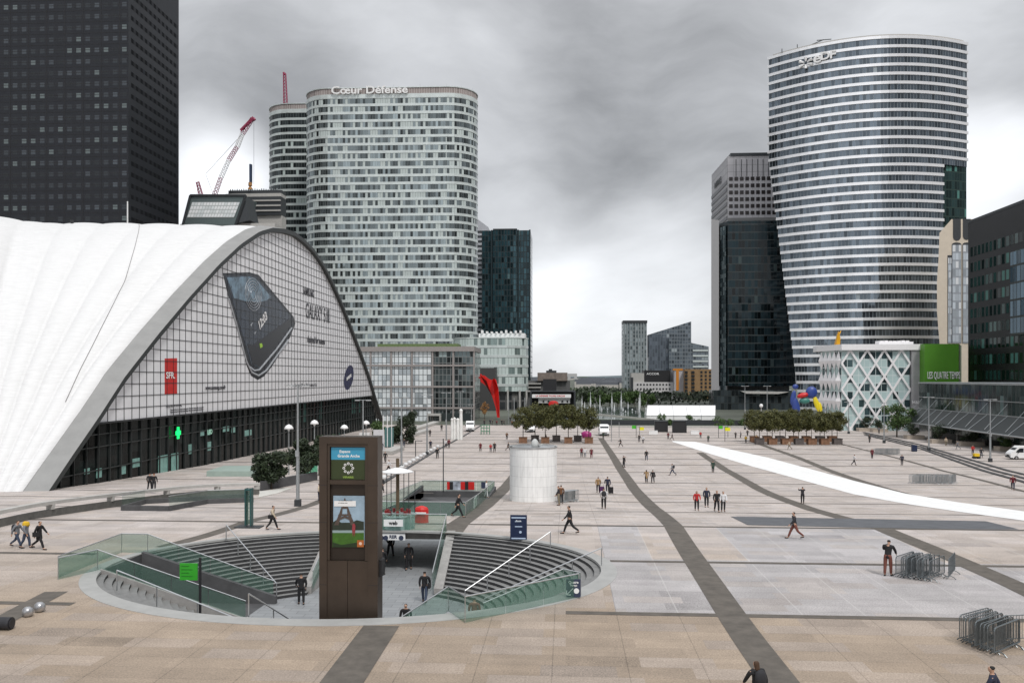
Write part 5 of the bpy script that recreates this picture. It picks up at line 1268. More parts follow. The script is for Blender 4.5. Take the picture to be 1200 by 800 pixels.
jets = [(682, 463), (685, 470), (692, 458), (697, 473), (703, 462), (705, 475), (712, 478), (717, 460), (720, 472), (728, 457), (730, 476), (736, 470), (741, 478), (749, 462), (750, 458), (757, 476), (700, 480), (724, 481), (745, 481), (733, 480), (709, 481), (689, 480)]
jets.sort()
for k, (x, y) in enumerate(jets):
    Y = 345+(k*37 % 50); p = at(x, 441, Y); top = zat(y, Y); r_ = random.Random(k); b = MB()
    z = -4.5; pr = []
    hh = top-z
    for j in range(9): f_ = j/8; pr.append(((.06+.26*math.sin(math.pi*min(1, f_*1.1))*(1-.4*f_)+.12*r_.random())*(1-f_**3*.8), hh*f_))
    b.lathe((p.x, p.y, z), pr, 8)
    nearest = 'tall' if hh > 9 else ('middling' if hh > 5 else 'short')
    tag(b.build('fountain_jet', jm, smooth=True), f'{nearest} white fountain jet, number {k+1} from the left in the basin row', 'fountain jet', 'fountain jets in front of the tree row')
# red stabile: bent plates
t = thing('red_sculpture', 'huge bright red arched steel sculpture leg beside the glass atrium', 'sculpture', G(583, 488)); Yr = 300.
rm = mat('vermilion_steel', (.62, .012, .008), .4, 0, .12, .4)
def plate(pxs, Y, th, name): b = MB(); b.extr([at(x, y, Y) for x, y in pxs], (0, th, 0)); return b.build(name, rm, t)
plate([(563, 439), (568, 440), (573, 444), (577, 445), (581, 444), (584, 455), (585, 470), (585.5, 489), (582.5, 489), (581, 478), (577, 465), (571, 453), (563, 447)], Yr, .5, 'leg')
b = MB(); b.add([at(577, 445, Yr), at(579, 442.5, Yr-5), at(584, 455, Yr-1), at(585.3, 488, Yr-.2), at(581, 470, Yr-.3)], [(0, 1, 2), (0, 2, 4), (2, 3, 4)]); b.add([at(563, 440, Yr-3), at(570, 446, Yr-5), at(577, 465, Yr-1), at(570, 452, Yr-.1)], [(0, 1, 2, 3)]); b.build('rib_plate', rm, t)
plate([(540, 452), (556, 437), (564, 438), (566, 443), (556, 447), (546, 492), (542, 492)], Yr+14, .5, 'rear_leg')
# white slender sculpture group
ws = mat('white_resin', (.78, .78, .76), .6, 0, .08, 1)
t = thing('white_sculpture', 'white abstract sculpture of rough standing columns left of the pale stone walkway', 'sculpture', G(537, 515)); Yx = G(537, 515).y
for x, w_, y0, y1 in ((540.2, 4.2, 479, 514), (536.5, 4.0, 490, 516), (532.6, 3.4, 489, 518), (529.6, 3.0, 490, 513)):
    b = MB(); p = at(x, 441, Yx); z0, z1 = zg(Yx), zat(y0, Yx); h = z1-z0; r = w_*Yx/2000
    b.lathe((p.x, p.y, z0), [(r, 0), (r*.9, h*.3), (r*1.0, h*.5), (r*.8, h*.85), (r*.9, h*.9), (r*1.0, h*.95), (r*.4, h)], 10); b.build('column', ws, t)
# orange tree-like sculpture
g_ = G(568, 497); d = g_.y; tree('orange_sculpture', 'small orange tree-like sculpture at the foot of the glass atrium', 'tree', g_, 26*d/1000, 5*d/1000, 7*d/1000, leaf_mat('orange_leaves', (.20, .09, .03), (.40, .22, .07)), None, 500, .25, 150, .12)
# multicolour pair of figures sculpture (rounded painted shapes)
t = thing('painted_sculpture', 'multicoloured sculpture of rounded blue, red, green and yellow forms above the potted grove', 'sculpture', at(945, 488, 235)); Yi = 235.
def blobm(x, y, rx, ry, col, name, rot=0, prof_=None, sy=.5):
    b = MB(); c = at(x, y, Yi); k = Yi/1000; n = 12
    P = [(math.sin(math.pi*j/8), -math.cos(math.pi*j/8)) for j in range(9)]
    M = Matrix.Rotation(rad(rot), 3, 'Y'); vs = []
    for r_, z_ in P:
        for q in range(14): a = 2*math.pi*q/14; vs.append(c+M @ Vector(((r_+.01)*rx*k*math.cos(a), (r_+.01)*rx*k*sy*math.sin(a), z_*ry*k)))
    b.add(vs, [(j*14+q, j*14+(q+1) % 14, (j+1)*14+(q+1) % 14, (j+1)*14+q) for j in range(8) for q in range(14)]+[tuple(range(13, -1, -1)), tuple(range(112, 126))]); b.build(name, col, t, smooth=True)
bl_ = mat('cobalt_paint', (.03, .06, .25), .4, 0, .15); rd_ = mat('scarlet_paint', (.55, .02, .02), .4, 0, .1); gn_ = mat('sea_green_paint', (.05, .20, .17), .4, 0, .1); yl_ = mat('lemon_paint', (.75, .60, .02), .4, 0, .08)
blobm(933, 478, 4.5, 14, bl_, 'blue_body', -12); blobm(929.5, 466, 3, 9, bl_, 'blue_body', 10); blobm(929.5, 468, 2.4, 4.6, rd_, 'red_limb', 0); blobm(941, 463, 7, 3, rd_, 'red_limb', -15); blobm(951, 459.5, 6.6, 6.8, bl_, 'blue_head'); blobm(943, 469.5, 6, 3.6, gn_, 'green_disc'); blobm(957, 473, 3.0, 10, yl_, 'yellow_leg', -18); blobm(961, 478, 2.5, 7, yl_, 'yellow_leg', -8); blobm(932, 453, 3.4, 3, bl_, 'blue_head')
b = MB(); c = at(892, 475, 250); b.lathe((c.x, c.y, -4.6), [(.12, 0), (.12, c.z+4.0)], 8); b.build('x', conc); o = COL.objects['x']; o.name = 'globe_lamp'
t = thing('globe_lamp', 'white globe lamp on a post above the potted grove', 'lamp', (c.x, c.y, -4.6)); o.name = 'post'; o.parent = t; o.location = (0, 0, 0); WL[o] = WL[t]
b = MB(); b.lathe((c.x, c.y, c.z-.6), [(.05, 0), (.4, .15), (.55, .55), (.4, .95), (.05, 1.1)], 12); b.build('globe', white, t, smooth=True)
# black screen boxes + small kiosks at the far plaza end
for i, (x0_, x1_, y0_, y1_) in enumerate(((768, 782, 493.5, 506), (789, 804, 493, 507))):
    Y = G((x0_+x1_)/2, y1_).y; b = MB(); b.box(((xat(x0_, Y)+xat(x1_, Y))/2, Y+.6, (zat(y0_, Y)+zg(Y))/2), (xat(x1_, Y)-xat(x0_, Y), 1.2, zat(y0_, Y)-zg(Y)))
    t = thing('display_box', ['left one of two black display boxes at the far plaza edge', 'right one of two black display boxes at the far plaza edge'][i], 'display box', (xat(x0_, Y), Y, zg(Y)), 'two black display boxes'); b.build('cabinet', black, t)
    b = MB(); X0_, X1_ = xat(x0_, Y), xat(x1_, Y)
    for xx in (X0_-.1, X1_+.1): b.box((xx, Y+.6, zg(Y)+1.4), (.12, 1.4, 2.8))
    b.box(((X0_+X1_)/2, Y+.6, zat(y0_, Y)+.12), (X1_-X0_+.4, 1.5, .16)); b.build('frame', dsteel, t)
for i, (x, y, w_) in enumerate(((765.5, 509, 10), (814, 509, 9))):
    g_ = G(x, y); b = MB(); b.box((g_.x, g_.y, g_.z+.5), (w_*g_.y/1000, .8, .9)); b.box((g_.x, g_.y, g_.z+.98), (w_*g_.y/1000+.1, .9, .06)); tag(b.build('white_counter', white), ['low white counter in front of the left black display box', 'low white counter right of the black display boxes'][i], 'counter')
# round white vent
YV = 82.; vx0, vx1 = xat(597, YV), xat(652.5, YV); vr = (vx1-vx0)/2; vc = Vector(((vx0+vx1)/2, YV+.5, zg(YV)-.4)); vz = zat(524, YV)
tw_ = new_mat('white_tile_cladding'); m_, nt_, b_ = tw_
tcn = N(nt_, 'ShaderNodeUVMap'); br = N(nt_, 'ShaderNodeTexBrick', i_Scale=1.0); br.offset = 0
br.inputs['Color1'].default_value = (.86, .86, .85, 1); br.inputs['Color2'].default_value = (.80, .80, .79, 1); br.inputs['Mortar'].default_value = (.52, .52, .52, 1); br.inputs['Mortar Size'].default_value = .012; br.inputs['Brick Width'].default_value = 1; br.inputs['Row Height'].default_value = 1
nz_ = N(nt_, 'ShaderNodeTexNoise', i_Scale=1.4, i_Detail=7.0, i_Roughness=.7); tco = N(nt_, 'ShaderNodeTexCoord'); mp_ = N(nt_, 'ShaderNodeMapping'); mp_.inputs['Scale'].default_value = (2.5, 2.5, .35); nt_.links.new(tco.outputs['Object'], mp_.inputs[0]); nt_.links.new(mp_.outputs[0], nz_.inputs['Vector'])
mr_ = N(nt_, 'ShaderNodeMapRange', i_1=.48, i_2=.72); nt_.links.new(nz_.outputs[0], mr_.inputs[0]); nt_.links.new(tcn.outputs[0], br.inputs['Vector'])
nt_.links.new(mixc(nt_, math_n(nt_, 'MULTIPLY', mr_.outputs[0], .5), br.outputs[0], (.46, .46, .45)), b_.inputs['Base Color']); b_.inputs['Roughness'].default_value = .5
t = thing('round_vent', 'tall round white tiled ventilation drum with a small grey cap on top', 'ventilation drum', vc)
b = MB(); n = 40; circ = [(vc.x+vr*math.cos(2*math.pi*k/n), vc.y+vr*math.sin(2*math.pi*k/n)) for k in range(n)]; b.prism(circ, vc.z, vz, 2*math.pi*vr/28, .95); b.build('drum', m_, t)
b = MB(); ring(b, circ, vz, vz+.12, .06); b.prism(grow(circ, -.3), vz-.3, vz+.02, 9, 9); b.build('rim', steel, t)
b = MB(); b.lathe((vc.x+.15, vc.y, vz), [(.32, 0), (.36, .3), (.30, .6), (.12, .78), (.02, .82)], 12); b.tube((vc.x+.5, vc.y, vz+.1), (vc.x+.9, vc.y-.2, vz+.3), .1, .05, 6); b.build('cap', mat('cap_grey', (.45, .46, .45), .6, 0, .1), t, smooth=True)
# ------------------------------------------------------------------ brown pylon
PYY = 36.9; px0, px1 = xat(374, PYY), xat(442.5, PYY); pzt = zat(512.5, PYY); pw_ = px1-px0; pcx = (px0+px1)/2
brz = mat('bronze_panels', (.068, .050, .038), .38, .45, .18, .8); brd = mat('bronze_recess', (.035, .026, .02), .4, .4, .15, .8)
t = thing('sign_pylon', 'tall bronze brown sign pylon with a tower poster at the stairwell rim', 'sign pylon', (pcx, PYY, FZ))
def pyb(x0_, x1_, y0_, y1_, m, name, f0=0., f1=.3, par=None):
    b = MB(); b.bb(xat(x0_, PYY), xat(x1_, PYY), PYY+f0, PYY+f1, zat(y1_, PYY), zat(y0_, PYY)); return b.build(name, m, par or t)
b = MB(); b.bb(px0, px1, PYY+.25, PYY+1.0, FZ, pzt); b.build('core', brz, t)
pyb(374, 383, 512.5, 733, brz, 'side_panel', 0, .248); pyb(431, 442.5, 512.5, 733, brz, 'side_panel', 0, .248); pyb(383.05, 430.95, 512.5, 521, brz, 'top_panel', 0, .246)
pyb(383.2, 386, 521.2, 659.5, brz, 'inner_frame', .05, .243); pyb(427.5, 430.8, 521.2, 659.5, brz, 'inner_frame', .05, .243); pyb(386.1, 427.4, 521.2, 524.5, brz, 'inner_frame', .05, .243); pyb(386.1, 427.4, 564, 569, brz, 'inner_frame', .05, .243)
pyb(386.2, 427.3, 569.2, 659.5, brd, 'recess', .2, .245)
pyb(383.2, 406.6, 660, 733, brz, 'door_panel', .04, .243); pyb(407.1, 430.8, 660, 733, brz, 'door_panel', .04, .243)
b = MB()
for yy in (570, 614, 688): b.bb(px0-.003, px1+.003, PYY-.004, PYY+.2, zat(yy+.25, PYY), zat(yy-.25, PYY)) if yy != 570 else b.bb(px0-.003, xat(383, PYY), PYY-.004, PYY+.2, zat(yy+.25, PYY), zat(yy-.25, PYY))
o_ = MB()
for yy in (570, 614, 688):
    for xa_, xb_ in ((374, 383), (431, 442.5)): o_.bb(xat(xa_, PYY), xat(xb_, PYY), PYY-.004, PYY+.1, zat(yy+.25, PYY), zat(yy-.25, PYY))
o_.build('panel_joint', black, t)
sb = pyb(387, 427, 525.5, 540, mat('sign_blue', (.035, .22, .34), .4, 0, .04, emit=(.03, .2, .33), es=.25), 'blue_sign', .16, .22)
sg_ = pyb(387, 427, 540.1, 563.5, mat('sign_dark_green', (.03, .045, .012), .4, 0, .04), 'green_sign', .16, .22)
text_mesh('Espace', .17, (xat(403, PYY), PYY+.155, zat(530.3, PYY)), (1, 0, 0), (0, 0, 1), txw, t, 'lettering', .01, 'CENTER', .004, 1.05)
text_mesh('Grande Arche', .17, (xat(407.5, PYY), PYY+.155, zat(535.6, PYY)), (1, 0, 0), (0, 0, 1), txw, t, 'lettering', .01, 'CENTER', .004, 1.0)
b = MB(); cx_, cz_ = xat(407.2, PYY), zat(550, PYY)
for k in range(8):
    a = rad(45*k); 
    for rr, r2 in ((.20, .062),): b.tube((cx_+rr*math.cos(a), PYY+.145, cz_+rr*math.sin(a)), (cx_+rr*math.cos(a), PYY+.158, cz_+rr*math.sin(a)), r2, n=6)
b.build('flower_emblem', txw, t)
b = MB()
for k in range(8):
    a = rad(45*k); b.tube((cx_+.20*math.cos(a), PYY+.140, cz_+.20*math.sin(a)), (cx_+.20*math.cos(a), PYY+.143, cz_+.20*math.sin(a)), .030, n=6)
b.build('flower_hole', MATS['sign_dark_green'], t)
text_mesh('VIPARIS', .13, (xat(407, PYY), PYY+.155, zat(561, PYY)), (1, 0, 0), (0, 0, 1), mat('lime_letters', (.30, .45, .08), .5, 0, 0), t, 'lettering', .01, 'CENTER', .002, 1.1)
# poster: sky, lawn, generic lattice tower
po = pyb(389.5, 426.5, 583, 641, mat('poster_sky', (.28, .38, .47), .35, 0, .2, 1.5), 'poster', .15, .198)
def pq(pxs, m, off, name='poster_print'): b = MB(); b.extr([at(x, y, PYY+off) for x, y in pxs], (0, .004, 0)); b.build(name, m, po)
pq([(389.6, 612), (394, 609), (400, 612), (412, 612), (418, 609), (426.4, 611), (426.4, 622), (389.6, 622)], mat('poster_trees', (.02, .03, .02), .4, 0, .2), .143)
pq([(389.6, 621), (426.4, 621), (426.4, 624), (389.6, 624)], mat('poster_pale_band', (.25, .33, .33), .4, 0, .1), .141)
pq([(389.6, 624), (426.4, 624), (426.4, 640.8), (389.6, 640.8)], mat('poster_lawn', (.045, .13, .012), .4, 0, .3, 3), .141)
pq([(390, 635), (400, 638), (426.4, 634), (426.4, 640.8), (390, 640.8)], mat('poster_dark_lawn', (.012, .03, .008), .4, 0, .2), .137)
tb = mat('poster_tower_brown', (.085, .06, .05), .5, 0, .2, 6)
pq([(391.5, 615), (397, 603), (400, 594), (401.5, 594), (401, 601), (396.5, 615)], tb, .133); pq([(408, 594), (406.5, 594), (407, 601), (411, 615), (416, 615), (411, 603)], tb, .133)
pq([(396, 604), (412, 604), (411, 602), (397, 602)], tb, .129); pq([(399.5, 595.5), (408.5, 595.5), (407.5, 593.5), (400.5, 593.5)], tb, .129); pq([(401.5, 594), (406.5, 594), (404.5, 583.5), (403.5, 583.5)], tb, .131)
pq([(395, 611), (398, 606), (404, 604), (410, 606), (413, 611), (410, 609), (404, 606.5), (398, 609)], tb, .127)
pq([(391.5, 586.5), (417, 586.5), (417, 593), (391.5, 593)], white, .125)
text_mesh('Un nouveau regard sur Paris', .055, (xat(404, PYY), PYY+.12, zat(588.5, PYY)), (1, 0, 0), (0, 0, 1), black, po, 'lettering', .002, 'CENTER', .001, .95)
text_mesh('et la Grande Arche', .055, (xat(401, PYY), PYY+.12, zat(591.3, PYY)), (1, 0, 0), (0, 0, 1), black, po, 'lettering', .002, 'CENTER', .001, .95)
pq([(412.5, 620), (413, 614), (415, 613), (416.5, 615), (416.3, 621), (415.5, 629), (414.8, 622), (413.6, 629)], mat('poster_runner', (.28, .04, .05), .5, 0, .2), .120)
pq([(418.5, 632.5), (426.3, 632.5), (426.3, 640.6), (418.5, 640.6)], mat('poster_orange', (.40, .11, .02), .4, 0, .1), .120)
b = MB(); b.lathe((xat(422.4, PYY), PYY+.116, zat(636.5, PYY)), [(.05, 0), (.05, .001)], 8)
b = MB(); c_ = at(422.4, 636.5, PYY+.117); b.tube(c_, c_+Vector((0, .003, 0)), .07, n=10); b.build('poster_print', mat('pale_orange', (.7, .5, .4), .5, 0, 0), po)
b = MB(); b.bb(px1-.02, px1+.12, PYY+.3, PYY+.9, zat(680, PYY), zat(660, PYY)); b.build('side_fitting', black, t)
# ------------------------------------------------------------------ rails and glass guards of the stairwell
def rail(name, label, tops, posts, m=steel, r=.03, hgt=None, group=None):
    t = thing(name, label, 'handrail', Vector(posts[0][1]), group)
    b = MB(); b.path(tops, r, 8); b.build('rail', m, t)
    for a, c in posts: b = MB(); b.tube(a, c, r*.9, n=7); b.build('post', m, t)
    return t
def slope_rail(label, ptop, pbot, n=4, h=1.0, m=steel, tail=True):
    a, c = Vector(ptop), Vector(pbot); posts = []
    for k in range(n+1):
        f = k/n; q = a.lerp(c, f); posts.append((q+Vector((0, 0, h)), q))
    tops = [a+Vector((0, 0, h)), c+Vector((0, 0, h))]
    return rail('stair_handrail', label, tops, posts, m, .034)
slope_rail('steel handrail running down the left stairs to the standing man in black', G(265, 633), atZ(324, 703, FZ))
slope_rail('long steel handrail down the middle of the right stairs, behind the chevron of glass', G(645, 642), atZ(545, 712, FZ))
slope_rail('steel handrail on the rightmost stairs near the dark sign at the kerb', G(705, 663), atZ(568, 722, FZ), 4)
slope_rail('dark handrail dropping over the near rim left of the brown pylon', Vector((atZ(285, 727, 0).x, 36.2, 0)), Vector((atZ(332, 727, 0).x, 37.6, -1.7)), 2)
slope_rail('low handrail descending the few near left steps in front of the glass guard', Vector((-22.0, 40.6, -.1)), Vector((-15.6, 39.9, -2.2)), 3)
def gguard(name, label, base, hts=1.1, cap=steel, group=None):
    """glass balustrade along ground points, each panel a part"""
    base = [Vector(q) for q in base]; t = thing(name, label, 'glass guard', base[0], group)
    for k, (p, q) in enumerate(zip(base, base[1:])):
        d = (q-p); n = max(1, round(d.length/2.2)); 
        for j in range(n):
            a, c = p.lerp(q, j/n+.01/n), p.lerp(q, (j+1)/n-.01/n); nn = Vector((-(q-p).y, (q-p).x, 0)).normalized()*.012
            b = MB(); b.add([a-nn, c-nn, c-nn+Vector((0, 0, hts-.03)), a-nn+Vector((0, 0, hts-.03)), a+nn, c+nn, c+nn+Vector((0, 0, hts-.03)), a+nn+Vector((0, 0, hts-.03))], [(0, 1, 2, 3), (7, 6, 5, 4), (0, 4, 5, 1), (3, 2, 6, 7), (0, 3, 7, 4), (1, 5, 6, 2)]); b.build('glass_panel', ggl, t)
        b = MB(); b.tube(p+Vector((0, 0, hts)), q+Vector((0, 0, hts)), .032, n=7); b.build('cap_rail', cap, t)
        b = MB(); b.tube(p, p+Vector((0, 0, hts)), .02, n=6); b.build('post', cap, t)
    return t
xg1 = xe(0, GAP1); xg0 = xe(0, GAP0)
gguard('glass_guard', 'green glass guard folding round the back of the left escalator gap', [G(68, 677)+Vector((0, 0, .02)), (-26.2, GAP1+.2, .02), (xg1+.2, GAP1+.2, .02), (xe(NS, GAP1)+.4, GAP1+.1, FZ+.2)])
gguard('glass_guard', 'glass guard with a bright rail slanting down in front of the dark escalator gap', [G(68, 679)+Vector((0, 0, .02)), (xg0-.2, GAP0+.0, .02), (xe(NS, GAP0)+.6, GAP0, FZ+.2)])
gguard('glass_guard', 'glass guard along the right front rim with the dark direction sign at its end', [atZ(678, 699, .02), atZ(545, 729, .02), (-5.2, 37.6, .0), (-9.2, 37.2, -2.6)])
gguard('glass_guard', 'second glass guard behind the right front one, meeting the dark direction sign', [atZ(678, 699, .02)+Vector((.1, .2, 0)), atZ(660, 693, .02), atZ(566, 735, -.9)])
gguard('glass_guard', 'glass guard sloping down at the left end of the right stairs', [(PX1-.12, 57.0, .0), (PX1-.12, 51.0, FZ+.3)])
gguard('glass_guard', 'glass guard sloping down behind the brown pylon beside the left stairs', [(PX0+.25, 57.0, .0), (PX0+.25, 51.0, FZ+.3)])
gguard('glass_guard', 'glass guard across the hall roof edge above the blue and white transit sign', [(PX0+.25, 57.15, .02), (PX1-.1, 57.15, .02)])
gguard('glass_guard', 'glass guard round the far rectangular pit behind the parasol kiosk', [(PX1+.1, PY0-.3, zg(PY0)), (PX1+.1, 76, zg(76)), (PX1+.1, 84, zg(84)), (PX1+.1, PY1+.2, zg(PY1)), (PX0-.1, PY1+.2, zg(PY1)), (PX0-.1, 84, zg(84)), (PX0-.1, 76, zg(76)), (PX0-.1, PY0-.3, zg(PY0)), (PX1+.1, PY0-.3, zg(PY0))])
# transit sign over the hall
b = MB(); X0_, X1_ = xat(443, 57), xat(475, 57); b.bb(X0_, X1_, 56.95, 57.05, zat(634, 57), zat(626, 57)); t = thing('transit_sign', 'white transit sign with round symbols over the dark lower hall', 'sign', (X0_, 57, zat(634, 57)))
b.build('board', white, t)
b = MB()
for xx in (447, 452, 470): c_ = at(xx, 630, 56.93); b.tube(c_, c_+Vector((0, .01, 0)), .17, n=12)
b.build('round_symbol', mat('navy_print', (.03, .04, .08), .5, 0, 0), t); text_mesh('RER', .30, (xat(460.5, 56.9), 56.93, zat(630.2, 57)), (1, 0, 0), (0, 0, 1), MATS['navy_print'], t, 'lettering', .01, 'CENTER', .01, 1.0)
# parasol kiosk
g_ = G(466, 618); t = thing('parasol_kiosk', 'round drinks kiosk under a big white parasol behind the glass guard', 'kiosk', g_)
b = MB(); zt_ = zat(548, g_.y); r_ = 19*g_.y/1000
b.lathe((g_.x, g_.y, zt_-.35), [(r_*1.0, 0), (r_*1.02, .05), (r_*.55, .20), (.1, .34)], 8); b.build('canopy', white, t)
b = MB(); b.tube(g_, (g_.x, g_.y, zt_+.6), .12, n=8); b.build('pole', mat('wood_brown', (.10, .07, .04), .6, 0, .2), t)
b = MB(); b.lathe(g_, [(1.2, 0), (1.2, .85), (1.3, .9), (1.3, .96), (.2, .96)], 20); b.build('counter', glass_mat('pale_counter_glass', (.35, .5, .48), .6, .1), t)
b = MB()
for k in range(6): a = rad(60*k+20); b.tube((g_.x+1.2*math.cos(a), g_.y+1.2*math.sin(a), g_.z+1), (g_.x+1.2*math.cos(a), g_.y+1.2*math.sin(a), zt_-.3), .03, n=5)
b.build('frame_post', dsteel, t)
b = MB()
for k in range(9): a = rad(40*k); b = MB(); b.box((g_.x+.8*math.cos(a), g_.y+.8*math.sin(a), g_.z+1.1), (.2, .16, .28), a); b.build('bottle_crate', mat('maroon_crate', (.22, .02, .02), .5, 0, .1), t)
b = MB(); b.bb(g_.x-.65, g_.x+.65, g_.y-1.5, g_.y-1.44, g_.z+.35, g_.z+.8); b.build('menu_board', white, t); text_mesh('web', .34, (g_.x, g_.y-1.52, g_.z+.58), (1, 0, 0), (0, 0, 1), black, t, 'lettering', .01, 'CENTER', .01)
g2 = G(494, 612); b = MB(); t = thing('red_kiosk', 'small red vending cabinet beside the parasol kiosk', 'kiosk', g2); b.lathe(g2, [(.5, 0), (.5, .95), (.4, 1.1), (.1, 1.2)], 12, sy=.7); b.build('body', redm, t); b = MB(); b.box(g2+Vector((0, -.46, .75)), (.8, .05, .12)); b.build('stripe', white, t)
# advertising boards on the back guard of the pit
b = MB(); Yb = PY1+.05; zb0 = zg(PY1); X0_, X1_ = xat(524, Yb), xat(556, Yb); t = thing('advert_banner', 'banner of red, white and black pictures hung on the far guard of the pit', 'banner', (X0_, Yb, zb0))
b.bb(X0_, X1_, Yb-.1, Yb-.05, zb0+.1, zb0+1.05); b.build('sheet', mat('banner_picture', (.30, .33, .38), .5, 0, .9, 1.2), t)
for xa_, xb_, m in ((524, 527, redm), (549, 556, redm), (540, 545, redm), (545, 549, black), (527, 531, black)): b = MB(); b.bb(xat(xa_, Yb), xat(xb_, Yb), Yb-.13, Yb-.11, zb0+.15, zb0+1.0); b.build('picture', m, t)
b = MB(); c_ = (PX1+.1-.1, 76.2); b.bb(PX1-.05, PX1+.02, 73.4, 75.8, zg(75)+.1, zg(75)+.95); tag(b.build('white_notice', white), 'white notice panel fixed on the right guard of the pit behind the walking man', 'notice')
b = MB(); b.bb(xat(564, Yb), xat(569, Yb), Yb-.14, Yb-.1, zb0+.3, zb0+1.0); tag(b.build('dark_notice', MATS['navy_print']), 'small dark blue notice at the far right corner of the pit guard', 'notice')
# green and dark signs on the stairwell
t = thing('direction_sign', 'bright green direction board on a black post by the left stairs', 'sign', (xat(234, 41), 41, FZ)); b = MB(); Yg_ = 41.
b.bb(xat(211, Yg_), xat(231.5, Yg_), Yg_-.04, Yg_+.04, zat(685, Yg_), zat(665, Yg_)); b.build('board', mat('sign_green', (.02, .22, .012), .4, 0, .12, 2, emit=(.02, .3, .01), es=.2), t)
b = MB(); b.tube((xat(234.5, Yg_), Yg_, FZ), (xat(234.5, Yg_), Yg_, zat(658, Yg_)), .07, n=8); b.build('post', black, t)
b = MB()
for k in range(4): b.bb(xat(213, Yg_), xat(213+9+4*(k % 2), Yg_), Yg_-.055, Yg_-.043, zat(668.6+k*4, Yg_), zat(668+k*4, Yg_))
b.build('printed_line', mat('dark_green_print', (.01, .10, .01), .5, 0, 0), t)
Ys_ = atZ(672, 699, 0).y-.22; t = thing('direction_sign', 'dark navy direction sign with a white arrow at the right end of the glass guard', 'sign', (xat(672, Ys_), Ys_, 0)); b = MB()
b.bb(xat(663.5, Ys_), xat(680.5, Ys_), Ys_-.05, Ys_+.02, .06, zat(677, Ys_)); b.build('board', MATS['navy_print'], t)
text_mesh('Quatre', .16, (xat(672, Ys_), Ys_-.06, zat(680.5, Ys_)), (1, 0, 0), (0, 0, 1), txw, t, 'lettering', .01, 'CENTER', .004); text_mesh('Temps', .13, (xat(672, Ys_), Ys_-.06, zat(684.0, Ys_)), (1, 0, 0), (0, 0, 1), txw, t, 'lettering', .01, 'CENTER', .003)
b = MB(); c_ = at(667.5, 693, Ys_-.06)
b.tube(c_+Vector((.16, 0, .16)), c_+Vector((-.12, 0, -.12)), .022, n=5); b.tube(c_+Vector((-.14, 0, -.14)), c_+Vector((-.14, 0, .06)), .022, n=5); b.tube(c_+Vector((-.14, 0, -.14)), c_+Vector((.06, 0, -.14)), .022, n=5); c2 = at(675.5, 692, Ys_-.06); b.tube(c2, c2+Vector((0, .01, 0)), .13, n=9); b.build('arrow', txw, t)
t = thing('map_board', 'dark blue standing map board on the kerb above the right stairs', 'sign', G(608, 632)); Y_ = G(608, 632).y; b = MB(); X0_, X1_ = xat(598, Y_), xat(617.5, Y_); z0_, z1_ = zg(Y_), zat(603, Y_)
b.bb(X0_, X1_, Y_-.08, Y_+.08, z0_, z1_); b.build('board', mat('map_navy', (.012, .022, .06), .35, 0, .1), t)
b = MB(); b.bb(X0_+.08, X1_-.08, Y_-.095, Y_-.083, z1_-.2, z1_-.12); b.bb(X0_+.08, X1_-.08, Y_-.095, Y_-.083, z0_+.06, z0_+.14)
for k in range(3): c_ = Vector((X0_+.28+.3*k, Y_-.095, z0_+.75-.0*k)); 
b.bb(X0_+.3, X1_-.3, Y_-.095, Y_-.083, z0_+.82, z0_+.88); b.bb(X0_+.3, X1_-.35, Y_-.095, Y_-.083, z0_+1.15, z0_+1.2); b.tube((X0_+.65, Y_-.095, z0_+.5), (X0_+.65, Y_-.083, z0_+.5), .09, n=6); b.build('print', mat('pale_blue_print', (.45, .55, .7), .5, 0, 0), t)
text_mesh('Parvis', .14, ((X0_+X1_)/2, Y_-.1, z1_-.36), (1, 0, 0), (0, 0, 1), txw, t, 'lettering', .01, 'CENTER', .003)
# standing narrow glass portal on the left
g_ = G(292, 617.5); t = thing('portal_frame', 'narrow teal edged glass portal standing on a flat dark base left of the lamp', 'portal', g_); b = MB(); b.box(g_+Vector((0, 0, .04)), (1.8, .9, .08)); b.build('base_plate', dsteel, t)
h_ = zat(575, g_.y)-g_.z; tm = mat('teal_steel', (.03, .10, .10), .4, .4, .1)
for dx in (-.2, .17): b = MB(); b.box(g_+Vector((dx, 0, .08+h_/2)), (.07, .5, h_-.1)); b.build('post', tm, t)
b = MB(); b.box(g_+Vector((-.015, 0, h_-.05)), (.3, .5, .1)); b.build('head', tm, t); b = MB(); b.box(g_+Vector((-.015, 0, h_*.5)), (.29, .04, h_*.85)); b.build('glass', ggl, t)
# near metal balls and a drum, bottom left
for i, (x, y, r_) in enumerate(((32.5, 722, 6.3), (46.5, 716.5, 6.3))):
    g_ = G(x, y); rr = r_*g_.y/1000; b = MB(); b.lathe(g_, [(rr*.55, 0), (rr*.95, rr*.4), (rr*1.05, rr*.9), (rr*.9, rr*1.5), (rr*.5, rr*1.85), (rr*.05, rr*1.95)], 20)
    tag(b.build('steel_ball_bollard', mat('dull_chrome', (.42, .42, .43), .3, .75, .35, 4), smooth=True), ['steel ball bollard, left one of the pair at the bottom left', 'steel ball bollard, right one of the pair at the bottom left'][i], 'bollard', 'two steel balls at the bottom left')
g_ = G(3, 737); b = MB(); b.tube(g_+Vector((-.6, 0, .25)), g_+Vector((.38, 0, .25)), .26, n=20); b.tube(g_+Vector((.385, 0, .25)), g_+Vector((.42, 0, .25)), .2, n=16)
tag(b.build('dark_drum', mat('dark_drum_metal', (.03, .03, .035), .5, .3, .3, 4)), 'dark drum lying at the left edge near the steel balls', 'drum')
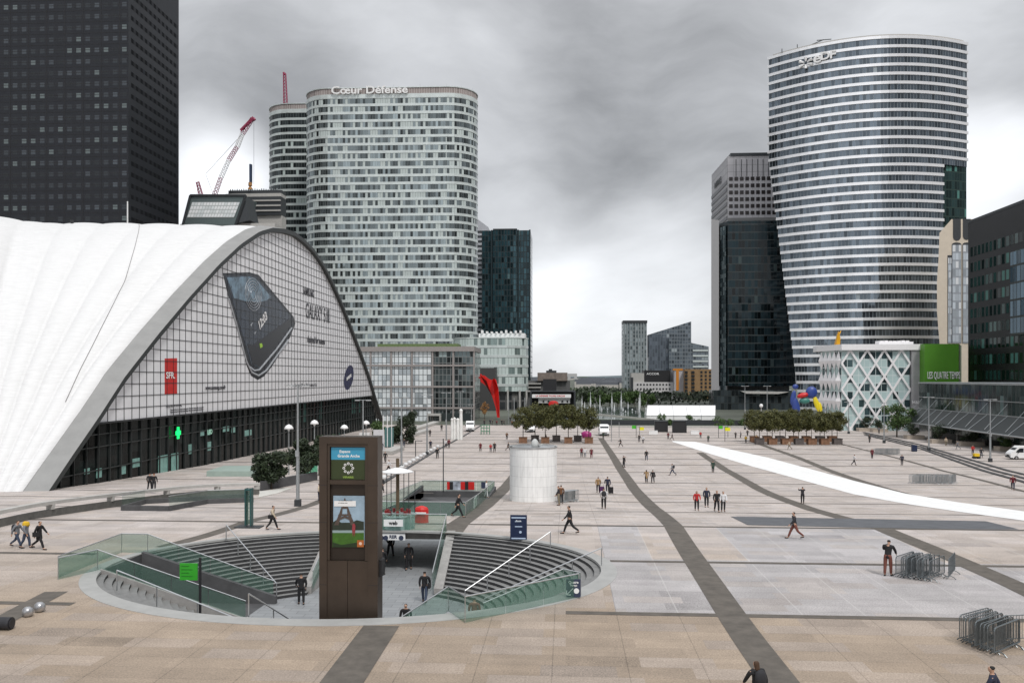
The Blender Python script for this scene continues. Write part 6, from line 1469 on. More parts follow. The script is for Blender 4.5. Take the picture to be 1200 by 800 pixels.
# white ball bollards along the kerb
bpts = [(445, 566), (450, 561.5), (455.5, 558), (460.5, 555), (466, 551.5), (471, 549), (475.5, 546), (480, 543.5), (484.5, 541), (489, 538.5), (493, 536), (497, 534), (501, 531.5), (505, 529), (509, 527), (513, 524.5)]
for k, (x, y) in enumerate(bpts):
    g_ = G(x, y); rr = .42; b = MB(); b.lathe(g_, [(rr*.6, 0), (rr, rr*.35), (rr*.97, rr*.9), (rr*.6, rr*1.3), (.02, rr*1.42)], 14)
    tag(b.build('ball_bollard', mat('pale_stone_ball', (.60, .60, .60), .6, 0, .12, 3), smooth=True), f'pale round stone bollard, number {k+1} from the brown pylon in the diagonal row', 'bollard', 'pale stone balls in a diagonal row')
b = MB(); pts = [G(x, y) for x, y in ((440, 571), (480, 547), (513, 527), (545, 510), (566, 497))]
pts = [Vector(p) for p in resample([tuple(p) for p in pts], 6)]
for p, q in zip(pts, pts[1:]): d = (q-p).normalized(); n_ = Vector((-d.y, d.x, 0))*.22; b.add([p-n_-Vector((0, 0, .1)), q-n_-Vector((0, 0, .1)), q+n_-Vector((0, 0, .1)), p+n_-Vector((0, 0, .1)), p-n_+Vector((0, 0, .12)), q-n_+Vector((0, 0, .12)), q+n_+Vector((0, 0, .12)), p+n_+Vector((0, 0, .12))], [(0, 1, 5, 4), (2, 3, 7, 6), (4, 5, 6, 7), (3, 0, 4, 7), (1, 2, 6, 5)])
struct(b.build('kerb', dconc, origin=(0, 0, 0)))
# ------------------------------------------------------------------ lamp posts
def lamp(label, x, ybase, ytop, group, arm=1.05, box=True):
    g_ = G(x, ybase); Y = g_.y; h = zat(ytop, Y)-g_.z; t = thing('lamp_post', label, 'street lamp', g_, group)
    b = MB(); b.tube(g_, g_+Vector((0, 0, h*.45)), .16, .15, 10); b.tube(g_+Vector((0, 0, h*.45)), g_+Vector((0, 0, h)), .10, .08, 8); b.build('pole', galv, t)
    b = MB(); b.box(g_+Vector((0, 0, .3)), (.5, .5, .6)); b.build('base', dsteel, t)
    b = MB(); b.box(g_+Vector((0, 0, h+.02)), (arm*2, .10, .08)); b.build('cross_arm', galv, t)
    for s in (-1, 1): b = MB(); b.box(g_+Vector((s*arm*.7, 0, h-.04)), (arm*.6, .32, .07)); b.build('lamp_head', mat('lamp_head_grey', (.5, .5, .5), .4, .2, .1), t)
    if box: b = MB(); b.box(g_+Vector((0, -.2, h*.44)), (.3, .16, .55)); b.build('control_box', galv, t)
    return t
for lb, x, y0, y1, grp in (('tall lamp post standing between the white hall and the brown pylon', 349, 593, 452, 'L'), ('tall lamp post right behind the brown pylon', 425.5, 560, 469, 'L'), ('tall lamp post where the row of stone balls begins', 470.5, 549, 465.5, 'L'), ('tall lamp post halfway along the row of stone balls', 500.5, 533, 462.5, 'L'), ('lamp post before the dark part of the glass atrium', 523, 519, 460, 'L'), ('farther lamp post left of the white column sculpture', 539.5, 503, 458.5, 'L'), ('farthest left lamp post at the right corner of the atrium', 552.5, 497, 474, 'L'),
                       ('lamp post in front of the left end of the shopping centre front', 1088.5, 528, 464.5, 'Rr'), ('nearest right lamp post beside the white van', 1160.5, 541, 467, 'Rr'), ('lamp post standing before the lattice building, left of the broad tree', 1036, 519, 471, 'Rr'), ('lamp post at the left edge of the lattice building', 994.5, 508, 470, 'Rr'), ('thin lamp post rising above the right potted grove', 899, 505, 452, 'Rr'), ('thin lamp post at the left of the right potted grove', 873, 503, 452, 'Rr')):
    lamp(lb, x, y0, y1, 'lamp posts on the left side' if grp == 'L' else 'lamp posts on the right side')
def dome_lamp(label, x, yb, yt):
    g_ = G(x, yb); Y = g_.y; h = zat(yt, Y)-g_.z; t = thing('dome_lamp', label, 'street lamp', g_, 'dome lamps before the white hall'); b = MB(); b.tube(g_, g_+Vector((0, 0, h-.5)), .09, .07, 8); b.build('pole', galv, t)
    b = MB(); b.lathe(g_+Vector((0, 0, h-.65)), [(.62, 0), (.6, .2), (.38, .5), (.05, .65)], 14); b.build('shade', white, t, smooth=True)
    b = MB(); b.lathe(g_+Vector((0, 0, h-.9)), [(.1, 0), (.2, .24)], 8); b.build('bulb', white, t)
dome_lamp('white dome lamp, left one, above the round dark tree', 338.5, 556, 498); dome_lamp('white dome lamp right of the tall lamp post', 368.5, 549, 492.5); dome_lamp('white dome lamp just above the brown pylon', 403.5, 545, 498); dome_lamp('white dome lamp at the right foot of the white hall', 429, 538, 493)
def pole(label, x, yb, yt, extra=None, r=.06, m=dsteel, grp='slim poles on the plaza'):
    g_ = G(x, yb); Y = g_.y; h = zat(yt, Y)-g_.z; t = thing('slim_pole', label, 'pole', g_, grp); b = MB(); b.tube(g_, g_+Vector((0, 0, h)), r, n=6); b.build('shaft', m, t)
    if extra: extra(t, g_, h, Y)
    return t
def arm_r(t, g_, h, Y): b = MB(); b.box(g_+Vector((.55, 0, h)), (1.3, .12, .1)); b.build('arm', dsteel, t)
def flagc(m, w_, s):
    def f(t, g_, h, Y): b = MB(); b.box(g_+Vector((s*w_/2, 0, h-.55)), (w_, .05, .75)); b.build('banner', m, t)
    return f
gfl = mat('green_flag', (.06, .40, .02), .5, 0, .1); yfl = mat('yellow_flag', (.75, .70, .01), .5, 0, .1)
pole('slim dark pole rising behind the far guard of the pit', 519.5, 577, 514)
pole('slim pole with one short arm beside the stone balls', 487, 537, 517, arm_r, .08)
pole('slim grey pole right of the white van, left one', 716.5, 517, 484, None, .08, galv); pole('slim grey pole right of the white van, right one', 725.5, 513, 494, None, .07, galv)
pole('pole with a green flag near the far plaza edge', 745.5, 513, 497, flagc(gfl, 1.0, -1)); pole('pole with a yellow flag near the far plaza edge', 749.5, 509, 499, flagc(yfl, 1.1, 1))
pole('pole with a green flag left of the right potted grove', 842, 513, 497, flagc(gfl, 1.0, 1)); pole('pole with a yellow flag left of the right potted grove', 849.5, 517, 499, flagc(yfl, 1.2, 1)); pole('pole with a green flag, second left of the right potted grove', 853, 512, 498, flagc(gfl, .8, -1))
for k, x in enumerate((449, 454, 459)): pole(f'white flagpole behind the teal sign panel, {["left", "middle", "right"][k]} one', x, 524, 487, None, .09, white, 'three white flagpoles')
for k, (x, yb, yt) in enumerate(((596, 497, 466), (602.5, 500, 466), (615, 497, 466))): pole(f'grey pole in front of the pale green office block, {["left", "middle", "right"][k]} one', x, yb, yt, None, .14, galv, 'grey poles before the green office block')
# standing panels left
def panel(label, x0_, x1_, yt, yb, m, dep=.3):
    Y = G((x0_+x1_)/2, yb).y; z = zg(Y); t = thing('standing_panel', label, 'panel', (xat((x0_+x1_)/2, Y), Y, z)); b = MB(); b.bb(xat(x0_, Y), xat(x1_, Y), Y, Y+dep, z+.1, zat(yt, Y)); b.build('board', m, t)
    b = MB(); b.bb(xat(x0_, Y)+.1, xat(x1_, Y)-.1, Y-.1, Y+dep+.1, z, z+.1); b.build('foot', dsteel, t); return t
panel('white standing panel right of the brown pylon top', 437.5, 450, 504, 528, mat('off_white_board', (.6, .6, .62), .5, 0, .06)); panel('teal standing sign panel beside the white one', 450.8, 461, 501.5, 524, mat('teal_board', (.06, .15, .15), .4, 0, .1)); panel('small white panel above the brown pylon', 421, 433, 507.5, 514, white)
panel('blue sign box standing on the right side near the stepped lines', 1069, 1075, 519, 529, MATS['map_navy'], .5)
# green tubular cage
g_ = G(568.5, 509); t = thing('green_cage', 'small open green metal cage on the pale walkway', 'stand', g_); b = MB(); Y = g_.y; w_ = 10*Y/1000; h_ = 11*Y/1000
for dx in (-.5, -.17, .17, .5):
    for dy in (0, 1.4): b.tube(g_+Vector((dx*w_, dy, 0)), g_+Vector((dx*w_, dy, h_)), .06, n=5)
b.build('post', mat('faded_green_paint', (.10, .25, .16), .6, 0, .1), t); b = MB()
for f_ in (.35, .7, 1): b.box(g_+Vector((0, 0, h_*f_)), (w_, .08, .1)); b.box(g_+Vector((0, 1.4, h_*f_)), (w_, .08, .1))
b.build('rail', MATS['faded_green_paint'], t)
# ------------------------------------------------------------------ vans
def van(label, base, L_, W_, H_, rz, side_stripe=None):
    t = thing('van', label, 'van', base, 'vans parked on the plaza', rz); m = white; sv_ = WL[t]; WL[t] = Vector((0, 0, 0))
    b = MB(); S = [(-L_/2, .35), (-L_/2, H_*.97), (-L_/2+.15, H_), (L_*.22, H_), (L_*.36, H_*.72), (L_*.47, H_*.52), (L_/2, H_*.42), (L_/2, .35)]
    b.extr([(x, -W_/2, z) for x, z in S], (0, W_, 0)); b.build('body', m, t)
    b = MB(); b.extr([(L_*.225, -W_/2+.12, H_*.95), (L_*.35, -W_/2+.12, H_*.74), (L_*.355, -W_/2+.12, H_*.745), (L_*.235, -W_/2+.12, H_*.96)], (0, W_-.24, 0)); 
    b.add([(L_*.23+.03, -W_/2+.15, H_*.96), (L_*.36+.03, -W_/2+.15, H_*.71), (L_*.36+.03, W_/2-.15, H_*.71), (L_*.23+.03, W_/2-.15, H_*.96)], [(0, 1, 2, 3)]); b.build('windscreen', mat('dark_car_glass', (.02, .025, .03), .05, 0, .05), t)
    for s in (-1, 1):
        b = MB(); b.extr([(L_*.10, s*(W_/2+.01), H_*.55), (L_*.34, s*(W_/2+.01), H_*.55), (L_*.30, s*(W_/2+.01), H_*.70), (L_*.22, s*(W_/2+.01), H_*.86), (L_*.10, s*(W_/2+.01), H_*.86)], (0, s*.01, 0)); b.build('side_window', MATS['dark_car_glass'], t)
        for xx in (-L_*.32, L_*.32):
            b = MB(); b.tube((xx, s*(W_/2-.12), .34), (xx, s*(W_/2+.02), .34), .34, n=14); wh = b.build('wheel', rubber, t); WL[wh] = Vector((0, 0, 0)); b = MB(); b.tube((xx, s*(W_/2+.02), .34), (xx, s*(W_/2+.04), .34), .18, n=10); b.build('rim', steel, wh)
        b = MB(); b.box((L_*.5, s*(W_*.36), H_*.36), (.06, .35, .2)); b.build('headlight', mat('lamp_glass', (.7, .7, .7), .1, 0, 0), t)
        b = MB(); b.box((-L_*.5-.02, s*(W_*.43), H_*.42), (.05, .12, .5)); b.build('tail_light', redm, t)
        b = MB(); b.box((L_*.27, s*(W_/2+.14), H_*.58), (.1, .22, .3)); b.build('mirror', black, t)
    b = MB(); b.box((L_*.5+.01, 0, .45), (.12, W_*.96, .28)); b.box((-L_*.5-.01, 0, .45), (.12, W_*.96, .22)); b.build('bumper', dsteel, t)
    b = MB(); b.box((L_*.5+.005, 0, H_*.30), (.05, W_*.5, .2)); b.build('grille', black, t)
    b = MB(); b.box((0, -W_/2-.012, H_*.36), (L_*.7, .02, .06)); b.box((-L_*.14, -W_/2-.012, H_*.6), (.03, .02, H_*.6)); b.build('side_trim', galv, t)
    WL[t] = sv_; return t
van('white delivery van facing the camera right of the brown leaved trees', G(707.5, 510), 5.4, 2.3, 2.7, rad(-88))
van('white van at the right edge beside the green shrub', G(1196, 538)+Vector((.6, 0, 0)), 5.2, 2.0, 2.3, rad(176))
van('small white truck parked at the foot of the glass atrium', G(551, 505), 5.0, 2.2, 2.7, rad(-85))
van('pale van half hidden behind the left trees in planters', G(621, 506), 5.0, 2.1, 2.5, rad(-80))
g_ = G(1144, 537); t = thing('yellow_cart', 'small yellow box cart left of the nearest right lamp post', 'cart', g_); b = MB(); b.box(g_+Vector((0, 0, .62)), (.85, .7, .5)); b.build('box', yellowm, t); b = MB()
for s in (-1, 1): b.tube(g_+Vector((s*.35, -.45, .2)), g_+Vector((s*.35, .45, .2)), .2, n=10)
b.build('wheels', rubber, t); b = MB(); b.box(g_+Vector((.9, 0, .6)), (.7, .6, .1)); b.build('flatbed', dsteel, t)
g_ = G(687, 515); t = thing('pink_tricycle_cab', 'magenta and white covered tricycle cab by the last left planter', 'tricycle', g_); b = MB(); b.lathe(g_+Vector((0, 0, .35)), [(.7, 0), (1.0, .5), (.95, 1.2), (.5, 1.6), (.05, 1.7)], 12, sx=1.25, sy=.8); b.build('cab', mat('magenta_shell', (.35, .03, .18), .4, 0, .1), t, smooth=True)
b = MB(); b.lathe(g_+Vector((-1.2, 0, .3)), [(.3, 0), (.5, .4), (.3, .9), (.05, 1.0)], 10); b.build('nose', white, t, smooth=True); b = MB()
for dx, dy in ((-1.3, 0), (.6, .7), (.6, -.7)): b.tube(g_+Vector((dx, dy-.05, .3)), g_+Vector((dx, dy+.05, .3)), .3, n=12)
b.build('wheels', rubber, t)
# ------------------------------------------------------------------ parapet and glass on the left
pp = [(-70, 634), (0, 617), (50, 606), (110, 597), (160, 590), (215, 583), (260, 580), (304, 579)]
pts = [G(x, y) for x, y in pp]; pts = [Vector(q) for q in resample([tuple(q) for q in smooth2([tuple(p) for p in pts], 2)], 2.5)]
def ribbon(pts, th, z0, z1, m, name, par):
    b = MB()
    for k, (p, q) in enumerate(zip(pts, pts[1:])):
        d = (q-p).normalized(); n_ = Vector((-d.y, d.x, 0))*th/2
        b.add([v+Vector((0, 0, z)) for z in (z0, z1) for v in (p-n_, q-n_, q+n_, p+n_)], [(0, 3, 2, 1), (4, 5, 6, 7), (0, 1, 5, 4), (2, 3, 7, 6)]+([(3, 0, 4, 7)] if k == 0 else [])+([(1, 2, 6, 5)] if k == len(pts)-2 else []))
    return b.build(name, m, par)
t = thing('parapet', 'long curved parapet with a pale top rail between the plaza and the white hall', 'parapet', pts[0])
ribbon(pts, .30, -.3, .55, mat('weathered_shaded_concrete', (.11, .108, .10), .85, 0, .25, 1.5), 'wall', t); ribbon(pts, .5, .92, 1.18, conc, 'top_rail', t)  # wall darkened to hold the shade below the top rail in its colour
for k in range(0, len(pts), 5): b = MB(); b.box(pts[k]+Vector((0, 0, .74)), (.5, .35, .38)); b.build('pillar', conc, t)
t = thing('low_enclosure', 'low dark walled enclosure with green glass edges in front of the curved parapet', 'enclosure', G(190, 600)); P = [G(x, y) for x, y in ((143, 598), (198, 598.5), (243, 590), (296, 588), (290, 583), (170, 590))]
b = MB()
for p, q in zip(P, P[1:]+P[:1]): d = (q-p).normalized(); n_ = Vector((-d.y, d.x, 0))*.1; b.add([v+Vector((0, 0, z)) for z in (-.1, .42) for v in (p-n_, q-n_, q+n_, p+n_)], [(0, 3, 2, 1), (4, 5, 6, 7), (0, 1, 5, 4), (1, 2, 6, 5), (2, 3, 7, 6), (3, 0, 4, 7)])
b.build('wall', dconc, t)
for p, q in ((P[1], P[2]), (P[2], P[3]), (P[5], P[0])): b = MB(); b.add([p+Vector((0, 0, .43)), q+Vector((0, 0, .43)), q+Vector((0, 0, 1.2)), p+Vector((0, 0, 1.2))], [(0, 1, 2, 3)]); b.build('glass_panel', ggl, t); b = MB(); b.tube(p+Vector((0, 0, 1.22)), q+Vector((0, 0, 1.22)), .04, n=6); b.build('cap_rail', steel, t)
# platform and planting wall in front of the hall
P = [G(x, y) for x, y in ((242, 558), (300, 558), (298, 551), (262, 551))]; b = MB(); b.extr([Vector((p.x, p.y, zg(p.y)-.4)) for p in P], (0, 0, 1.1)); struct(b.build('platform', mat('pale_teal_slab', (.30, .38, .34), .6, 0, .1, 1), origin=(0, 0, 0)))
b = MB(); p, q = G(306, 575), G(372, 562); b.extr([p, q, q+Vector((0, 0, 1.0)), p+Vector((0, 0, 1.0))], (-.3, .5, 0)); tag(b.build('planting_wall', dconc), 'dark low planting wall under the round dark trees', 'wall')
b = MB(); p, q = G(354, 556), G(372, 553.5); b.extr([p, q, q+Vector((0, 0, 1.1)), p+Vector((0, 0, 1.1))], (0, .1, 0)); tag(b.build('glass_screen', glass_mat('emerald_guard_glass', (.02, .45, .25), .5)), 'bright emerald glass screen left of the brown pylon', 'glass screen')
b = MB(); p, q = G(303, 583), G(326, 578); r_ = G(345, 571); b.extr([p, q, r_, G(304, 576)], (0, 0, .07)); struct(b.build('ramp_slab', mat('pale_ramp_stone', (.55, .54, .5), .8, 0, .1), origin=(0, 0, 0)))
# low blocks along the atrium walk
for i, (x0_, y0_, x1_, y1_) in enumerate(((487, 511, 505, 506), (460, 533, 474, 527), (488, 505, 515, 496))):
    p, q = G(x0_, y0_), G(x1_, y1_); b = MB(); b.extr([p, q, q+Vector((0, 0, .7)), p+Vector((0, 0, .7))], (-2.2, 1, 0)); tag(b.build('stone_bench', conc), ['long pale stone bench before the dark shrubs of the atrium', 'short pale stone bench beside the teal panel', 'sloping pale stone edge leading to the atrium portal'][i], 'bench')
# ------------------------------------------------------------------ cranes
def lattice(mb, p, q, w0, w1, n=14, r=.12):
    p, q = Vector(p), Vector(q); d = (q-p).normalized(); a = d.cross(Vector((0, 1, 0))).normalized(); c = d.cross(a)
    prev = None
    for k in range(n+1):
        f_ = k/n; w_ = w0+(w1-w0)*f_; o = p.lerp(q, f_); C4 = [o+a*w_+c*w_, o-a*w_+c*w_, o-a*w_-c*w_, o+a*w_-c*w_]
        if prev:
            for j in range(4): mb.tube(prev[j], C4[j], r, n=4, caps=False); mb.tube(prev[j], C4[(j+1) % 4], r*.7, n=4, caps=False)
        prev = C4
crd = mat('crane_magenta_red', (.28, .03, .08), .5, 0, .1)
t = thing('crane', 'red and white lattice crane jib leaning right above the sloped glass building', 'crane', at(251, 232, 352)); Yc_ = 352
for (x0_, y0_), (x1_, y1_), m in (((251, 230), (259, 208), crd), ((259, 208), (268, 188), white), ((268, 188), (278, 172), crd), ((278, 172), (284, 157), white), ((284, 157), (296, 139), crd)):
    b = MB(); lattice(b, at(x0_, y0_, Yc_), at(x1_, y1_, Yc_), .7, .6, 6, .12); b.build('jib_section', m, t)
b = MB(); b.tube(at(282, 153, Yc_), at(297.5, 138, Yc_), .6, .8, 6); b.tube(at(297, 139, Yc_), at(298.5, 141, Yc_), .7, n=6); b.build('jib_head', crd, t)
b = MB(); b.tube(at(297.5, 141, Yc_), at(297.5, 216, Yc_), .06, n=4); b.tube(at(284, 157, Yc_), at(241, 204, Yc_), .07, n=4); b.tube(at(241, 204, Yc_), at(250, 228, Yc_), .07, n=4); b.build('hoist_cable', dsteel, t)
b = MB(); lattice(b, at(251, 262, Yc_), at(251, 228, Yc_), .9, .9, 6, .15); b.build('mast', white, t)
t = thing('crane', 'tiny red crane jib at the left of the sloped glass building', 'crane', at(238, 228, 360)); b = MB(); lattice(b, at(238.5, 240, 360), at(231.5, 213, 360), .8, .5, 8, .16); b.build('jib', crd, t); b = MB(); b.tube(at(231.5, 213, 360), at(230.5, 240, 360), .05, n=4); b.build('hoist_cable', dsteel, t)
t = thing('crane', 'upright magenta crane jib rising over the narrower rounded slab', 'crane', at(335, 125, 470)); b = MB(); lattice(b, at(335.5, 145, 470), at(333.5, 86, 470), 1.1, .6, 16, .2); b.build('jib', crd, t); b = MB(); b.tube(at(333.5, 88, 470), at(332.2, 85, 470), .6, n=6); b.build('jib_head', crd, t)
t = thing('piling_mast', 'dark blue upright hoist mast on the unfinished building', 'mast', at(294, 215, 362)); b = MB(); b.bb(xat(293, 362), xat(295.2, 362), 361, 362.5, zat(210, 362), zat(188, 362)); b.build('mast', mat('navy_steel', (.04, .06, .11), .5, .2, .2), t); b = MB(); b.lathe((xat(293.6, 362), 361.6, zat(218, 362)), [(1.1, 0), (.9, .5), (.4, 1.3), (.9, 1.6), (.8, 3)], 8); b.build('slewing_base', mat('orange_steel', (.35, .17, .05), .6, 0, .2), t)
# ------------------------------------------------------------------ crowd barriers
def barrier_bits():
    f = MB(); w_, h_ = 2.1, 1.08; zb_ = .18
    P = [(-w_/2, 0, zb_), (-w_/2, 0, h_-.12), (-w_/2+.04, 0, h_-.04), (-w_/2+.12, 0, h_), (w_/2-.12, 0, h_), (w_/2-.04, 0, h_-.04), (w_/2, 0, h_-.12), (w_/2, 0, zb_), (-w_/2, 0, zb_)]
    f.path(P, .022, 6); b = MB()
    for k in range(1, 17): x_ = -w_/2+w_*k/17; b.tube((x_, 0, zb_), (x_, 0, h_), .010, n=4, caps=False)
    ft_ = []
    for s in (-1, 1): q = MB(); q.path([(s*.72, -.30, .0), (s*.72, -.20, .10), (s*.72, 0, zb_), (s*.72, .20, .10), (s*.72, .30, 0)], .022, 5); ft_.append(q)
    return f, b, ft_
O0 = Vector((0, 0, 0)); dgalv = mat('dull_galvanised_steel', (.16, .18, .19), .4, .6, .25, 8)
def barrier_proto(detail):
    f, b, ft_ = barrier_bits()
    if not detail:
        m = MB(); m.add(f.v, f.f); m.add(b.v, b.f)
        for q in ft_: m.add(q.v, q.f)
        return m.build('crowd_barrier', galv, origin=O0)
    t = thing('crowd_barrier', 'x', 'crowd barrier', O0); f.build('frame', dgalv, t); b.build('bars', dgalv, t)
    for q in ft_: q.build('foot', dgalv, t)
    return t
def stack(protos, start, end, n, rz, labels, group, lean=0.):
    p, q = Vector(start), Vector(end)
    for k in range(n):
        c = copy_tree(protos[0]) if protos[1] else protos[0]; protos[1] = True
        c.location = p.lerp(q, k/max(1, n-1)); c.location.z = zg(c.location.y)+.0; c.rotation_euler = (lean, 0, rz+R.uniform(-.07, .07))
        c.location.x += R.uniform(-.08, .08); c.location.y += R.uniform(-.15, .15)
        if n > 1: pos = f'number {k+1} from the {labels[1]}'
        c['label'] = f'steel crowd barrier, {pos} in the {labels[0]}' if n > 1 else labels[0]; c['category'] = 'crowd barrier'; c['group'] = group
near_p = [barrier_proto(True), False]; far_p = [barrier_proto(False), False]
# heap bottom right: barriers seen end-on running away to the right
a0 = G(1146, 757); 
stack(near_p, G(1132, 752)+Vector((.5, .6, 0)), G(1174, 768)+Vector((.4, .4, 0)), 12, rad(40), ('bottom right stack', 'left'), 'barriers in the bottom right stack')
stack(near_p, G(1194, 757)+Vector((.6, .6, 0)), G(1194, 757), 1, rad(14), ('single grey steel barrier standing open beside the bottom right stack',), 'loose barriers')
stack(near_p, G(1054, 674)+Vector((.3, .2, 0)), G(1098, 678), 11, rad(48), ('stack by the capped man', 'left'), 'barriers in the stack beside the man')
stack(near_p, G(1108, 676)+Vector((.4, .2, 0)), G(1108, 676), 1, rad(60), ('last grey steel barrier standing off the right end of the stack beside the man',), 'loose barriers')
stack(far_p, G(1070, 566), G(1119, 566.5), 20, rad(50), ('bright far stack', 'left'), 'barriers in the bright far stack')
stack(far_p, G(1026, 532), G(1053, 532.5), 14, rad(50), ('farthest right stack', 'left'), 'barriers in the farthest right stack')
stack(far_p, G(661, 588), G(669, 588), 9, rad(45), ('stack by the white drum', 'left'), 'barriers behind the white drum')

# far wooded ground behind the fountain
b = MB(); r_ = random.Random(5)
for k in range(5200):
    Y = r_.choice((455, 520, 620, 760)); x_ = xat(560+r_.random()*330, Y); top = zat(462-6*r_.random()-2.5*math.sin(x_*.07), Y)+(Y-455)*.004
    c = Vector((x_, Y+r_.random()*12, -4.5+(top+4.5)*r_.random()**.5)); a = Vector((r_.gauss(0, 1), r_.gauss(0, 1), r_.gauss(0, 1))).normalized()*1.1; q = a.orthogonal().normalized()*.9
    b.add([c-a, c+q, c+a, c-q], [(0, 1, 2, 3)])
tag(b.build('distant_woods', lf_dark, origin=(0, 0, 0)), 'dark band of far off trees beyond the fountain', 'woods', kind='stuff')
# ------------------------------------------------------------------ people
skinm = mat('skin', (.45, .27, .19), .6, 0, .05)
def skinned(chains, name):
    """chains: list of (points, radii) ; grown with a Skin modifier into one mesh"""
    vs, es, rs, roots = [], [], [], []
    key = {}
    def vid(p, r):
        k = tuple(round(c, 4) for c in p)
        if k not in key: key[k] = len(vs); vs.append(p); rs.append(r)
        return key[k]
    for pts, rr in chains:
        ids = [vid(p, r) for p, r in zip(pts, rr)]
        for a, b in zip(ids, ids[1:]): es.append((a, b))
    me = bpy.data.meshes.new('t'); me.from_pydata(vs, es, []); o = bpy.data.objects.new('t', me); COL.objects.link(o)
    md = o.modifiers.new('s', 'SKIN'); md.use_smooth_shade = True; o.modifiers.new('ss', 'SUBSURF').levels = 1
    sv = me.skin_vertices[0].data
    comp = list(range(len(vs)))
    def find(a):
        while comp[a] != a: a = comp[a]
        return a
    for a, b in es: comp[find(a)] = find(b)
    seen = set()
    for i, v in enumerate(sv):
        r = rs[i]; v.radius = (r, r) if not isinstance(r, tuple) else r
        c = find(i); v.use_root = c not in seen; seen.add(c)
    dg = bpy.context.evaluated_depsgraph_get(); m2 = bpy.data.meshes.new_from_object(o.evaluated_get(dg)); m2.name = name
    bpy.data.objects.remove(o); 
    return m2
def fwd(a): return math.sin(a), -math.cos(a)
def pose(kind, var=0):
    """joint positions, facing +Y; returns dict"""
    J = {}
    st = {'stand': (.04, -.04, .03, .05, .1, .1), 'stand2': (-.06, .08, .12, .0, .05, .5), 'walk': (.42, -.38, .10, .45, -.45, .45), 'walk2': (-.30, .36, .35, .08, .35, -.35), 'phone': (.05, -.05, .05, .05, .1, 1.0), 'photo': (.05, -.03, .03, .05, 1.2, 1.2), 'lean': (.12, -.06, .05, .1, .6, .7)}[kind]
    rl, ll, rk, lk, ra, la = st
    if var: rv = random.Random(var*17+len(kind)); rl, ll, rk, lk, ra, la = rl+rv.uniform(-.12, .12), ll+rv.uniform(-.12, .12), rk+rv.uniform(0, .12), lk+rv.uniform(0, .12), ra+rv.uniform(-.25, .25), la+rv.uniform(-.25, .45)
    lean = .03 if 'walk' in kind else (.14 if kind == 'lean' else 0.)
    if kind == 'stand2': sw = .03
    pel = Vector((0, 0, .95)); J['pel'] = pel; J['sp'] = Vector((0, lean*.25, 1.12)); J['ch'] = Vector((0, lean*.6, 1.33)); J['nk'] = Vector((0, lean*.9, 1.48)); J['hd'] = Vector((0, lean*1.1+.02, 1.585)); J['tp'] = Vector((0, lean*1.15+.015, 1.70))
    for s, a, k, ar, nm in ((1, rl, rk, ra, 'R'), (-1, ll, lk, la, 'L')):
        hip = pel+Vector((s*.095, 0, -.03)); y, z = fwd(a); kn = hip+Vector((s*.01, y*.43, z*.43)); y, z = fwd(a-k); an = kn+Vector((0, y*.42, z*.42)); J['hip'+nm], J['kn'+nm], J['an'+nm] = hip, kn, an
        J['toe'+nm] = an+Vector((s*.02, .17*math.cos(max(0, k-.1)), -.05-.12*max(0, math.sin(k-.1)*1.0)))
        sh = J['ch']+Vector((s*.185, 0, .08)); bend = .25
        if kind in ('phone', 'lean') and nm == 'L': bend = 1.5
        if kind == 'photo': bend = .9
        y, z = fwd(ar); el = sh+Vector((s*.055, y*.28, z*.28)); y, z = fwd(ar+bend); wr = el+Vector((-s*(.02 if bend < 1 else .08), y*.24, z*.24)); J['sh'+nm], J['el'+nm], J['wr'+nm] = sh, el, wr; J['hd'+nm] = wr+Vector((0, y*.09, z*.09)); J['fd'+nm] = Vector((0, y, z))
    mn = min(J['anR'].z, J['anL'].z)-.085
    for k in J:
        if not k.startswith('fd'): J[k] = J[k]-Vector((0, 0, mn))
    return J
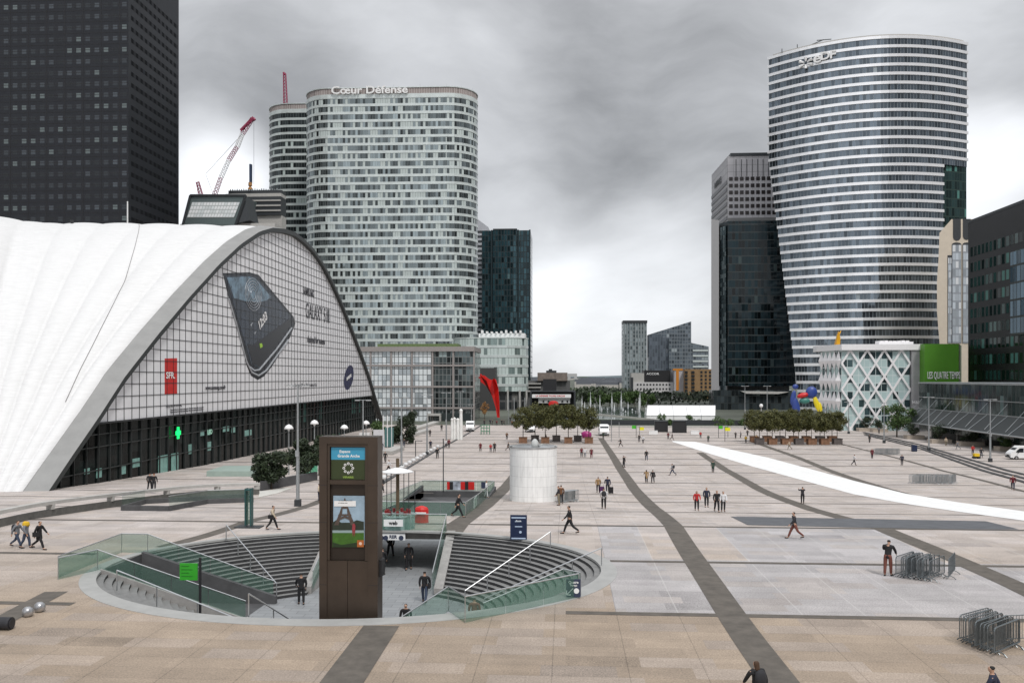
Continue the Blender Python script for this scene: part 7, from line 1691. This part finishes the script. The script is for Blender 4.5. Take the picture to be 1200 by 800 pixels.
def body_meshes(kind, female=False, var=0):
    J = pose(kind, var); ch = []
    w = .92 if female else 1.0
    ch.append(([J['pel'], J['sp'], J['ch'], J['ch']+Vector((0, 0, .09)), J['nk'], J['nk']+Vector((0, .005, .05)), J['hd'], J['hd'].lerp(J['tp'], .55), J['tp']], [(.13, .10), (.12*w, .09), (.145*w, .10), (.10, .075), .055, .055, (.072, .088), (.078, .09), (.05, .06)]))
    for nm, s in (('R', 1), ('L', -1)):
        ch.append(([J['pel'], J['hip'+nm], J['kn'+nm], J['an'+nm], J['toe'+nm]], [(.13, .10), .085, .058, .04, (.042, .03)]))
        ch.append(([J['ch']+Vector((0, 0, .09)), J['sh'+nm], J['el'+nm], J['wr'+nm], J['hd'+nm]], [(.10, .075), .052, .04, .028, (.035, .016)]))
        d = J['fd'+nm].normalized(); pa = J['wr'+nm].lerp(J['hd'+nm], .5)
        for q, ln in ((-.027, .06), (-.009, .072), (.009, .068), (.027, .052)):
            o = Vector((0, q, 0)) if abs(d.z) > .5 else Vector((q, 0, 0)); base = pa+o; bend = Vector((-s*.25, .0, 0)); ch.append(([base, J['hd'+nm]+o+d*ln*.5, J['hd'+nm]+o+(d+bend)*ln], [.009, .009, .008]))
        tb = pa+d*.0; ch.append(([tb, tb+Vector((0, .035, 0))+d*.02, tb+Vector((0, .045, 0))+d*.05], [.011, .010, .009]))
    nose = J['hd']+Vector((0, .082, .035)); ch.append(([J['hd']+Vector((0, .03, .05)), nose], [.02, .012]))
    for s in (-1, 1): ch.append(([J['hd']+Vector((s*.05, -.005, .03)), J['hd']+Vector((s*.078, -.015, .035))], [.022, .014]))
    body = skinned(ch, 'person_body')
    # garments
    jk = [([J['pel']+Vector((0, 0, -.13)), J['pel']+Vector((0, 0, -.02)), J['sp'], J['ch'], J['ch']+Vector((0, 0, .09)), J['nk']-Vector((0, 0, .01))], [(.165, .135), (.16, .13), (.145*w, .115), (.165*w, .125), (.125, .10), (.068, .066)])]
    for nm in 'RL': jk.append(([J['ch']+Vector((0, 0, .09)), J['sh'+nm], J['el'+nm], J['wr'+nm]], [(.125, .10), .075, .06, .045]))
    jacket = skinned(jk, 'jacket')
    coat = skinned([([J['pel']+Vector((0, 0, -.38)), J['pel']+Vector((0, 0, -.18)), J['pel'], J['sp'], J['ch'], J['ch']+Vector((0, 0, .09)), J['nk']-Vector((0, 0, .01))], [(.19, .17), (.18, .15), (.16, .13), (.145*w, .115), (.165*w, .125), (.125, .10), (.068, .066)])]+jk[1:], 'coat')
    tr = [([J['pel']+Vector((0, 0, .13)), J['pel']], [(.14, .11), (.145, .115)])]
    for nm in 'RL': tr.append(([J['pel'], J['hip'+nm], J['kn'+nm], J['an'+nm]+Vector((0, 0, .02))], [(.145, .115), .10, .075, .058]))
    trou = skinned(tr, 'trousers')
    sh = []
    for nm in 'RL': a = J['an'+nm]; sh.append(([a+Vector((0, -.03, -.03)), a.lerp(J['toe'+nm], .6)+Vector((0, 0, -.01)), J['toe'+nm]+Vector((0, .03, 0))], [.052, .045, .038]))
    shoes = skinned(sh[:1], 'shoe'); shoes2 = skinned(sh[1:], 'shoe')
    hair = skinned([([J['hd']+Vector((0, -.035, .01)), J['hd'].lerp(J['tp'], .6)+Vector((0, -.022, .0)), J['tp']+Vector((0, -.012, .012))], [(.078, .065), (.086, .088), (.06, .07)])], 'hair')
    lhair = skinned([([J['nk']+Vector((0, -.075, -.06)), J['hd']+Vector((0, -.05, -.02)), J['hd'].lerp(J['tp'], .6)+Vector((0, -.022, 0)), J['tp']+Vector((0, -.012, .012))], [(.07, .035), (.088, .06), (.088, .088), (.06, .07)])], 'long_hair')
    return dict(J=J, body=body, jacket=jacket, coat=coat, trousers=trou, shoes=shoes, shoes2=shoes2, hair=hair, long_hair=lhair)
PM = {}; PM_C = []
def cloth(col): return mat('cloth_%02d_%02d_%02d' % tuple(int(c*99) for c in col), col, .85, 0, .15, 5)
C_ = dict(black=(.012, .012, .014), dark=(.022, .022, .026), navy=(.018, .022, .045), grey=(.16, .17, .19), white=(.65, .65, .66), red=(.42, .02, .02), maroon=(.12, .012, .02), brown=(.14, .065, .03), tan=(.30, .19, .09), beige=(.48, .40, .30), green=(.02, .05, .035), jeans=(.035, .05, .085), khaki=(.20, .17, .12), yellow=(.6, .38, .02), rust=(.16, .055, .04), purple=(.08, .02, .09), orange=(.5, .15, .02), pink=(.5, .25, .28))
def person(p, heading, kind, top, bot, label, hair='dark', coat=False, longh=False, bag=None, h=1.0, hat=None, group='people walking on the plaza', female=False):
    var = len(PM_C) % 3 if kind in ('stand', 'walk', 'walk2') else 0; PM_C.append(1)
    k = (kind, female, var)
    if k not in PM: PM[k] = body_meshes(kind, female, var)
    M = PM[k]; J = M['J']
    t = bpy.data.objects.new('person', M['body']); COL.objects.link(t); t.location = p; t.rotation_euler.z = heading; t.scale = (h*1.13, h*1.13, h)
    if not M['body'].materials: M['body'].materials.append(skinm)
    tag(t, label, 'person', group); WL[t] = Vector((0, 0, 0))
    def part(key, nm, m):
        me = M[key]
        if not me.materials: me.materials.append(m)
        o = bpy.data.objects.new(nm, me); COL.objects.link(o); o.parent = t
        o.material_slots[0].link = 'OBJECT'; o.material_slots[0].material = m; return o
    part('coat' if coat else 'jacket', 'coat' if coat else 'jacket', cloth(C_[top])); part('trousers', 'trousers', cloth(C_[bot])); part('shoes', 'shoe', cloth(C_['black'])); part('shoes2', 'shoe', cloth(C_['black']))
    hm_ = mat('hair_'+hair, {'dark': (.015, .011, .009), 'brown': (.06, .03, .015), 'blond': (.3, .2, .1), 'ginger': (.2, .06, .02), 'grey': (.3, .3, .3), 'cap': (.01, .01, .01)}[hair], .8, 0, .1)
    part('long_hair' if longh else 'hair', 'hair', hm_)
    if bag == 'backpack':
        b = MB(); c = J['ch']+Vector((0, -.20, -.05)); b.lathe(c-Vector((0, 0, .22)), [(.10, 0), (.16, .05), (.17, .2), (.15, .36), (.08, .44)], 12, sy=.65); b.tube(J['sh'+'R']+Vector((-.08, .11, -.1)), J['shR']+Vector((-.08, -.1, .05)), .02, n=5); b.tube(J['shL']+Vector((.08, .11, -.1)), J['shL']+Vector((.08, -.1, .05)), .02, n=5); b.build('backpack', cloth(C_['dark']), t, smooth=True)
    if bag == 'shoulder':
        b = MB(); c = J['hipR']+Vector((.14, -.02, .05)); b.box(c, (.12, .34, .26)); b.path([c+Vector((0, .12, .12)), J['shL']+Vector((.06, .09, .03))], .012, 5); b.path([c+Vector((0, -.12, .12)), J['shL']+Vector((.06, -.09, .03))], .012, 5); b.build('shoulder_bag', cloth(C_['black']), t)
    if bag == 'phone':
        b = MB(); b.box(J['hdL']+Vector((0, .03, .05)), (.07, .012, .14)); b.build('phone', black, t)
    return t
def PP(x, y, kind, head, top, bot, label, z=None, **kw):
    p = G(x, y) if z is None else atZ(x, y, z); return person(p, rad(head), kind, top, bot, label, **kw)
# heading: 0 = away from camera, 90 = left, -90 = right, 180 = towards the camera
LR, RL, AW, TW = -90, 90, 0, 180
PP(20, 641.5, 'walk', LR, 'grey', 'jeans', 'pale grey jacketed walker with a dark backpack, leftmost person at the left edge', bag='backpack', hair='brown', h=.98)
PP(30.5, 642, 'walk2', LR, 'grey', 'jeans', 'walker with bright yellow hood and grey top, middle of the trio at the left edge', hair='blond', longh=True, h=.98)
sc_t = MB(); g_ = G(30.5, 642); sc_t.lathe(g_+Vector((0, 0, 1.35)), [(.14, 0), (.2, .1), (.17, .25), (.1, .32)], 10)
ypr = [o for o in COL.objects if o.get('label', '').startswith('walker with bright yellow')][0]; WL[ypr] = g_; o_ = sc_t.build('hood', cloth(C_['yellow']), ypr)
PP(46, 643.5, 'walk', LR, 'black', 'black', 'walker all in black with a bag, right one of the trio at the left edge', bag='shoulder', hair='brown', h=1.02, coat=True)
PP(319.5, 620.5, 'walk2', LR, 'beige', 'black', 'person in a beige coat walking past the glass portal', bag='shoulder', coat=False, female=True, h=.98)
PP(353, 708, 'stand2', 20, 'black', 'black', 'man in black standing on the lower floor left of the brown pylon', z=FZ, h=1.05)
PP(448, 673, 'stand', AW, 'black', 'black', 'dark figure in the lower hall nearest the brown pylon', z=FZ, h=1.05); PP(457.5, 652.5, 'walk', AW, 'black', 'dark', 'dark figure deepest in the lower hall under the transit sign', z=FZ, h=1.05)
PP(479, 667, 'stand', TW, 'black', 'black', 'long coated figure in the middle of the lower hall', z=FZ, coat=True, hair='brown', h=1.05); PP(497.5, 706, 'walk2', AW, 'black', 'jeans', 'man in black jacket and jeans at the foot of the right stairs', z=FZ, h=1.08, bag='shoulder')
PP(475.5, 747, 'stand', TW, 'black', 'dark', 'person showing only the head above the near rim right of the brown pylon', z=FZ, h=1.0, hair='dark')
PP(556, 740, 'stand', AW, 'rust', 'brown', 'person in a rust brown coat behind the near glass guard', z=FZ+.4, coat=True, h=1.0)
PP(667.5, 625.5, 'walk', RL, 'black', 'black', 'man in black striding left in front of the white drum', h=1.12)
PP(537, 606, 'walk', LR, 'black', 'black', 'tall man in black suit striding past the rear pit', h=1.07); PP(570, 583, 'stand', LR, 'white', 'white', 'person in white standing at the far corner of the rear pit')
PP(654.5, 592, 'stand', RL, 'dark', 'khaki', 'person in dark coat and pale trousers right of the white drum', coat=False, h=1.03); PP(657.5, 590, 'stand', AW, 'brown', 'dark', 'person in brown behind the one in pale trousers by the white drum', h=1.0)
PP(701, 577, 'walk2', AW, 'tan', 'black', 'person in a tan jacket pulling a purple suitcase', hair='brown', h=.98); PP(712, 577.5, 'walk', AW, 'navy', 'dark', 'person in a dark jacket pulling a black suitcase', h=1.05)
def suitcase(x, y, col, label):
    g_ = G(x, y); t = thing('suitcase', label, 'suitcase', g_); b = MB(); b.box(g_+Vector((0, 0, .38)), (.48, .3, .62)); b.box(g_+Vector((0, 0, .38)), (.44, .34, .56)); b.build('case', cloth(C_[col]), t); b = MB()
    for s in (-1, 1): b.tube(g_+Vector((s*.14, .1, .7)), g_+Vector((s*.14, .25, 1.0)), .012, n=5); b.tube(g_+Vector((s*.18, -.03, .05)), g_+Vector((s*.18, .03, .05)), .05, n=8)
    b.tube(g_+Vector((-.14, .25, 1.0)), g_+Vector((.14, .25, 1.0)), .014, n=5); b.build('handle', dsteel, t)
suitcase(705.5, 577.5, 'purple', 'purple suitcase beside the person in the tan jacket'); suitcase(716, 578, 'black', 'black suitcase beside the person in the dark jacket')
PP(707.5, 596, 'stand2', AW, 'white', 'black', 'person in white shirt with a pink backpack, below the two with suitcases', bag='backpack', h=1.05)
PP(681.5, 535.5, 'stand', AW, 'maroon', 'dark', 'person in maroon, left of the trio beyond the white drum'); PP(685.5, 536, 'walk2', AW, 'white', 'grey', 'person in white, middle of the trio beyond the white drum'); PP(693, 536.5, 'stand', AW, 'maroon', 'maroon', 'person in a dark red coat, right of the trio beyond the white drum', coat=True)
PP(727, 523.5, 'walk', RL, 'black', 'black', 'black clad walker near the slim grey poles', h=1.05); PP(731, 547.5, 'phone', -60, 'dark', 'dark', 'dark clad person looking at a phone beside the curved dark band', h=1.05); PP(757.5, 539.5, 'walk2', AW, 'black', 'jeans', 'man in black walking away in the middle of the plaza', h=1.05)
PP(757.5, 566, 'walk', AW, 'tan', 'black', 'woman in a tan coat, left of the pair in the middle of the plaza', coat=True, longh=True, hair='brown', h=.97, female=True); PP(765, 566, 'walk2', AW, 'black', 'dark', 'person in black, right of the pair in the middle of the plaza', h=.96, bag='shoulder')
PP(788, 557, 'walk', RL, 'grey', 'jeans', 'walker in grey with a dark bag right of the middle pair', bag='backpack', h=.98); PP(835.5, 553.5, 'stand', AW, 'green', 'black', 'person in a dark green coat on the curved dark band', coat=True, h=.98)
PP(816.5, 598, 'stand2', TW, 'red', 'black', 'person in a bright red jacket with thin black legs', h=.97, longh=True); PP(828, 594, 'stand', TW, 'navy', 'black', 'tall man in a dark suit right of the red jacket', h=1.02); PP(840, 599.5, 'walk2', TW, 'black', 'black', 'man in black, left one of the closely standing pair', h=1.05); PP(847.5, 599.5, 'stand', TW, 'white', 'dark', 'person in a pale shirt, right one of the closely standing pair', h=1.0)
PP(749, 518, 'stand', AW, 'dark', 'dark', 'dark person of the far couple under the yellow flag'); PP(753.5, 519.5, 'walk', AW, 'white', 'dark', 'person in a pale top of the far couple under the yellow flag', bag='shoulder')
PP(940.5, 590, 'photo', AW, 'dark', 'black', 'person holding up a camera below the white painted path', h=.92); PP(931, 631, 'walk', RL, 'dark', 'rust', 'man in black jacket and brown trousers striding left on the right half', h=1.03)
PP(925, 526.5, 'walk', RL, 'beige', 'khaki', 'beige clad walker in front of the right potted grove', hair='brown'); PP(1001, 545, 'walk2', LR, 'white', 'dark', 'person in a white top below the right grove'); PP(1057, 545, 'stand', AW, 'navy', 'dark', 'person in dark clothes between the two far barrier stacks'); PP(1022, 537, 'stand', TW, 'maroon', 'dark', 'person in maroon beside the farthest barrier stack', coat=True)
PP(1040.5, 674.5, 'lean', -35, 'black', 'rust', 'man with a dark cap leaning at the barrier stack', hair='cap', h=1.08); PP(1187, 574, 'walk2', 150, 'maroon', 'navy', 'person in dark red and blue near the right edge by the stepped lines', h=1.0)
PP(1019, 518.5, 'stand', AW, 'black', 'black', 'black clad person left of the lamp post before the lattice building', h=1.05); PP(1030, 508, 'stand', AW, 'grey', 'dark', 'far person under the lattice building'); PP(1108.5, 522, 'stand', TW, 'beige', 'khaki', 'person in beige beside the clipped shrub right of the first lamp post'); PP(1122.5, 526.5, 'walk', RL, 'grey', 'grey', 'grey clad walker between the two clipped shrubs')
PP(1140, 532.5, 'stand', TW, 'red', 'dark', 'person in a red top by the largest clipped shrub'); PP(1150, 536, 'stand2', TW, 'dark', 'jeans', 'dark person right of the red top by the yellow cart'); PP(1145.5, 536.5, 'stand', TW, 'white', 'white', 'small child in white by the yellow cart', h=.6)
PP(563, 529, 'stand', TW, 'maroon', 'black', 'maroon coated person, leftmost of three on the pale walkway', coat=True); PP(575, 529.5, 'stand', TW, 'red', 'navy', 'person in red, middle of three on the pale walkway', h=.92); PP(579.5, 529.5, 'stand', TW, 'black', 'black', 'black coated person, right of three on the pale walkway', coat=True, h=1.08); PP(595.5, 528, 'walk', LR, 'black', 'black', 'black clad person left of the top of the white drum'); PP(594, 515, 'stand', AW, 'brown', 'dark', 'far person in brown above the white drum')
PP(451.5, 542, 'walk2', TW, 'black', 'black', 'person in black just right of the brown pylon edge, near the lamp', h=1.05); PP(455.5, 553.5, 'walk', LR, 'white', 'black', 'man in a white shirt striding beside the stone balls', h=1.08); PP(447, 578.5, 'walk', TW, 'black', 'dark', 'person in black walking beside the brown pylon', h=1.08); PP(504, 511.5, 'stand', AW, 'dark', 'dark', 'far person before the pale stone bench', h=1.0); PP(504.5, 526.5, 'stand2', AW, 'navy', 'dark', 'dark person halfway along the stone balls', h=1.08)
PP(512.5, 537, 'stand', AW, 'black', 'black', 'man in black on the plaza side of the stone balls', h=1.1); PP(522.5, 525, 'stand', TW, 'white', 'dark', 'person in white of the couple near the end of the stone balls', h=1.05); PP(526, 525, 'stand', TW, 'maroon', 'dark', 'person in dark red of the couple near the end of the stone balls', h=1.1); PP(473.5, 523.5, 'stand', AW, 'black', 'jeans', 'person by the short stone bench'); PP(517.5, 505, 'stand', AW, 'black', 'black', 'far person in black at the atrium portal', h=1.1); PP(447.5, 528.5, 'stand', AW, 'navy', 'jeans', 'person in navy before the white standing panel'); PP(374, 588, 'stand', LR, 'beige', 'navy', 'beige clad person half hidden by the left edge of the brown pylon')
PP(175.5, 575, 'stand', AW, 'black', 'black', 'left one of two dark figures before the dark glazing of the white hall', h=1.08, z=zg(82)); PP(180.5, 575.5, 'stand', AW, 'black', 'dark', 'right one of two dark figures before the dark glazing of the white hall', hair='ginger', h=1.08, z=zg(82))
for i, (x, y, c) in enumerate(((567.5, 498, 'dark'), (574.5, 497.5, 'navy'), (577, 498, 'black'), (582, 498.5, 'maroon'), (588, 498, 'black'), (590.5, 498, 'dark'), (598, 494, 'dark'), (604, 496, 'grey'), (610, 495, 'black'), (600, 499, 'brown'))):
    PP(x, y, ('stand', 'walk')[i % 2], (AW, TW, LR)[i % 3], c, 'dark', f'tiny far pedestrian near the red sculpture, number {i+1} of ten from the left', group='far pedestrians by the red sculpture')
for i, (x, y, c, lb) in enumerate(((783, 514.5, 'maroon', 'person in maroon in front of the right black display box'), (787.5, 515.5, 'black', 'black clad person beside the slim stand of the display boxes'), (821, 513.5, 'red', 'person in red right of the display boxes'), (862, 514, 'black', 'black clad person by the green flags'), (868, 513, 'grey', 'grey person just right of the green flags'), (876, 511, 'black', 'black clad person at the left end of the right grove'), (874, 519, 'yellow', 'small person in yellow in front of the right grove'), (886, 517.5, 'yellow', 'person in yellow beside the leftmost planter of the right grove'), (830, 518, 'green', 'person in green on the start of the white painted path'), (707, 514.5, 'green', 'person in green standing before the white delivery van'), (640, 517, 'dark', 'dark person between the left planters'), (677, 517, 'dark', 'dark person before the magenta tricycle cab'), (796, 499, 'grey', 'far person on the footbridge end'))):
    PP(x, y, ('stand', 'walk')[i % 2], (AW, LR, TW)[i % 3], c, 'black', lb, h=.95)
# two close ones cut by the bottom edge
p = atZ(887, 838, 0.0); q_ = person(p, rad(20), 'walk', 'black', 'dark', 'closest person at the bottom edge, dark hair, black coat and backpack, seen from behind', 'brown', coat=True, longh=True, bag='backpack', h=1.0)
p = atZ(1164, 845, 0.0); person(p, rad(60), 'walk', 'navy', 'black', 'dark suited man with a cap at the bottom right edge', 'cap', h=1.0)
